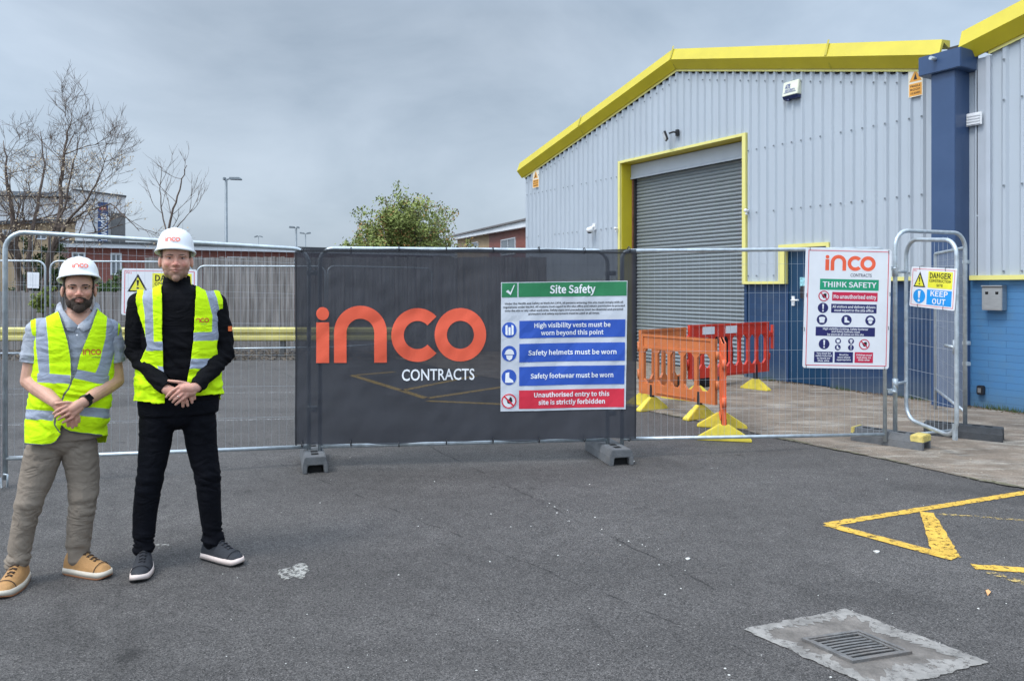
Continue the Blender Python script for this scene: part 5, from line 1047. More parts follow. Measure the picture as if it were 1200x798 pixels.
# modern white building
Y_ = 62.; r = empty('white_building', (*XY(110,Y_),0), R(30), 'white modern building with a tall navy sign behind the bare tree', 'building')
PLB3 = Plane(r.location, (math.cos(R(30)), math.sin(R(30)))); zz = lambda q: CH+(338-q)*Y_/F; xx = lambda q: PLB3.loc(q, 300)[0]
m_wr = mat('white_render', (.66,.67,.68), .7, var=.05, scale=.6)
mb = MB(); mb.prism([(xx(86),0),(xx(147),0),(xx(147),zz(229)),(xx(86),zz(224.5))], 0, 14); mb.build('wall', m_wr, r)
mb = MB(); mb.prism([(xx(85),zz(224.4)),(xx(148),zz(229)),(xx(148),zz(227.5)),(xx(85),zz(223))], -.2, 14.2); mb.build('roof_edge', m_dgrey, r)
mb = MB(); mb.box(xx(130), xx(146.5), -.3, .0, 0, zz(249)); mb.build('louvred_stair_tower', mat('dark_louvres', (.13,.13,.13), .7, var=.4, scale=4, stretch=(8,1,1)), r)
mb = MB(); mb.prism([(xx(-80),zz(236)),(xx(84),zz(231)),(xx(84),zz(226.5)),(xx(-80),zz(231))], .5, 13); mb.build('canopy_roof', mat('slate_roof', (.20,.22,.24), .6), r)
mb = MB(); mb.box(xx(-80), xx(85.8), 1, 13, 0, zz(234)); mb.build('wing_wall', m_wr, r)
so2 = MB(); so2.box(xx(114.5), xx(126.3), -.5, -.3, zz(300), zz(237.5)); so2 = so2.build('sign_panel', mat('navy_sign_panel', (.02,.06,.17), .5), r)
ar = Art(lambda u, v, l: (u, -.5-l, v), .02)
uc = xx(120.6); ar.text('t', 'Travelodge', uc, zz(268.5), 36*Y_/F, 7.6*Y_/F, .03, 1, rot=R(90)); ar.poly('r', [(uc-.25,zz(247)),(uc+.30,zz(246)),(uc+.22,zz(242.5)),(uc-.1,zz(241.5)),(uc-.3,zz(244))], 1)
ar.flush({'t':'lettering','r':'emblem'}, {'t':m_fascia,'r':mat('dull_red', (.30,.04,.08), .5)}, so2)
# brick building on the right, beyond the green tree
Y_ = 44.; A0 = Vector((*XY(536,52),0)); B0 = Vector((*XY(640,36),0)); dd_ = (B0-A0); r = empty('brick_building', A0, math.atan2(dd_.y,dd_.x), 'red brick and beige building with a white roof edge left of the warehouse', 'building')
LQ = dd_.length; PR = Plane(A0, dd_); fx = lambda px, py: PR.loc(px, py)
ux, uz = fx(573.5, 300); zt0 = fx(537,281)[1]; zt1 = fx(617,267.5)[1]; u1_ = fx(617,267)[0]; sl = (zt1-zt0)/u1_
mb = MB(); mb.prism([(0,0),(ux,0),(ux,zt0+sl*ux),(0,zt0)], 0, 10); mb.build('render_wall', m_beige, r)
mb = MB(); mb.prism([(ux,0),(LQ,0),(LQ,zt0+sl*LQ),(ux,zt0+sl*ux)], -.02, 10); mb.build('brick_wall', m_rbrick, r)
mb = MB(); mb.prism([(-.3,zt0),(LQ,zt0+sl*LQ),(LQ,zt0+sl*LQ+.32),(-.3,zt0+.2)], -.4, 10.4); mb.build('fascia', m_fascia, r)
mb = MB(); mb.prism([(-.4,zt0+.205),(LQ,zt0+sl*LQ+.325),(LQ,zt0+sl*LQ+.42),(-.4,zt0+.30)], -.5, 10.6); mb.build('roof_edge', mat('grey_coping', (.16,.15,.15), .6), r)
a = fx(588,300); c = fx(605,278); window(r, (a[0]+c[0])/2, a[1], c[1], c[0]-a[0], -.02); a = fx(549,292); c = fx(561,283); window(r, (a[0]+c[0])/2, a[1], c[1], c[0]-a[0], 0)

# ================================================================ street lamps
m_lamp = mat('grey_lamp_steel', (.20,.23,.25), .5, .3)
def lamp(px, Y, pyt, arms, label, r0=.09):
    x, _ = XY(px, Y); z = CH+(338-pyt)*Y/F; r = empty('street_lamp', (x, Y, 0), 0, label, 'street lamp', 'street lamps on the skyline')
    m_ = MB(); m_.tube([(0,0,0),(0,0,1.2),(0,0,1.25),(0,0,z)], r0, 12, rs=[r0*1.25,r0*1.25,r0,r0*.65]); m_.build('pole', m_lamp, r)
    for (dx, tilt, hw) in arms:
        m_ = MB(); s = 1 if dx > 0 else -1; m_.tube([(0,0,z-.03),(dx*.3,0,z+.02)], .035); m_.prism([(dx*.25,z-.03),(dx,z-.05+tilt),(dx,z+.0+tilt),(dx*.9,z+.07+tilt),(dx*.25,z+.07)][::s], -hw, hw); m_.build('lamp_head', m_lamp, r, bevel=.01)
lamp(265, 34, 210, ((.68,0,.13),(-.12,.0,.1)), 'tallest grey street lamp rising behind the man in the black top', .085)
lamp(347, 48, 267, ((-.42,.03,.13),(.2,0,.1)), 'grey street lamp with head pointing left, left of the green tree')
lamp(358, 62, 274, ((.42,.06,.12),(-.45,.06,.12)), 'slimmer street lamp with double head just left of the green tree', .06)
lamp(303, 75, 277, ((.4,-.08,.1),(-.4,-.08,.1)), 'faint far street lamp between the tall lamp and the green tree', .045)
lamp(110, 45, 234, ((.16,0,.12),(-.16,0,.12)), 'dark post with small cap in front of the white building', .09)

# ================================================================ trees
def limb(mb, a, b, ra, rb, n=6, seg=5, wob=.12, seed=0):
    a, b = Vector(a), Vector(b); L_ = (b-a).length; pts = []; rs = []
    for i in range(seg+1):
        t = i/seg; p = a.lerp(b, t)
        if 0 < i < seg: p += Vector([noise.noise(Vector((seed*3.1+t*2.2, k*7.7, seed)))*wob*L_*.5 for k in range(3)])
        pts.append(p); rs.append(ra+(rb-ra)*t)
    mb.tube(pts, ra, n, rs=rs); return pts
m_bark = mat('grey_brown_bark', (.125,.095,.08), .9, var=.4, scale=9, stretch=(3,3,.6), bump=.8, bscale=25, dirt=.5, dcol=(.30,.24,.19), dscale=2.2)
m_twig = mat('brown_twigs', (.15,.112,.09), .9, var=.3, scale=3); m_seed = mat('dry_seed_heads', (.34,.27,.18), .9, var=.3, scale=5)
def grow(mb, p, d, L_, r, depth, rng, leaf=None, spread=.55, up=.12, nmin=2, nmax=4, shrink=(.55,.8)):
    pts = [p]; n = 5; q = p.copy(); dd = d.copy()
    for i in range(n):
        dd = (dd+Vector((rng.gauss(0,.13), rng.gauss(0,.13), rng.gauss(0,.10)+up*.25))).normalized(); q = q+dd*L_/n; pts.append(q.copy())
    mb.tube(pts, r, 5 if r > .012 else 3, caps=False, rs=[r*(1-.55*i/n) for i in range(n+1)])
    if depth <= 0:
        if leaf is not None: leaf.append(pts)
        return
    for k in range(rng.randint(nmin, nmax)):
        t = rng.uniform(.35, 1.0); i = min(n-1, int(t*n)); s = pts[i].lerp(pts[i+1], t*n-i)
        nd = (dd+Vector((rng.gauss(0,spread), rng.gauss(0,spread), rng.gauss(0,spread*.6)+up))).normalized()
        grow(mb, s, nd, L_*rng.uniform(*shrink), max(.0045, r*rng.uniform(.42,.62)), depth-1, rng, leaf, spread, up, nmin, nmax, shrink)
def tree(name, X, Y, trunks, label, depth, seed, spread=.5, dens=(3,4), twig=m_twig, cat='tree', seeds=False, up=.12):
    rng = random.Random(seed); r = empty(name, (X, Y, 0), 0, label, cat); tk = MB(); cw = MB(); tips = []
    for (pts, ra, rb, brs) in trunks:
        pts = [Vector(p) for p in pts]; n = len(pts); rs = [ra+(rb-ra)*i/(n-1) for i in range(n)]
        fine = []; fr = []
        for i in range(n-1):
            for k in range(4): t = k/4; fine.append(pts[i].lerp(pts[i+1], t)+Vector((rng.gauss(0,.015), rng.gauss(0,.015), 0))); fr.append(rs[i]+(rs[i+1]-rs[i])*t)
        fine.append(pts[-1]); fr.append(rs[-1]); tk.tube(fine, ra, 9, rs=fr)
        for k in range(brs):
            t = rng.uniform(.30, 1.0); i = min(len(fine)-2, int(t*(len(fine)-1))); s = fine[i]; d = (fine[i+1]-fine[i]).normalized()
            nd = (d*.55+Vector((rng.gauss(0,spread), rng.gauss(0,spread), rng.gauss(.05,.3)))).normalized()
            grow(cw, s, nd, rng.uniform(.7,1.35)*(1.15-.35*t), max(.010, fr[i]*rng.uniform(.3,.5)), depth, rng, tips, spread, up, *dens)
    tk.build('trunk', m_bark, r); co = cw.build('crown', twig, r, fix=False)
    if seeds:
        sd_ = MB()
        for pts in tips:
            if rng.random() < .40 and abs(pts[-1].z-3.9) < 1.3:
                for k in range(2):
                    p = pts[rng.randint(2,5)]+Vector((rng.gauss(0,.05),rng.gauss(0,.05),rng.gauss(0,.05))); s = rng.uniform(.012,.028)
                    sd_.add([(p.x-s,p.y,p.z),(p.x,p.y-s,p.z-s*.5),(p.x+s,p.y,p.z),(p.x,p.y+s*.5,p.z+s*1.3)], [(0,1,3),(1,2,3),(0,3,2)])
        sd_.build('seed_heads', m_seed, co, fix=False)
    return r
Yt = 21.; S_ = Yt/F
def tp(px, py, y=0, x0=25): return ((px-x0)*S_, y, max(0, CH+(338-py)*S_))
tree('bare_tree', XY(25,Yt)[0], Yt, [
    ([tp(24,412),tp(23,360),tp(20,300),tp(14,250),tp(8,205),tp(4,165)], .13, .009, 11),
    ([tp(30,412,.1),tp(33,350),tp(34,290),tp(36,240,.3),tp(40,190,.5),tp(34,150,.5)], .09, .009, 11),
    ([tp(36,412,.2),tp(58,330,-.2),tp(68,270),tp(70,215,.1),tp(76,170),tp(84,140)], .10, .012, 10),
    ([tp(58,330,-.2),tp(66,280,-.3),tp(86,245,-.4),tp(94,200,-.4),tp(106,165,-.5)], .05, .010, 8),
    ([tp(20,300),tp(4,262,-.5),tp(-18,215,-.6),tp(-30,160,-.5)], .07, .008, 8),
    ([tp(68,290,-.1),tp(92,265,-.6),tp(122,240,-.9),tp(138,218,-1.0),tp(148,190,-1.0)], .045, .008, 9),
    ([tp(92,265,-.6),tp(118,252,-.8),tp(150,243,-.9),tp(172,260,-1.0),tp(184,274,-1.0)], .03, .008, 6),
    ], 'big bare many stemmed tree with fine twigs at the left edge of the photo', 3, 11, .55, (3,4), seeds=True)
Yt2 = 23.; S2 = Yt2/F
def tq(px, py, y=0): return ((px-200)*S2, y, max(0, CH+(338-py)*S2))
tree('bare_sapling', XY(200,Yt2)[0], Yt2, [
    ([tq(176,405),tq(186,330),tq(196,275),tq(203,245),tq(212,215),tq(219,194)], .06, .010, 6),
    ([tq(196,275),tq(186,250,.2),tq(184,222,.2),tq(186,196,.2)], .025, .007, 4),
    ([tq(196,278),tq(216,262,-.2),tq(228,246,-.2)], .022, .007, 3)],
    'slim bare sapling rising behind the helmet of the man in the black top', 2, 5, .35, (2,3), up=.2)
# green crowns made of leaf clumps along real twigs
def leafmat(name, c, var=.45): return mat(name, c, .7, var=var, scale=1.6, spec=.25)
m_leaf = leafmat('autumn_green_leaves', (.19,.225,.06)); m_leaf2 = leafmat('rusty_leaves', (.30,.17,.06)); m_ivy = leafmat('dark_evergreen_leaves', (.045,.075,.022), .5); m_lime = leafmat('yellow_green_leaves', (.17,.21,.04)); m_bush = leafmat('mid_green_leaves', (.08,.13,.035))
def leaves(mb, p, n, sp, s, rng):
    for _ in range(n):
        c = p+Vector((rng.gauss(0,sp), rng.gauss(0,sp), rng.gauss(0,sp))); a = Vector((rng.gauss(0,1),rng.gauss(0,1),rng.gauss(0,1))).normalized(); b = a.orthogonal().normalized(); q = s*rng.uniform(.6,1.3)
        mb.add([c-a*q, c+b*q*.5, c+a*q, c-b*q*.5], [(0,1,2,3)])
def leafy_tree(name, px, Y, R_, top, label, seed, m1, m2=None, s=.06, trunk=.16, cz=None, n=26, asp=1.0, nl=60, base=0):
    rng = random.Random(seed); x, _ = XY(px, Y); r = empty(name, (x,Y,0), 0, label, 'tree' if trunk > .05 else 'bush'); tk = MB(); cr1 = MB(); cr2 = MB(); wood = MB()
    zc = cz; fork = Vector((0,0,max(.15, zc-R_*asp*.9)))
    tk.tube([(0,0,0),(0.03,0,fork.z*.5),fork], trunk, 9, rs=[trunk*1.2,trunk,trunk*.8])
    for k in range(n):
        while True:
            d = Vector((rng.uniform(-1,1), rng.uniform(-1,1), rng.uniform(-1,1)))
            if .25 < d.length < 1: break
        rad = 1+.22*noise.noise(d.normalized()*1.7+Vector((seed,0,0))); e = Vector((d.x*R_*rad, d.y*R_*rad*.8, zc+d.z*R_*asp*rad)); e.z = min(e.z, top); e.z = max(e.z, base+.15)
        pts = limb(wood, fork, e, trunk*.30, .012, 5, 5, .25, seed+k)
        for j in range(6):
            t = rng.uniform(.45,1.0); i = min(4, int(t*5)); b0 = pts[i].lerp(pts[i+1], t*5-i); e2 = b0+Vector((rng.gauss(0,1),rng.gauss(0,1),rng.gauss(.2,.8)))*R_*.16
            limb(wood, b0, e2, .012, .004, 3, 3, .2, k*7+j)
            leaves(cr1, e2, nl//2, R_*.055, s, rng); leaves(cr1, b0.lerp(e2,.5), nl//3, R_*.045, s, rng)
            if m2 is not None and rng.random() < .35: leaves(cr2, e2, nl//5, R_*.07, s, rng)
    tk.build('trunk', m_bark, r); c = cr1.build('crown', m1, r, fix=False); wood.build('twigs', m_twig, c, fix=False)
    if m2 is not None: cr2.build('turning_leaves', m2, c, fix=False)
    return r
leafy_tree('leafy_tree', 467, 42, 3.2, 6.75, 'round leafy green tree turning rusty above the middle of the banner', 3, m_leaf, m_leaf2, .085, .16, 4.35, 85, .74, 84)
leafy_tree('leafy_tree', 412, 47, 1.5, 4.6, 'small green crown peeping over the fence left of the round green tree', 8, m_leaf, None, .06, .10, 3.6, 24, .7, 50)
leafy_tree('evergreen_bush', 52, 22, .85, 3.2, 'dark evergreen bush growing between the bare tree stems', 21, m_ivy, None, .04, .045, 1.95, 30, 1.5, 80)
leafy_tree('lime_bush', 50, 18.9, .38, 1.75, 'small yellow green bush below the white notice on the far fence', 5, m_lime, None, .03, .03, 1.35, 12, .9, 60)
leafy_tree('green_bush', 134, 21, .62, 2.2, 'mid green bush over the low wooden fence between the two men', 9, m_bush, None, .035, .03, 1.6, 18, .9, 70)
# ================================================================ people
def seg_dist(P_, a, b):
    d = b-a; t = np.clip(((P_-a)@d)/max(1e-9, d@d), 0, 1); return np.linalg.norm(P_-(a+t[:,None]*d), axis=1)
def poly_sd(P_, poly):                         # + inside, - outside
    poly = np.array(poly, float); n = len(poly); dist = np.full(len(P_), 1e9); inside = np.zeros(len(P_), bool)
    for i in range(n):
        a, b = poly[i], poly[(i+1) % n]; dist = np.minimum(dist, seg_dist(P_, a, b))
        c = ((a[1] > P_[:,1]) != (b[1] > P_[:,1])); x = (b[0]-a[0])*(P_[:,1]-a[1])/((b[1]-a[1]) if b[1] != a[1] else 1e-9)+a[0]; inside ^= c & (P_[:,0] < x)
    return np.where(inside, dist, -dist)
class Blob(MB):
    def chain(s, pts, rs, n=14):
        pts = [Vector(p) for p in pts]
        for i in range(len(pts)-1):
            L_ = (pts[i+1]-pts[i]).length
            if L_ > 1e-4: s.tube([pts[i], pts[i+1]], 0, n, rs=[rs[i], rs[i+1]])
        for p, r in zip(pts, rs): s.ball(p, r, 14, 10)
    def rings(s, rg, n=36, p=2.3):
        o = len(s.v)
        for (cx, cy, z, rx, ry) in rg:
            for k in range(n):
                a = 2*math.pi*k/n; c, q = math.cos(a), math.sin(a)
                s.v.append((cx+rx*math.copysign(abs(c)**(2/p), c), cy+ry*math.copysign(abs(q)**(2/p), q), z))
        for i in range(len(rg)-1):
            for k in range(n): k2 = (k+1) % n; s.f.append((o+i*n+k, o+i*n+k2, o+(i+1)*n+k2, o+(i+1)*n+k)); s.sm.append(True)
        s.f.append(tuple(o+k for k in reversed(range(n)))); s.f.append(tuple(o+(len(rg)-1)*n+k for k in range(n))); s.sm += [True, True]
    def fuse(s, voxel, smooth=4, fac=.5):
        me = bpy.data.meshes.new('tmp'); me.from_pydata(s.v, [], s.f); o = bpy.data.objects.new('tmp', me); C.objects.link(o)
        bm = bmesh.new(); bm.from_mesh(me); bmesh.ops.recalc_face_normals(bm, faces=bm.faces); bm.to_mesh(me); bm.free()
        m1 = o.modifiers.new('r', 'REMESH'); m1.mode = 'VOXEL'; m1.voxel_size = voxel; m1.adaptivity = 0
        if smooth: m2 = o.modifiers.new('s', 'SMOOTH'); m2.factor = fac; m2.iterations = smooth
        dg = bpy.context.evaluated_depsgraph_get(); dg.update(); r = bpy.data.meshes.new_from_object(o.evaluated_get(dg)); bpy.data.objects.remove(o); return r
def co(me): a = np.empty(len(me.vertices)*3); me.vertices.foreach_get('co', a); return a.reshape(-1, 3)
def nrm(me): a = np.empty(len(me.vertices)*3, np.float32); me.vertex_normals.foreach_get('vector', a); return a.reshape(-1, 3).astype(float)
def setco(me, a): me.vertices.foreach_set('co', a.reshape(-1)); me.update()
def attr(me, name, vals): at = me.attributes.new(name, 'FLOAT', 'POINT'); at.data.foreach_set('value', np.asarray(vals, np.float32))
def nz3(P_, sc3, seed=0): return np.array([noise.noise(Vector((p[0]*sc3[0]+seed, p[1]*sc3[1]+seed*1.7, p[2]*sc3[2]))) for p in P_])
def link(me, name, m, parent, smooth=True):
    me.name = name; me.materials.clear(); me.materials.append(m); me.polygons.foreach_set('use_smooth', [smooth]*len(me.polygons)); o = bpy.data.objects.new(name, me); C.objects.link(o); o.parent = parent; return o
def extract(me, keep, off, keepsmooth=3, thick=0.):
    """copy the faces whose vertices are all kept, pushed out along the normals"""
    P_ = co(me); N_ = nrm(me); Q = P_+N_*np.asarray(off).reshape(-1,1); bm = bmesh.new(); idx = {}; 
    ats = {a.name: np.array([d.value for d in a.data]) for a in me.attributes if a.data_type == 'FLOAT' and a.domain == 'POINT'}
    lay = {k: bm.verts.layers.float.new(k) for k in ats}
    for p in me.polygons:
        vs = p.vertices
        if all(keep[i] for i in vs):
            for i in vs:
                if i not in idx:
                    v = bm.verts.new(Q[i]); idx[i] = v
                    for k, l in lay.items(): v[l] = ats[k][i]
            bm.faces.new([idx[i] for i in vs])
    for _ in range(keepsmooth):
        bv = [v for v in bm.verts if v.is_boundary]; new = {}
        for v in bv:
            nb = [e.other_vert(v) for e in v.link_edges if e.is_boundary]
            if len(nb) == 2: new[v] = v.co*.4+(nb[0].co+nb[1].co)*.3
        for v, c in new.items(): v.co = c
    bm.normal_update()
    if thick:
        src = list(bm.faces); r = bmesh.ops.solidify(bm, geom=src, thickness=thick)
    o = bpy.data.meshes.new('x'); bm.to_mesh(o); bm.free(); return o
# --- cloth and skin
def cloth(name, col, rough=.85, var=.10, scale=9, weave=420, bump=.25, dirt=0, dcol=(0,0,0), sheen=.0):
    m = mat(name, col, rough, var=var, scale=scale, bump=bump, bscale=weave, spec=.12, dirt=dirt, dcol=dcol, dscale=5)
    nt = m.node_tree; L = nt.links.new; b = nt.nodes['Principled BSDF']; old = b.inputs['Normal'].links[0].from_node; tc = _n(nt, 'ShaderNodeTexCoord'); mp = _n(nt, 'ShaderNodeMapping'); mp.inputs['Scale'].default_value = (1, 1, 1.7); mp.inputs['Rotation'].default_value = (.3, .5, 0); L(tc.outputs['Object'], mp.inputs[0])
    n = _n(nt, 'ShaderNodeTexNoise'); n.inputs['Scale'].default_value = 7.5; n.inputs['Detail'].default_value = 2.5; n.inputs['Distortion'].default_value = 1.2; L(mp.outputs[0], n.inputs['Vector']); ab = _n(nt, 'ShaderNodeMath', operation='SUBTRACT'); L(n.outputs[0], ab.inputs[0]); ab.inputs[1].default_value = .5; a2 = _n(nt, 'ShaderNodeMath', operation='ABSOLUTE'); L(ab.outputs[0], a2.inputs[0])
    bp = _n(nt, 'ShaderNodeBump'); bp.inputs['Strength'].default_value = .5; bp.inputs['Distance'].default_value = .035; L(a2.outputs[0], bp.inputs['Height']); L(bp.outputs[0], old.inputs['Normal']); m.node_tree.nodes['Principled BSDF'].inputs['Sheen Weight'].default_value = sheen; return m
def attr_mix(m, layers):
    """layers: (attribute, colour, lo, hi): blends colour in where attribute rises from lo to hi"""
    nt = m.node_tree; b = nt.nodes['Principled BSDF']; L = nt.links.new; src = b.inputs['Base Color'].links[0].from_socket
    for name, col, lo, hi in layers:
        a = _n(nt, 'ShaderNodeAttribute', attribute_name=name); r = _n(nt, 'ShaderNodeMapRange'); r.inputs[1].default_value = lo; r.inputs[2].default_value = hi; L(a.outputs['Fac'], r.inputs[0])
        x = _n(nt, 'ShaderNodeMix', data_type='RGBA'); L(r.outputs[0], x.inputs['Factor']); L(src, x.inputs[6]); x.inputs[7].default_value = col+(1,); src = x.outputs[2]
    L(src, b.inputs['Base Color'])
def skin(name, base, red, stub):
    m = mat(name, base, .48, var=.10, scale=22, bump=.12, bscale=260, spec=.35); b = m.node_tree.nodes['Principled BSDF']
    b.inputs['Subsurface Weight'].default_value = .10; b.inputs['Subsurface Radius'].default_value = (.012,.005,.003); b.inputs['Subsurface Scale'].default_value = 1
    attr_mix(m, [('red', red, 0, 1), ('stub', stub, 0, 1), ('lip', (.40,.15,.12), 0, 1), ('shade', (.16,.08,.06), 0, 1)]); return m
def vest_mat(name):
    m = cloth(name, (.62,.93,.010), .75, var=.05, scale=6, weave=500, bump=.2)
    attr_mix(m, [('stripe', (.31,.345,.42), -.0006, .0006), ('pipe', (.14,.15,.15), -.0006, .0006)]); return m
m_helm = mat('white_helmet_shell', (.80,.81,.82), .3, var=.02, scale=5, spec=.5); m_eye = mat('eye_white', (.50,.47,.45), .2, var=.05); m_iris = mat('dark_iris', (.03,.02,.015), .15, var=.1)
class Person:
    def __init__(s, px, Y, label):
        X = (px-HX)*Y/F; s.rz = math.atan2(-X, Y); s.root = empty('person', (X, Y, 0), s.rz, label, 'person')
        s.O = Vector((X, Y, 0)); s.xd = Vector((math.cos(s.rz), math.sin(s.rz), 0)); s.yd = Vector((-math.sin(s.rz), math.cos(s.rz), 0)); s.px = px
    def L(s, px, py, y=0.):
        d = Vector(((px-HX)/F, 1, (HY-py)/F)); c = Vector((0,0,CH))-s.O; t = (y-c.dot(s.yd))/d.dot(s.yd); p = c+d*t
        return Vector((p.dot(s.xd), p.dot(s.yd), p.z))
    def pix(s, A_):                              # local points -> picture px
        X = s.O.x+A_[:,0]*s.xd.x+A_[:,1]*s.yd.x; Y = s.O.y+A_[:,0]*s.xd.y+A_[:,1]*s.yd.y
        return np.stack([HX+F*X/Y, HY-F*(A_[:,2]-CH)/Y], 1)
    def ringpx(s, rows, shrink=0., cy=.0):
        out = []
        for (py, a, b, ry) in rows:
            l, r = s.L(a, py, cy), s.L(b, py, cy); out.append(((l.x+r.x)/2, cy, (l.z+r.z)/2, (r.x-l.x)/2-shrink, ry-shrink))
        return sorted(out, key=lambda q: q[2])
def hand_fingers(B, P_, fingers, r=.0088):
    for pts in fingers:
        q = [P_.L(*p) for p in pts]; n = len(q); rr = pts[0][3:] and r or r; B.chain(q, [r*1.08, r, r*.94, r*.8][:n] if n <= 4 else [r]*n, 10)
def make_head(B, c, k=1., sc_=1.):
    """c: head centre (mid height); faces -y"""
    def E(x, y, z, rx, ry, rz): B.ball((c[0]+x*sc_, c[1]+y*sc_, c[2]+z*sc_), sc_, 24, 16, (rx, ry, rz))
    def S(x, y, z, r): B.ball((c[0]+x*sc_, c[1]+y*sc_, c[2]+z*sc_), r*sc_, 16, 12)
    E(0,.015,.035,.074,.094,.085); E(0,-.018,-.02,.064*k,.070,.085); E(0,-.03,-.062,.044*k,.055,.048); S(0,-.068,-.094,.021); E(0,-.050,.035,.060,.042,.05)
    for s in (-1, 1):
        E(s*.033*k,-.058,-.018,.024,.024,.024); E(s*.036*k,-.032,-.062,.022,.032,.028); E(s*.0785,.012,-.008,.010,.020,.031); E(s*.028,-.081,.022,.022,.012,.008); S(s*.0125,-.102,-.024,.0095)
    B.chain([Vector(c)+Vector((0,-.086,.012))*sc_, Vector(c)+Vector((0,-.106,-.020))*sc_], [.0080*sc_, .0112*sc_])
    B.chain([Vector(c)+Vector((-.026,-.080,-.0465))*sc_, Vector(c)+Vector((0,-.0935,-.0480))*sc_, Vector(c)+Vector((.026,-.080,-.0465))*sc_], [.004,.0065,.004]); B.chain([Vector(c)+Vector((-.018,-.083,-.0555))*sc_, Vector(c)+Vector((0,-.0925,-.0585))*sc_, Vector(c)+Vector((.018,-.083,-.0555))*sc_], [.004,.0072,.004])
def face_paint(me, c, sc_, stubamt, hands):
    P_ = co(me); Q = (P_-np.array(c))/sc_; N_ = nrm(me)
    # eye sockets and mouth line pressed in
    for s in (-1, 1):
        d2 = ((Q[:,0]-s*.031)/.017)**2+((Q[:,2]-.010)/.0095)**2; m_ = (Q[:,1] < -.03) & (d2 < 6); P_[m_] -= N_[m_]*(.0085*np.exp(-d2[m_]))[:,None]
    d2 = (Q[:,0]/.030)**2+((Q[:,2]+.0535-(Q[:,0]/.030)**2*.003)/.0024)**2; m_ = (Q[:,1] < -.05) & (d2 < 6); P_[m_] -= N_[m_]*(.0035*np.exp(-d2[m_]))[:,None]
    setco(me, P_); fr = Q[:,1] < -.03; near = np.abs(Q[:,2]) < .2
    g = lambda x, z, sx, sz: np.exp(-((Q[:,0]-x)/sx)**2-((Q[:,2]-z)/sz)**2)*fr*near
    red = .7*g(0,-.02,.016,.02)+.55*(g(.04,-.022,.02,.02)+g(-.04,-.022,.02,.02))+.15*(np.abs(Q[:,0]) > .074)*near
    for h in hands: red = red+.35*np.exp(-(np.linalg.norm(P_-np.array(h), axis=1)/.05)**2)
    stub = stubamt*np.clip((-.028-Q[:,2])/.02, 0, 1)*near*np.clip((.03-Q[:,1])/.03,0,1)*(Q[:,2] > -.125)*(1-np.clip(g(0,-.053,.026,.012)*1.5,0,1))
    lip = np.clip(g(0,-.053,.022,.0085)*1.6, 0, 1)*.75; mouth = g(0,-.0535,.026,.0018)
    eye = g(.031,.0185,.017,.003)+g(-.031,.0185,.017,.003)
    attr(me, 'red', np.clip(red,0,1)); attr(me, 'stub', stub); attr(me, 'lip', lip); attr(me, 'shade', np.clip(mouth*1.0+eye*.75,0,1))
    return Q
def face_parts(par, c, sc_, brow, bt=1.):
    for s in (-1, 1):
        e = MB(); e.ball((c[0]+s*.031*sc_, c[1]-.0655*sc_, c[2]+.011*sc_), .0118*sc_, 16, 12, (1.1,.92,.34)); eo = e.build('eye', m_eye, par)
        i = MB(); i.ball((c[0]+s*.031*sc_, c[1]-.0738*sc_, c[2]+.0115*sc_), .0054*sc_, 12, 8, (1,.7,.68)); i.build('iris', m_iris, eo)
        b = Blob(); b.chain([(c[0]+s*.014*sc_, c[1]-.0895*sc_, c[2]+.0265*sc_), (c[0]+s*.024*sc_, c[1]-.0915*sc_, c[2]+.0285*sc_), (c[0]+s*.036*sc_, c[1]-.0880*sc_, c[2]+.0290*sc_), (c[0]+s*.050*sc_, c[1]-.0800*sc_, c[2]+.0240*sc_)], [.0030*bt,.0042*bt,.0040*bt,.0028*bt], 8); b.build('eyebrow', brow, par)
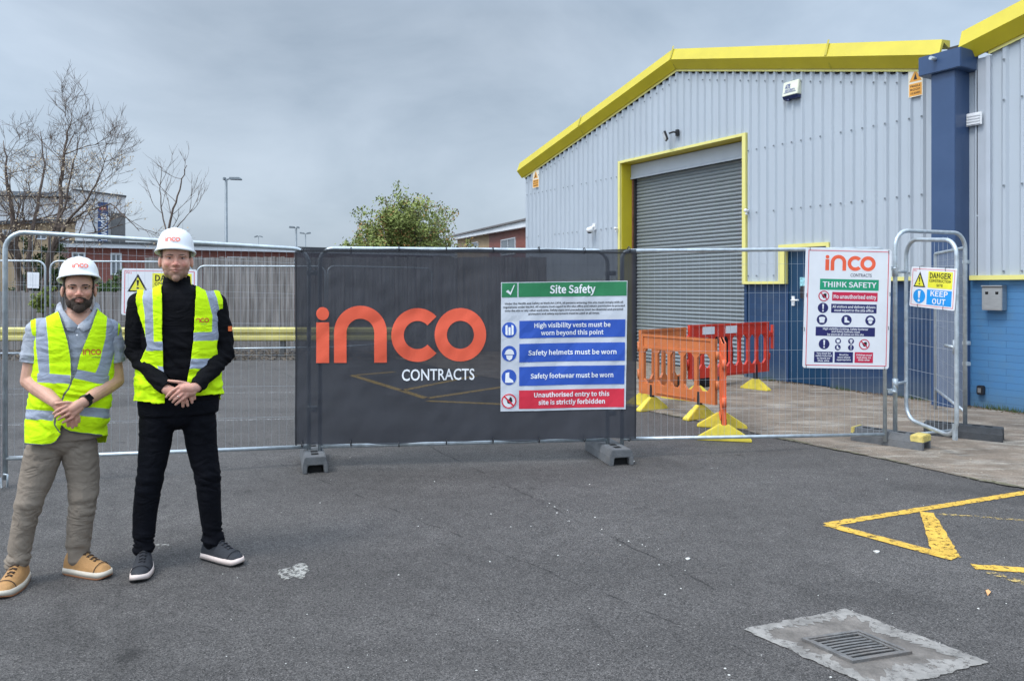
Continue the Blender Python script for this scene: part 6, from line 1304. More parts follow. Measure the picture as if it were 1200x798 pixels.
def helmet(par, c, sc_=1., yaw=0., logo=True, tilt=0., zk=.85):
    """c: centre of the rim plane at brow height"""
    M_ = Matrix.Translation(Vector(c)) @ Matrix.Rotation(yaw, 4, 'Z') @ Matrix.Rotation(R(tilt), 4, 'X'); mb = MB(); n = 64
    prof = [(1.075,-.004),(1.10,.002),(1.09,.008),(1.015,.013),(.985,.03),(.965,.052),(.925,.078),(.85,.104),(.73,.127),(.57,.143),(.38,.153),(.18,.158),(.03,.159)]
    def pt(k, f, z):
        a = 2*math.pi*k/n; x, y = .103*f*math.cos(a), .128*f*math.sin(a)
        fw = max(0, -math.sin(a))
        if f > 1.03: y -= .026*fw**3; z = z-.010*fw**2
        if z > .03: ridge = max(0, 1-abs(x)/.022)*.004*min(1, (z-.03)/.03); z += ridge; y += -ridge*.6*fw
        return (x*sc_, y*sc_, z*sc_*zk)
    for f, z in prof: mb.v += [pt(k, f, z) for k in range(n)]
    for i in range(len(prof)-1):
        for k in range(n): k2 = (k+1) % n; mb.f.append((i*n+k, i*n+k2, (i+1)*n+k2, (i+1)*n+k)); mb.sm.append(True)
    mb.f.append(tuple((len(prof)-1)*n+k for k in range(n))); mb.sm.append(True)
    o = len(mb.v)
    for f, z in ((.93,.006),(.88,.05),(.6,.11)): mb.v += [pt(k, f, z) for k in range(n)]
    for k in range(n):
        k2 = (k+1) % n; mb.f.append((k2, k, o+k, o+k2)); mb.sm.append(True)
        for i in range(2): mb.f.append((o+i*n+k2, o+i*n+k, o+(i+1)*n+k, o+(i+1)*n+k2)); mb.sm.append(True)
    mb.f.append(tuple(o+2*n+k for k in range(n))); mb.sm.append(False)
    h = mb.build('helmet', m_helm, par); h.matrix_local = M_
    def surf(u, v, l):                          # v above the rim plane, u sideways, on the front of the shell
        v = v/zk; zs = [p[1] for p in prof[3:]]; fs_ = [p[0] for p in prof[3:]]; f = float(np.interp(v, zs, fs_)); x = u; y = -.128*f*math.sqrt(max(0, 1-(x/(.103*f))**2)); return ((x)*sc_, (y-.0035-.0028*max(0,1-abs(x)/.022)-l)*sc_, v*sc_*zk)
    ar = Art(surf, .0004); w_ = .058
    ar.logo('o', -.041, .042, .0250, 1, 8); ar.text('k', 'CONTRACTS', .014, .0365, .030, .0036, .0, 1, font='b')
    d = ar.flush({'o':'logo','k':'small_lettering'}, {'o':m_coral2,'k':m_grey_t}, h)
    hb = MB(); pts = [(.084*math.cos(a)*sc_, .106*math.sin(a)*sc_, .012*sc_) for a in [2*math.pi*k/40 for k in range(40)]]; hb.tube(pts, .0065, 6, closed=True); hb.build('headband', mat('tan_headband', (.22,.17,.09), .8), h)
    return h
def shoe(par, ank, yaw, col_m, sole_m, sole2_m, lace_m, len_=.295, wid=.054, hk=1.):
    """ank: ankle ground point local; yaw: 0 points to -y, + turns to +x"""
    M_ = Matrix.Translation(Vector((ank[0], ank[1], 0))) @ Matrix.Rotation(yaw, 4, 'Z'); f0, f1 = .075, -(len_-.075)
    def half(t): return wid*(.72+.28*math.sin(math.pi*min(1, t*1.02)**1.35)) * (1 if t < .86 else math.sqrt(max(.02, 1-((t-.86)/.15)**2)))*(1 if t > .06 else math.sqrt(max(.05, 1-((.06-t)/.07)**2)))
    def top(t): return hk*float(np.interp(t, [0,.05,.12,.30,.42,.62,.80,.92,1.0],[.075,.105,.118,.118,.098,.074,.062,.052,.028]))
    n = 22; up = MB(); NT = 26; o = 0
    for i in range(NT+1):
        t = i/NT; y = f0+(f1-f0)*t; w_ = half(t)*.97; h = top(t); dx = .010*math.sin(math.pi*t)
        for k in range(n+1):
            a = math.pi*k/n; s_ = math.sin(a); tw = 1-.30*max(0, (h-.07)/.05)*(s_**2); up.v.append((dx+w_*math.cos(a)*tw, y, .022+(h-.022)*s_**.72))
    for i in range(NT):
        for k in range(n): up.f.append((i*(n+1)+k, i*(n+1)+k+1, (i+1)*(n+1)+k+1, (i+1)*(n+1)+k)); up.sm.append(True)
    up.f.append(tuple(range(n+1))); up.f.append(tuple(NT*(n+1)+k for k in range(n+1))); up.sm += [True, True]
    so_ = up.build('shoe', col_m, par); so_.matrix_local = M_
    def slab(z0, z1, sc0, sc1, m, name, t0=0, t1=1.):
        mb = MB(); loop0 = []; loop1 = []
        ts = [t0+(t1-t0)*i/24 for i in range(25)]
        lo = []
        for t in ts: lo.append((t, 1))
        for t in reversed(ts): lo.append((t, -1))
        for z, sc_ in ((z0, sc0),(z1, sc1)):
            for t, sd in lo:
                y = f0+(f1-f0)*t; ymid = (f0+f1)/2; zz = z+(.010*max(0, (.12-t)/.12)+.016*max(0,(t-.82)/.18)**2 if z0 < .005 else .012*max(0,(t-.82)/.18)**2)*(1 if z == z0 else .6)
                mb.v.append((.010*math.sin(math.pi*t)+sd*half(t)*sc_, ymid+(y-ymid)*(1+(sc_-1)*.5), zz))
        m_ = len(lo)
        for i in range(m_): mb.f.append((i, (i+1) % m_, (i+1) % m_+m_, i+m_)); mb.sm.append(True)
        mb.f.append(tuple(range(m_))); mb.f.append(tuple(reversed(range(m_, 2*m_)))); mb.sm += [False, False]
        return mb.build(name, m, so_)
    slab(0, .012, 1.03, 1.07, sole2_m, 'outsole'); slab(.012, .039, 1.08, 1.02, sole_m, 'midsole')
    lc = MB()
    for j in range(5):
        t = .36+.075*j; y = f0+(f1-f0)*t; z = top(t)+.0035; w_ = .021-.0012*j; dx = .010*math.sin(math.pi*t)
        lc.tube([(dx-w_, y+.004, z-.007), (dx, y-.002, z+.001), (dx+w_, y-.008, z-.007)], .0035, 6); lc.tube([(dx+w_, y+.004, z-.006), (dx, y-.002, z+.003), (dx-w_, y-.008, z-.006)], .003, 6)
    lc.build('laces', lace_m, so_)
    tc_ = MB(); tp_ = [(.010*math.sin(math.pi*.80)+half(.78)*.97*math.cos(math.pi*k/14), f0+(f1-f0)*(.78+.03*math.sin(math.pi*k/14)), .022+(top(.78)-.020)*math.sin(math.pi*k/14)**.72+.001) for k in range(15)]; tc_.tube(tp_, .0022, 5); tc_.build('toe_seam', lace_m, so_)
    cb = MB(); cb.tube([(.010+ .034*math.cos(a), .022+.044*math.sin(a), .113*hk) for a in [2*math.pi*k/20 for k in range(20)]], .010, 8, closed=True); cb.build('collar', lace_m, so_)
    return so_
def folds(me, zones, base=.0012, seed=0, lean=1.0):
    P_ = co(me); N_ = nrm(me); z = P_[:,2]; a = nz3(P_, (5,5,30), seed); b = nz3(P_, (9,9,11), seed+3); c_ = nz3(P_, (3,3,7), seed+9)
    ridge = 1-2*np.abs(nz3(np.stack([P_[:,0], P_[:,1], P_[:,2]+lean*.5*P_[:,0]+.12*c_], 1), (9,9,20), seed+5)); amp = np.full(len(P_), base)
    for zc, w_, a_ in zones: amp = amp+a_*np.exp(-((z-zc)/w_)**2)
    setco(me, P_+N_*(amp*(.9*a+.5*b+1.0*(ridge-.6)))[:,None])
def garment_vest(p, me, keepfn, stripes, pipes, off, seed, back_stripes):
    P_ = co(me); px = p.pix(P_); front = P_[:,1] < .03
    sdk = keepfn(P_, px, front); st = np.full(len(P_), -1.)
    for poly in stripes: st = np.maximum(st, np.where(front, poly_sd(px, poly)/230., -1))
    for (a, b) in back_stripes: st = np.maximum(st, np.where(~front, np.minimum(P_[:,2]-a, b-P_[:,2]), -1)); 
    st = np.maximum(st, np.where(~front & (P_[:,2] > back_stripes[-1][1]), .028-np.abs(np.abs(P_[:,0]-np.mean(P_[:,0]))-.10), -1))
    pi = np.full(len(P_), -1.)
    for line_ in pipes:
        for a, b in zip(line_[:-1], line_[1:]): pi = np.maximum(pi, np.where(front, .0042-seg_dist(px, np.array(a, float), np.array(b, float))/230., -1))
    attr(me, 'stripe', st); attr(me, 'pipe', pi)
    return extract(me, sdk, off, 6, thick=-.003)

# ---------------------------------------------------------------- man in hi-vis vest over a grey polo shirt
def man_polo():
    p = Person(82, 4.19, 'bearded man in white helmet, yellow hi-vis vest, grey polo shirt and beige trousers, hands clasped'); L = p.L; root = p.root
    tr_ = [(362,76,108,.060),(367,70,113,.078),(374,55,122,.098),(382,46,130,.108),(400,43,131,.118),(430,43,129,.125),(460,40,126,.125),(490,34,123,.125),(512,30,121,.125)]
    hc = L(92.5, 340.3, -.03); hc.x += 0; sc_ = 1.0
    shL, elL, wrL = L(46,389,.01), L(34.5,446,.01), L(66,472,-.19); shR, elR, wrR = L(127,389,.01), L(135.5,446,.01), L(98.5,471,-.20)
    legL = [(52,528,0,.088),(43,560,0,.080),(35,585,-.02,.064),(27,620,.0,.055),(20,660,.0,.050)]; legR = [(93,524,0,.088),(98,560,0,.078),(97,588,-.02,.066),(93,620,0,.061),(92,652,0,.054)]
    # skin: one continuous figure
    B = Blob(); B.rings(p.ringpx(tr_, .014)); make_head(B, hc, 1.0, sc_)
    B.chain([hc+Vector((0,.02,-.05)), L(91,372,.01)], [.054,.058])
    for sh, el, wr in ((shL,elL,wrL),(shR,elR,wrR)): m_ = el.lerp(wr,.35); B.chain([sh, sh.lerp(el,.5), el, m_, wr], [.052,.049,.045,.045,.029])
    for leg in (legL, legR): B.chain([L(*q[:3]) for q in leg], [q[3]-.014 for q in leg])
    aL, aR = L(20,684,0), L(91,674,0)
    for a, leg, yw in ((aL,legL,-18),(aR,legR,42)): e = Vector((math.sin(R(yw)),-math.cos(R(yw)),0)); B.chain([L(*leg[-1][:3]), Vector((a.x,a.y+.0,.065)), Vector((a.x,a.y,.045))+e*.12], [.036,.032,.018])
    # hands: his left hand over his right
    B.chain([wrR, L(92,474,-.215), L(84,479,-.225)], [.0265,.027,.026]); B.chain([L(93,478,-.215), L(86,484,-.222)], [.022,.022]); B.ball(L(80.5,479,-.226), .019, 14, 10); B.ball(L(83.5,484,-.226), .018, 14, 10)
    hand_fingers(B, p, [[(79,475,-.232),(71,478.5,-.238),(66,481.5,-.232),(62.5,484.5,-.222)], [(81,479,-.236),(74,482.5,-.244),(68.5,485.5,-.238),(64.5,488.5,-.226)], [(83,483.5,-.236),(77.5,486.5,-.244),(72.5,489,-.238),(68.5,491.5,-.226)], [(86,488,-.232),(81,491,-.238),(77,493.2,-.232),(73.5,495,-.222)], [(88,473,-.215),(79,471.5,-.232),(72,471.8,-.232),(66,472.8,-.226)]], .0086)
    B.chain([wrL, L(70,477,-.195), L(77,484,-.195)], [.027,.028,.026]); B.chain([L(72,481,-.19), L(81,487,-.19)], [.022,.022])
    hand_fingers(B, p, [[(78,486,-.196),(79,493,-.206),(80,499,-.198)], [(82.5,486,-.198),(84,494,-.210),(85,501,-.200)], [(87,485,-.198),(88.5,492,-.210),(89.5,498.5,-.200)], [(90.5,483,-.192),(92,489,-.202),(92.5,494,-.194)]], .0088)
    me = B.fuse(.0036, 3, .4)
    Q = face_paint(me, hc, sc_, .35, [tuple(L(78,484,-.23)), tuple(L(85,497,-.2))])
    # beard, moustache and sideburns grown from the face
    ax = np.abs(Q[:,0]); fr = (Q[:,1] < .02) & (np.abs(Q[:,2]) < .14)
    top_ = np.interp(ax, [0,.012,.028,.045,.058,.066,.08], [-.036,-.036,-.040,-.052,-.030,.015,.03]); lipz = ((Q[:,0]/.021)**2+((Q[:,2]+.054)/.0085)**2)
    lim = np.interp(Q[:,2], [-.125,-.10,-.075,-.05,-.02], [.026,.042,.054,.062,.074])
    keep = fr & (ax < lim) & (Q[:,1] < np.interp(Q[:,2], [-.12,-.06,-.02], [-.035,-.01,.012])) & (Q[:,2] < top_) & (lipz > 1) & (Q[:,2] > -.122) & (Q[:,1] < .012) & (ax < .074)
    dep = np.clip((top_-Q[:,2])/.02, 0, 1)*.0045+.0015+.002*nz3(Q, (60,60,60), 2)+.004*np.exp(-((Q[:,2]+.1)/.03)**2)
    body = link(me, 'body', skin('light_tanned_skin', (.56,.315,.225), (.62,.24,.17), (.22,.13,.10)), root)
    m_brd = mat('dark_brown_hair', (.052,.034,.025), .8, var=.5, scale=130, bump=.7, bscale=300)
    if keep.any(): link(extract(me, keep, dep, 3), 'beard', m_brd, body)
    keep = (Q[:,2] > np.where(ax > .055, .005, .045)) & (Q[:,2] < .14) & (Q[:,1] > -.030) & (ax < .0765); link(extract(me, keep, .0020, 3), 'hair', m_brd, body)
    face_parts(body, hc, sc_, m_brd)
    c = L(93, 328, -.02); hm_ = helmet(body, (hc.x+.001, hc.y+.018, c.z), .955, R(3), tilt=-13, zk=.82)
    # polo shirt
    B = Blob(); B.rings(p.ringpx(tr_, .006)); m_pol = cloth('grey_marl_cotton', (.36,.385,.43), .85, var=.10, scale=60, weave=350)
    for sh, el, s in ((shL,elL,-1),(shR,elR,1)): e = sh.lerp(el,.60); B.chain([sh+Vector((-s*.02,0,.0)), sh, e+Vector((s*.004,0,0))], [.064,.067,.061])
    me = B.fuse(.0055, 5); folds(me, [(1.25,.12,.004)], .0028, 4)
    P_ = co(me); N_ = nrm(me); cut = np.zeros(len(P_), bool)
    for sh, el in ((shL,elL),(shR,elR)):
        d = np.array((el-sh).normalized()); t = (P_-np.array(sh))@d; ln = (el-sh).length*.62; r_ = np.linalg.norm(P_-np.array(sh)-t[:,None]*d, axis=1); cut |= (t > ln) & (r_ < .085) & (P_[:,2] > el.z-.02)
    nb = L(92,366,0); cut |= (np.linalg.norm((P_-np.array(nb))*np.array([1,1,.6]), axis=1) < .062) & (P_[:,2] > nb.z-.01); pq = p.pix(P_); cut |= (P_[:,1] < .02) & (poly_sd(pq, [(70,340),(74,362),(81,371),(91,381),(99,376),(107,366),(113,340)]) > 0); cut |= P_[:,2] < L(75,497).z
    shirt = link(extract(me, ~cut, 0, 5, thick=-.003), 'polo_shirt', m_pol, root)
    for sh, el in ((shL,elL),(shR,elR)):       # ribbed cuffs
        q = sh.lerp(el,.615); d = (el-sh).normalized(); u = d.orthogonal().normalized(); w_ = d.cross(u); t = MB(); t.tube([q+(u*math.cos(a)+w_*math.sin(a))*.0600 for a in [2*math.pi*k/24 for k in range(24)]], .0055, 6, closed=True); t.build('cuff', m_pol, shirt)
    m_col = cloth('grey_collar', (.39,.415,.46), .85, var=.06, scale=60)
    for s, leaf in ((-1, [(67,357,.03),(71,354,.0),(74,363,-.055),(81,372,-.085),(91,381.5,-.104),(86,389,-.124),(79,387,-.118),(70,378,-.09),(64,368,-.03)]), (1, [(116,357,.03),(112,354,.0),(108,365,-.055),(100,374,-.085),(91,381.5,-.105),(97,389,-.124),(104,386,-.118),(113,379,-.09),(119,370,-.03)])):
        cl = MB(); vs = [L(*q) for q in leaf]; n_ = len(vs); cl.add(vs, [(0,1,2,8),(2,3,7,8),(3,6,7),(3,4,5,6)], True); co_ = cl.build('collar_leaf', m_col, shirt, fix=False); md = co_.modifiers.new('s','SOLIDIFY'); md.thickness = .005; md.offset = 0
    for q in ((92,384),(90.5,393)): bt = MB(); v = L(q[0], q[1], -.130 if q[1] < 390 else -.136); bt.ball(v, .0055, 10, 6, (1,.5,1)); bt.build('button', m_white, shirt)
    # vest
    VE = [(q[0], q[1]-1.5, q[2]+1.5, q[3]) for q in tr_]+[(530,27,122,.13),(540,27,122,.13)]
    B = Blob(); B.rings(p.ringpx(VE, -.010)); 
    for sh, s in ((shL,-1),(shR,1)): B.chain([sh+Vector((-s*.045,0,-.0)), sh+Vector((-s*.006,0,.002))], [.070,.070])
    me = B.fuse(.0042, 6); folds(me, [(1.0,.14,.006),(.8,.1,.006)], .0030, 12, .8)
    def keep(P_, px, front):
        k = np.ones(len(P_), bool); z = P_[:,2]; x = P_[:,0]
        v = poly_sd(px, [(66,350),(69,362),(75,380),(81,400),(84.5,420),(85,441),(88,437),(92,418),(98,402),(106,383),(112,364),(114,350)]) > 0; k &= ~(front & v)
        nk = np.linalg.norm((P_-np.array([nb.x, .02, nb.z+.01]))*np.array([1,1,.9]), axis=1) < .086; k &= ~nk
        xl = np.interp(px[:,1], [366,374,385,400,420,440,455], [42,36.5,36.5,40,41.5,37,30]); xr = np.interp(px[:,1], [366,374,385,400,420,440,455], [132,139,140,136.5,133,134,140])
        k &= ~((px[:,0] < xl)|(px[:,0] > xr))
        hem = np.where(front, np.interp(px[:,0], [20,28,50,60,66,70.5,71.5,72,75,82,100,118,125], [519,520.5,522,521,518,512,505,498,502,506,509,511.5,511]), 519)
        k &= px[:,1] < hem
        return k
    stp = [[(42,362),(54,366),(57,400),(59,447),(48,446),(44,410),(43,392)], [(125,366),(138,372),(136,400),(124,445),(110,441),(116,425),(123,395)], [(45,437.5),(83,439.5),(83,450),(45,448)], [(87.5,432),(127,440),(126,451),(87,443)], [(20,478.5),(63,481),(63,492.5),(20,490)], [(74,473),(90,474),(100,476.5),(140,480),(140,491),(100,488),(74,483)]]
    pip = [[(68,360),(74,380),(80,400),(83.7,420),(84.5,443),(83.5,449),(80,456),(75,462),(72.5,470),(69,476)], [(112.5,364),(106.5,383),(98.5,402),(92.5,418),(88.5,437),(85,444)], [(64,487),(65,497),(69,506),(78,510)],[(20,519.5),(28,519.5),(50,521),(60,520),(66,517),(70,511)],[(72,499),(75,502),(82,505),(100,508),(118,510.5)]]
    vm = garment_vest(p, me, keep, stp, pip, .004, 3, [(1.02,1.07),(.86,.91)])
    vest = link(vm, 'hi_vis_vest', vest_mat('hi_vis_yellow_fabric'), root)
    # chest logo on the vest
    def proj(u, v, l):
        q = L(u, -v, 0); d = (Vector((0,0,CH))-p.O); cam_l = Vector((d.dot(p.xd), d.dot(p.yd), CH)); ry = (q-cam_l).normalized(); return cam_l, ry
    from mathutils.bvhtree import BVHTree
    bv = BVHTree.FromPolygons([tuple(v.co) for v in vm.vertices], [tuple(q.vertices) for q in vm.polygons])
    def on(u, v, l):
        c0_, ry = proj(u, v, l); h = bv.ray_cast(c0_, ry); 
        return tuple(h[0]-ry*(.0012+l)) if h[0] is not None else tuple(L(u, -v, -.15))
    ar = Art(on, .0003); ar.logo('o', 97, -415.8, 6.6, 1, 6); ar.text('k', 'CONTRACTS', 112.2, -418.7, 9.5, 1.3, 0, 1, font='b')
    ar.flush({'o':'logo','k':'small_lettering'}, {'o':mat('dark_orange_print', (.62,.14,.03), .6),'k':m_grey_t}, vest)
    # trousers
    B = Blob(); B.rings(p.ringpx([(513,31,121,.118),(500,32,122,.118),(485,36,122,.112)], .004))
    for leg in (legL, legR): B.chain([L(*q[:3]) for q in leg], [q[3] for q in leg], 20)
    B.ball(L(75,514), 1, 20, 12, (.150,.105,.088))
    me = B.fuse(.0055, 10); P_ = co(me)
    zk, za = L(97,588).z, L(92,650).z; folds(me, [(zk,.08,.008),(za+.03,.07,.010),(L(93,527).z,.06,.005)], .0012, 31, 1.6)
    P_ = co(me); ze = np.where(P_[:,0] < -.08, L(20,661).z-.035, L(92,657).z-.035); me2 = extract(me, P_[:,2] > ze, 0, 5, thick=-.004)
    tro = link(me2, 'trousers', cloth('khaki_beige_cotton', (.235,.195,.155), .88, var=.12, scale=7, weave=380, dirt=.25, dcol=(.16,.13,.10)), root)
    # boots
    m_tan = mat('tan_nubuck', (.42,.225,.085), .75, var=.18, scale=14, bump=.25, bscale=90, dirt=.3, dcol=(.25,.13,.06), dscale=12); m_cr = mat('cream_sole', (.62,.56,.46), .6, var=.1); m_gum = mat('gum_sole', (.34,.15,.07), .6); m_lc = mat('dark_brown_lace', (.07,.045,.03), .8)
    shoe(root, aL, R(-18), m_tan, m_cr, m_gum, m_lc, .295, .056, 1.22); shoe(root, aR, R(42), m_tan, m_cr, m_gum, m_lc, .295, .056, 1.22)
    # watch and ring
    wt = MB(); d = (elR-wrR).normalized(); q = wrR+d*.012; u = Vector((0,-1,.25)); u = (u-d*u.dot(d)).normalized(); w_ = d.cross(u); wt.tube([q+(u*math.cos(a)+w_*math.sin(a))*.0305 for a in [2*math.pi*k/20 for k in range(20)]], .0055, 6, closed=True)
    for j in (-.008, .008): wt.tube([q+d*j+(u*math.cos(a)+w_*math.sin(a))*.0300 for a in [2*math.pi*k/20 for k in range(20)]], .0045, 6, closed=True)
    wo = wt.build('wrist_watch', m_dk, root); fc = MB(); cc = q+u*.033; M2 = Matrix((d, w_, u)).transposed().to_4x4(); M2.translation = cc; fc.box(-.017,.017,-.019,.019,-.004,.005, M=M2); fc.build('watch_face', mat('black_glass', (.01,.01,.012), .12), wo)
    rg = MB(); a_, b_ = L(77.5,486.5,-.244), L(72.5,489,-.238); d = (b_-a_).normalized(); u = d.orthogonal().normalized(); w_ = d.cross(u); q = a_.lerp(b_,.1); rg.tube([q+(u*math.cos(t)+w_*math.sin(t))*.0092 for t in [2*math.pi*k/16 for k in range(16)]], .0016, 6, closed=True); rg.build('ring', mat('gold', (.8,.6,.3), .25, 1.), root)
man_polo()

# ---------------------------------------------------------------- man in black roll neck top
def man_black():
    p = Person(207, 4.35, 'taller man in white helmet, open yellow hi-vis vest over black roll neck and black trousers'); L = p.L; root = p.root
    tr_ = [(334,193,222,.062),(338,186,230,.080),(343,175,241,.098),(350,166,249,.110),(365,163,252,.120),(400,164,253,.130),(430,164,254,.130),(450,163,256,.130),(468,161,257,.128)]
    hc = L(206.2, 305.8, -.03); sc_ = 1.05
    shL, elL, wrL = L(164,356.5,.01), L(160,414,.01), L(195,456,-.19); shR, elR, wrR = L(251.5,356.5,.01), L(263.5,414,.01), L(230,454,-.20)
    legL = [(184,492,0,.090),(182,520,0,.082),(176,558,-.02,.068),(170,600,0,.061),(167.5,642,0,.050)]; legR = [(233,490,0,.090),(236,520,0,.082),(243,556,-.02,.067),(246.5,598,0,.057),(250,634,0,.051)]
    B = Blob(); B.rings(p.ringpx(tr_, .014)); make_head(B, hc, 1.10, sc_)
    B.chain([hc+Vector((0,.02,-.05)), L(207,345,.01)], [.056,.058])
    for sh, el, wr in ((shL,elL,wrL),(shR,elR,wrR)): m_ = el.lerp(wr,.35); B.chain([sh, sh.lerp(el,.5), el, m_, wr], [.052,.047,.042,.043,.0275])
    for leg in (legL, legR): B.chain([L(*q[:3]) for q in leg], [q[3]-.016 for q in leg])
    aL, aR = L(167,672,0), L(250,655,0)
    for a, leg, yw in ((aL,legL,-4),(aR,legR,38)): e = Vector((math.sin(R(yw)),-math.cos(R(yw)),0)); B.chain([L(*leg[-1][:3]), Vector((a.x,a.y,.065)), Vector((a.x,a.y,.045))+e*.12], [.034,.032,.018])
    B.chain([wrR, L(224,455,-.222), L(215,455,-.232)], [.0275,.029,.026]); B.chain([L(225,459,-.218), L(218,461,-.228)], [.024,.022]); B.ball(L(211.5,453,-.230), .018, 14, 10); B.ball(L(217,461,-.230), .019, 14, 10)
    hand_fingers(B, p, [[(210,453,-.238),(203,457,-.246),(198,461.5,-.240),(195,465,-.230)], [(212.5,456.5,-.242),(206.5,461,-.250),(202,465,-.244),(199,468,-.232)], [(215.5,460,-.242),(210,464.3,-.250),(205.5,468,-.244),(202.5,471,-.232)], [(219,463.5,-.238),(213.5,467.7,-.245),(209,471.2,-.240),(206,474,-.230)], [(220,449.5,-.215),(210,447.5,-.236),(203,446.8,-.236),(197.5,446,-.230)]], .0090)
    B.chain([wrL, L(201,459,-.196), L(209,463,-.196)], [.027,.029,.026])
    hand_fingers(B, p, [[(212,466,-.198),(214,471.5,-.210),(214.5,476,-.202)], [(216.5,464.5,-.200),(219,470,-.212),(220,475,-.204)], [(221,462,-.200),(224,467,-.212),(225,471.5,-.204)], [(224,458,-.196),(227.5,463,-.206),(228,467,-.198)]], .0090)
    me = B.fuse(.0036, 3, .4); Q = face_paint(me, hc, sc_, .9, [tuple(L(212,458,-.23))]); ax = np.abs(Q[:,0])
    body = link(me, 'body', skin('ruddy_fair_skin', (.60,.33,.245), (.64,.225,.165), (.25,.145,.10)), root); m_hr = mat('short_brown_hair', (.10,.065,.042), .8, var=.4, scale=150, bump=.6, bscale=300)
    keep = (Q[:,2] > np.where(ax > .055, .012, .045)) & (Q[:,2] < .14) & (Q[:,1] > -.030) & (ax < .0765); link(extract(me, keep, .0025, 3), 'hair', m_hr, body)
    face_parts(body, hc, sc_, m_hr, .75)
    c = L(205, 296.5, -.02); helmet(body, (hc.x-.002, hc.y+.018, c.z), .965, R(-8), tilt=-10, zk=.92)
    # black top
    m_bt = cloth('black_jersey', (.0045,.0045,.006), .85, var=.3, scale=8, weave=300)
    B = Blob(); B.rings(p.ringpx(tr_, .004)); B.chain([L(207.5,338,.012), L(207.5,329,.008)], [.076,.071], 24)
    for sh, el, wr, s in ((shL,elL,wrL,-1),(shR,elR,wrR,1)): q = el.lerp(wr,1.0); m_ = el.lerp(wr,.4); B.chain([sh+Vector((-s*.02,0,0)), sh, sh.lerp(el,.5)+Vector((s*.004,0,0)), el, m_, q], [.064,.066,.062,.056,.052,.036], 18)
    me = B.fuse(.0055, 5); folds(me, [(1.2,.12,.006),(1.05,.1,.004)], .0025, 17, 1.5); P_ = co(me)
    cut = (P_[:,2] > L(207,323.5,-.06).z+.012*np.clip(-P_[:,1]*-12,-1,1))
    for el, wr in ((elL,wrL),(elR,wrR)):
        d = np.array((wr-el).normalized()); t = (P_-np.array(el))@d; ln = (wr-el).length*1.0; r_ = np.linalg.norm(P_-np.array(el)-t[:,None]*d, axis=1); cut |= (t > ln) & (t < ln+.06) & (r_ < .05) & (P_[:,1] < -.135)
    top = link(extract(me, ~cut, 0, 4, thick=-.003), 'roll_neck_top', m_bt, root)
    B = MB(); u = L(270.5,385,-.02); pt = Matrix.Translation(u); B.box(-.004,.010,-.030,-.006,-.014,.014, M=pt @ Matrix.Rotation(R(-25),4,'Z')); B.build('sleeve_patch', mat('orange_patch', (.75,.16,.04), .7), top)
    # vest, open down the front
    VE = [(q[0], q[1]-1.5, q[2]+1.5, q[3]) for q in tr_]+[(485,158.5,259,.13),(495,158.5,259,.13)]
    B = Blob(); B.rings(p.ringpx(VE, -.009))
    for sh, s in ((shL,-1),(shR,1)): B.chain([sh+Vector((-s*.045,0,0)), sh+Vector((-s*.004,0,.002))], [.072,.073])
    me = B.fuse(.0042, 6); folds(me, [(1.1,.16,.005),(.98,.1,.006)], .0030, 41, .7); nb = L(207,338,0)
    def keep(P_, px, front):
        k = np.ones(len(P_), bool)
        xl = np.interp(px[:,1], [325,335,360,400,430,455,475], [188,190,190.5,191,192,194,194]); xr = np.interp(px[:,1], [325,335,360,400,430,455,475], [229,229,228,226,222,217,215])
        k &= ~(front & (px[:,0] > xl) & (px[:,0] < xr)); k &= ~(np.linalg.norm((P_-np.array([nb.x, .02, nb.z+.01]))*np.array([1,1,.9]), axis=1) < .080)
        al = np.interp(px[:,1], [330,342,352,365,385,405,425,440], [168,161,159,162,169,173,164,150]); ar_ = np.interp(px[:,1], [330,342,352,365,385,405,425,440], [252,257,260.5,261,257.5,253,256,268])
        k &= ~((px[:,0] < al)|(px[:,0] > ar_))
        hem = np.where(front, np.interp(px[:,0], [155,193,215,262], [470,474,465,462]), 469); k &= px[:,1] < hem
        return k
    stp = [[(168,334),(179,338),(180,370),(181,411),(172,411),(170.5,370),(168,350)], [(172,400.5),(192,400.5),(192,410.5),(172,410.5)], [(184,429),(196,430),(196,439),(188,439)], [(238,336),(247,333),(254,350),(258,372),(256,398),(247,399.5),(248,370),(243,350)], [(222,390),(258,388.5),(258,398.5),(222,400)], [(214,421),(250,420),(250,431),(214,432)]]
    pip = [[(190,336),(190.7,360),(191.2,400),(192,430),(194,474)], [(228.5,336),(227.6,360),(225.6,400),(221.6,430),(216.6,456),(215,466)]]
    vm = garment_vest(p, me, keep, stp, [], .004, 3, [(1.20,1.25),(1.06,1.11)]); vest = link(vm, 'hi_vis_vest', vest_mat('hi_vis_yellow_fabric_open'), root)
    from mathutils.bvhtree import BVHTree
    bv = BVHTree.FromPolygons([tuple(v.co) for v in vm.vertices], [tuple(q.vertices) for q in vm.polygons]); d0 = (Vector((0,0,CH))-p.O); cl_ = Vector((d0.dot(p.xd), d0.dot(p.yd), CH))
    def on(u, v, l):
        ry = (L(u, -v, 0)-cl_).normalized(); h = bv.ray_cast(cl_, ry); return tuple(h[0]-ry*(.0012+l)) if h[0] is not None else tuple(L(u, -v, -.14))
    ar = Art(on, .0003); lg = Art(on, .0003)
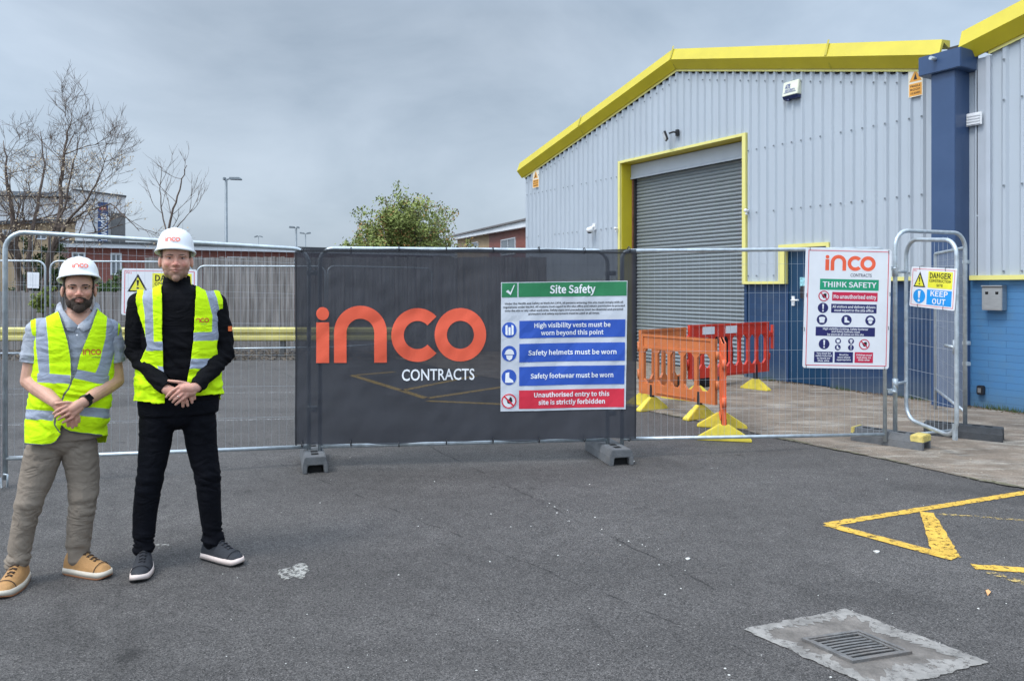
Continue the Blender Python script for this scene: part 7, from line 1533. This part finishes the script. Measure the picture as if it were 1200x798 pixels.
    lg.arc('o', 232.2, -375.3, 2.7, 1.5, 0, 180, 1, 14); lg.rect('o', 233.7, -378, 234.9, -375.3); lg.arc('o', 237.4, -375.3, 2.75, 1.55, 43, 317, 1, 20); lg.arc('o', 242.2, -375.3, 2.75, 1.55, 0, 360, 1, 24); lg.text('k', 'CONTRACTS', 239, -380, 7.5, 1.1, 0, 1, font='b')
    lg.flush({'o':'logo','k':'small_lettering'}, {'o':mat('dark_orange_print', (.62,.14,.03), .6),'k':m_grey_t}, vest)
    # trousers
    B = Blob(); B.rings(p.ringpx([(484,162,256,.116),(470,161,257,.122),(455,165,253,.115)], .002))
    for leg in (legL, legR): B.chain([L(*q[:3]) for q in leg], [q[3] for q in leg], 20)
    B.ball(L(208,485), 1, 20, 12, (.150,.105,.085))
    me = B.fuse(.0055, 10); zk, za = L(243,556).z, L(250,632).z; folds(me, [(zk,.07,.007),(za+.02,.06,.012),(L(207,500).z,.06,.004)], .0010, 55, 1.6)
    P_ = co(me); ze = np.where(P_[:,0] < .0, L(167,646).z-.03, L(250,638).z-.03)
    link(extract(me, P_[:,2] > ze, 0, 5, thick=-.004), 'trousers', cloth('near_black_denim', (.0035,.004,.0065), .85, var=.3, scale=6, weave=380), root)
    m_bk = mat('charcoal_knit', (.030,.032,.038), .8, var=.25, scale=30, bump=.3, bscale=200); m_pk = mat('pale_peach_sole', (.72,.60,.54), .55, var=.06); m_bs = mat('black_outsole', (.015,.015,.015), .7)
    shoe(root, aL, R(-4), m_bk, m_pk, m_bs, m_dk, .30, .054, 1.18); shoe(root, aR, R(38), m_bk, m_pk, m_bs, m_dk, .30, .054, 1.18)
    rg = MB(); a_, b_ = L(210,464.3,-.250), L(205.5,468,-.244); d = (b_-a_).normalized(); u = d.orthogonal().normalized(); w_ = d.cross(u); q = a_.lerp(b_,.05); rg.tube([q+(u*math.cos(t)+w_*math.sin(t))*.0096 for t in [2*math.pi*k/16 for k in range(16)]], .0016, 6, closed=True); rg.build('ring', mat('silver', (.75,.72,.66), .2, 1.), root)
man_black()
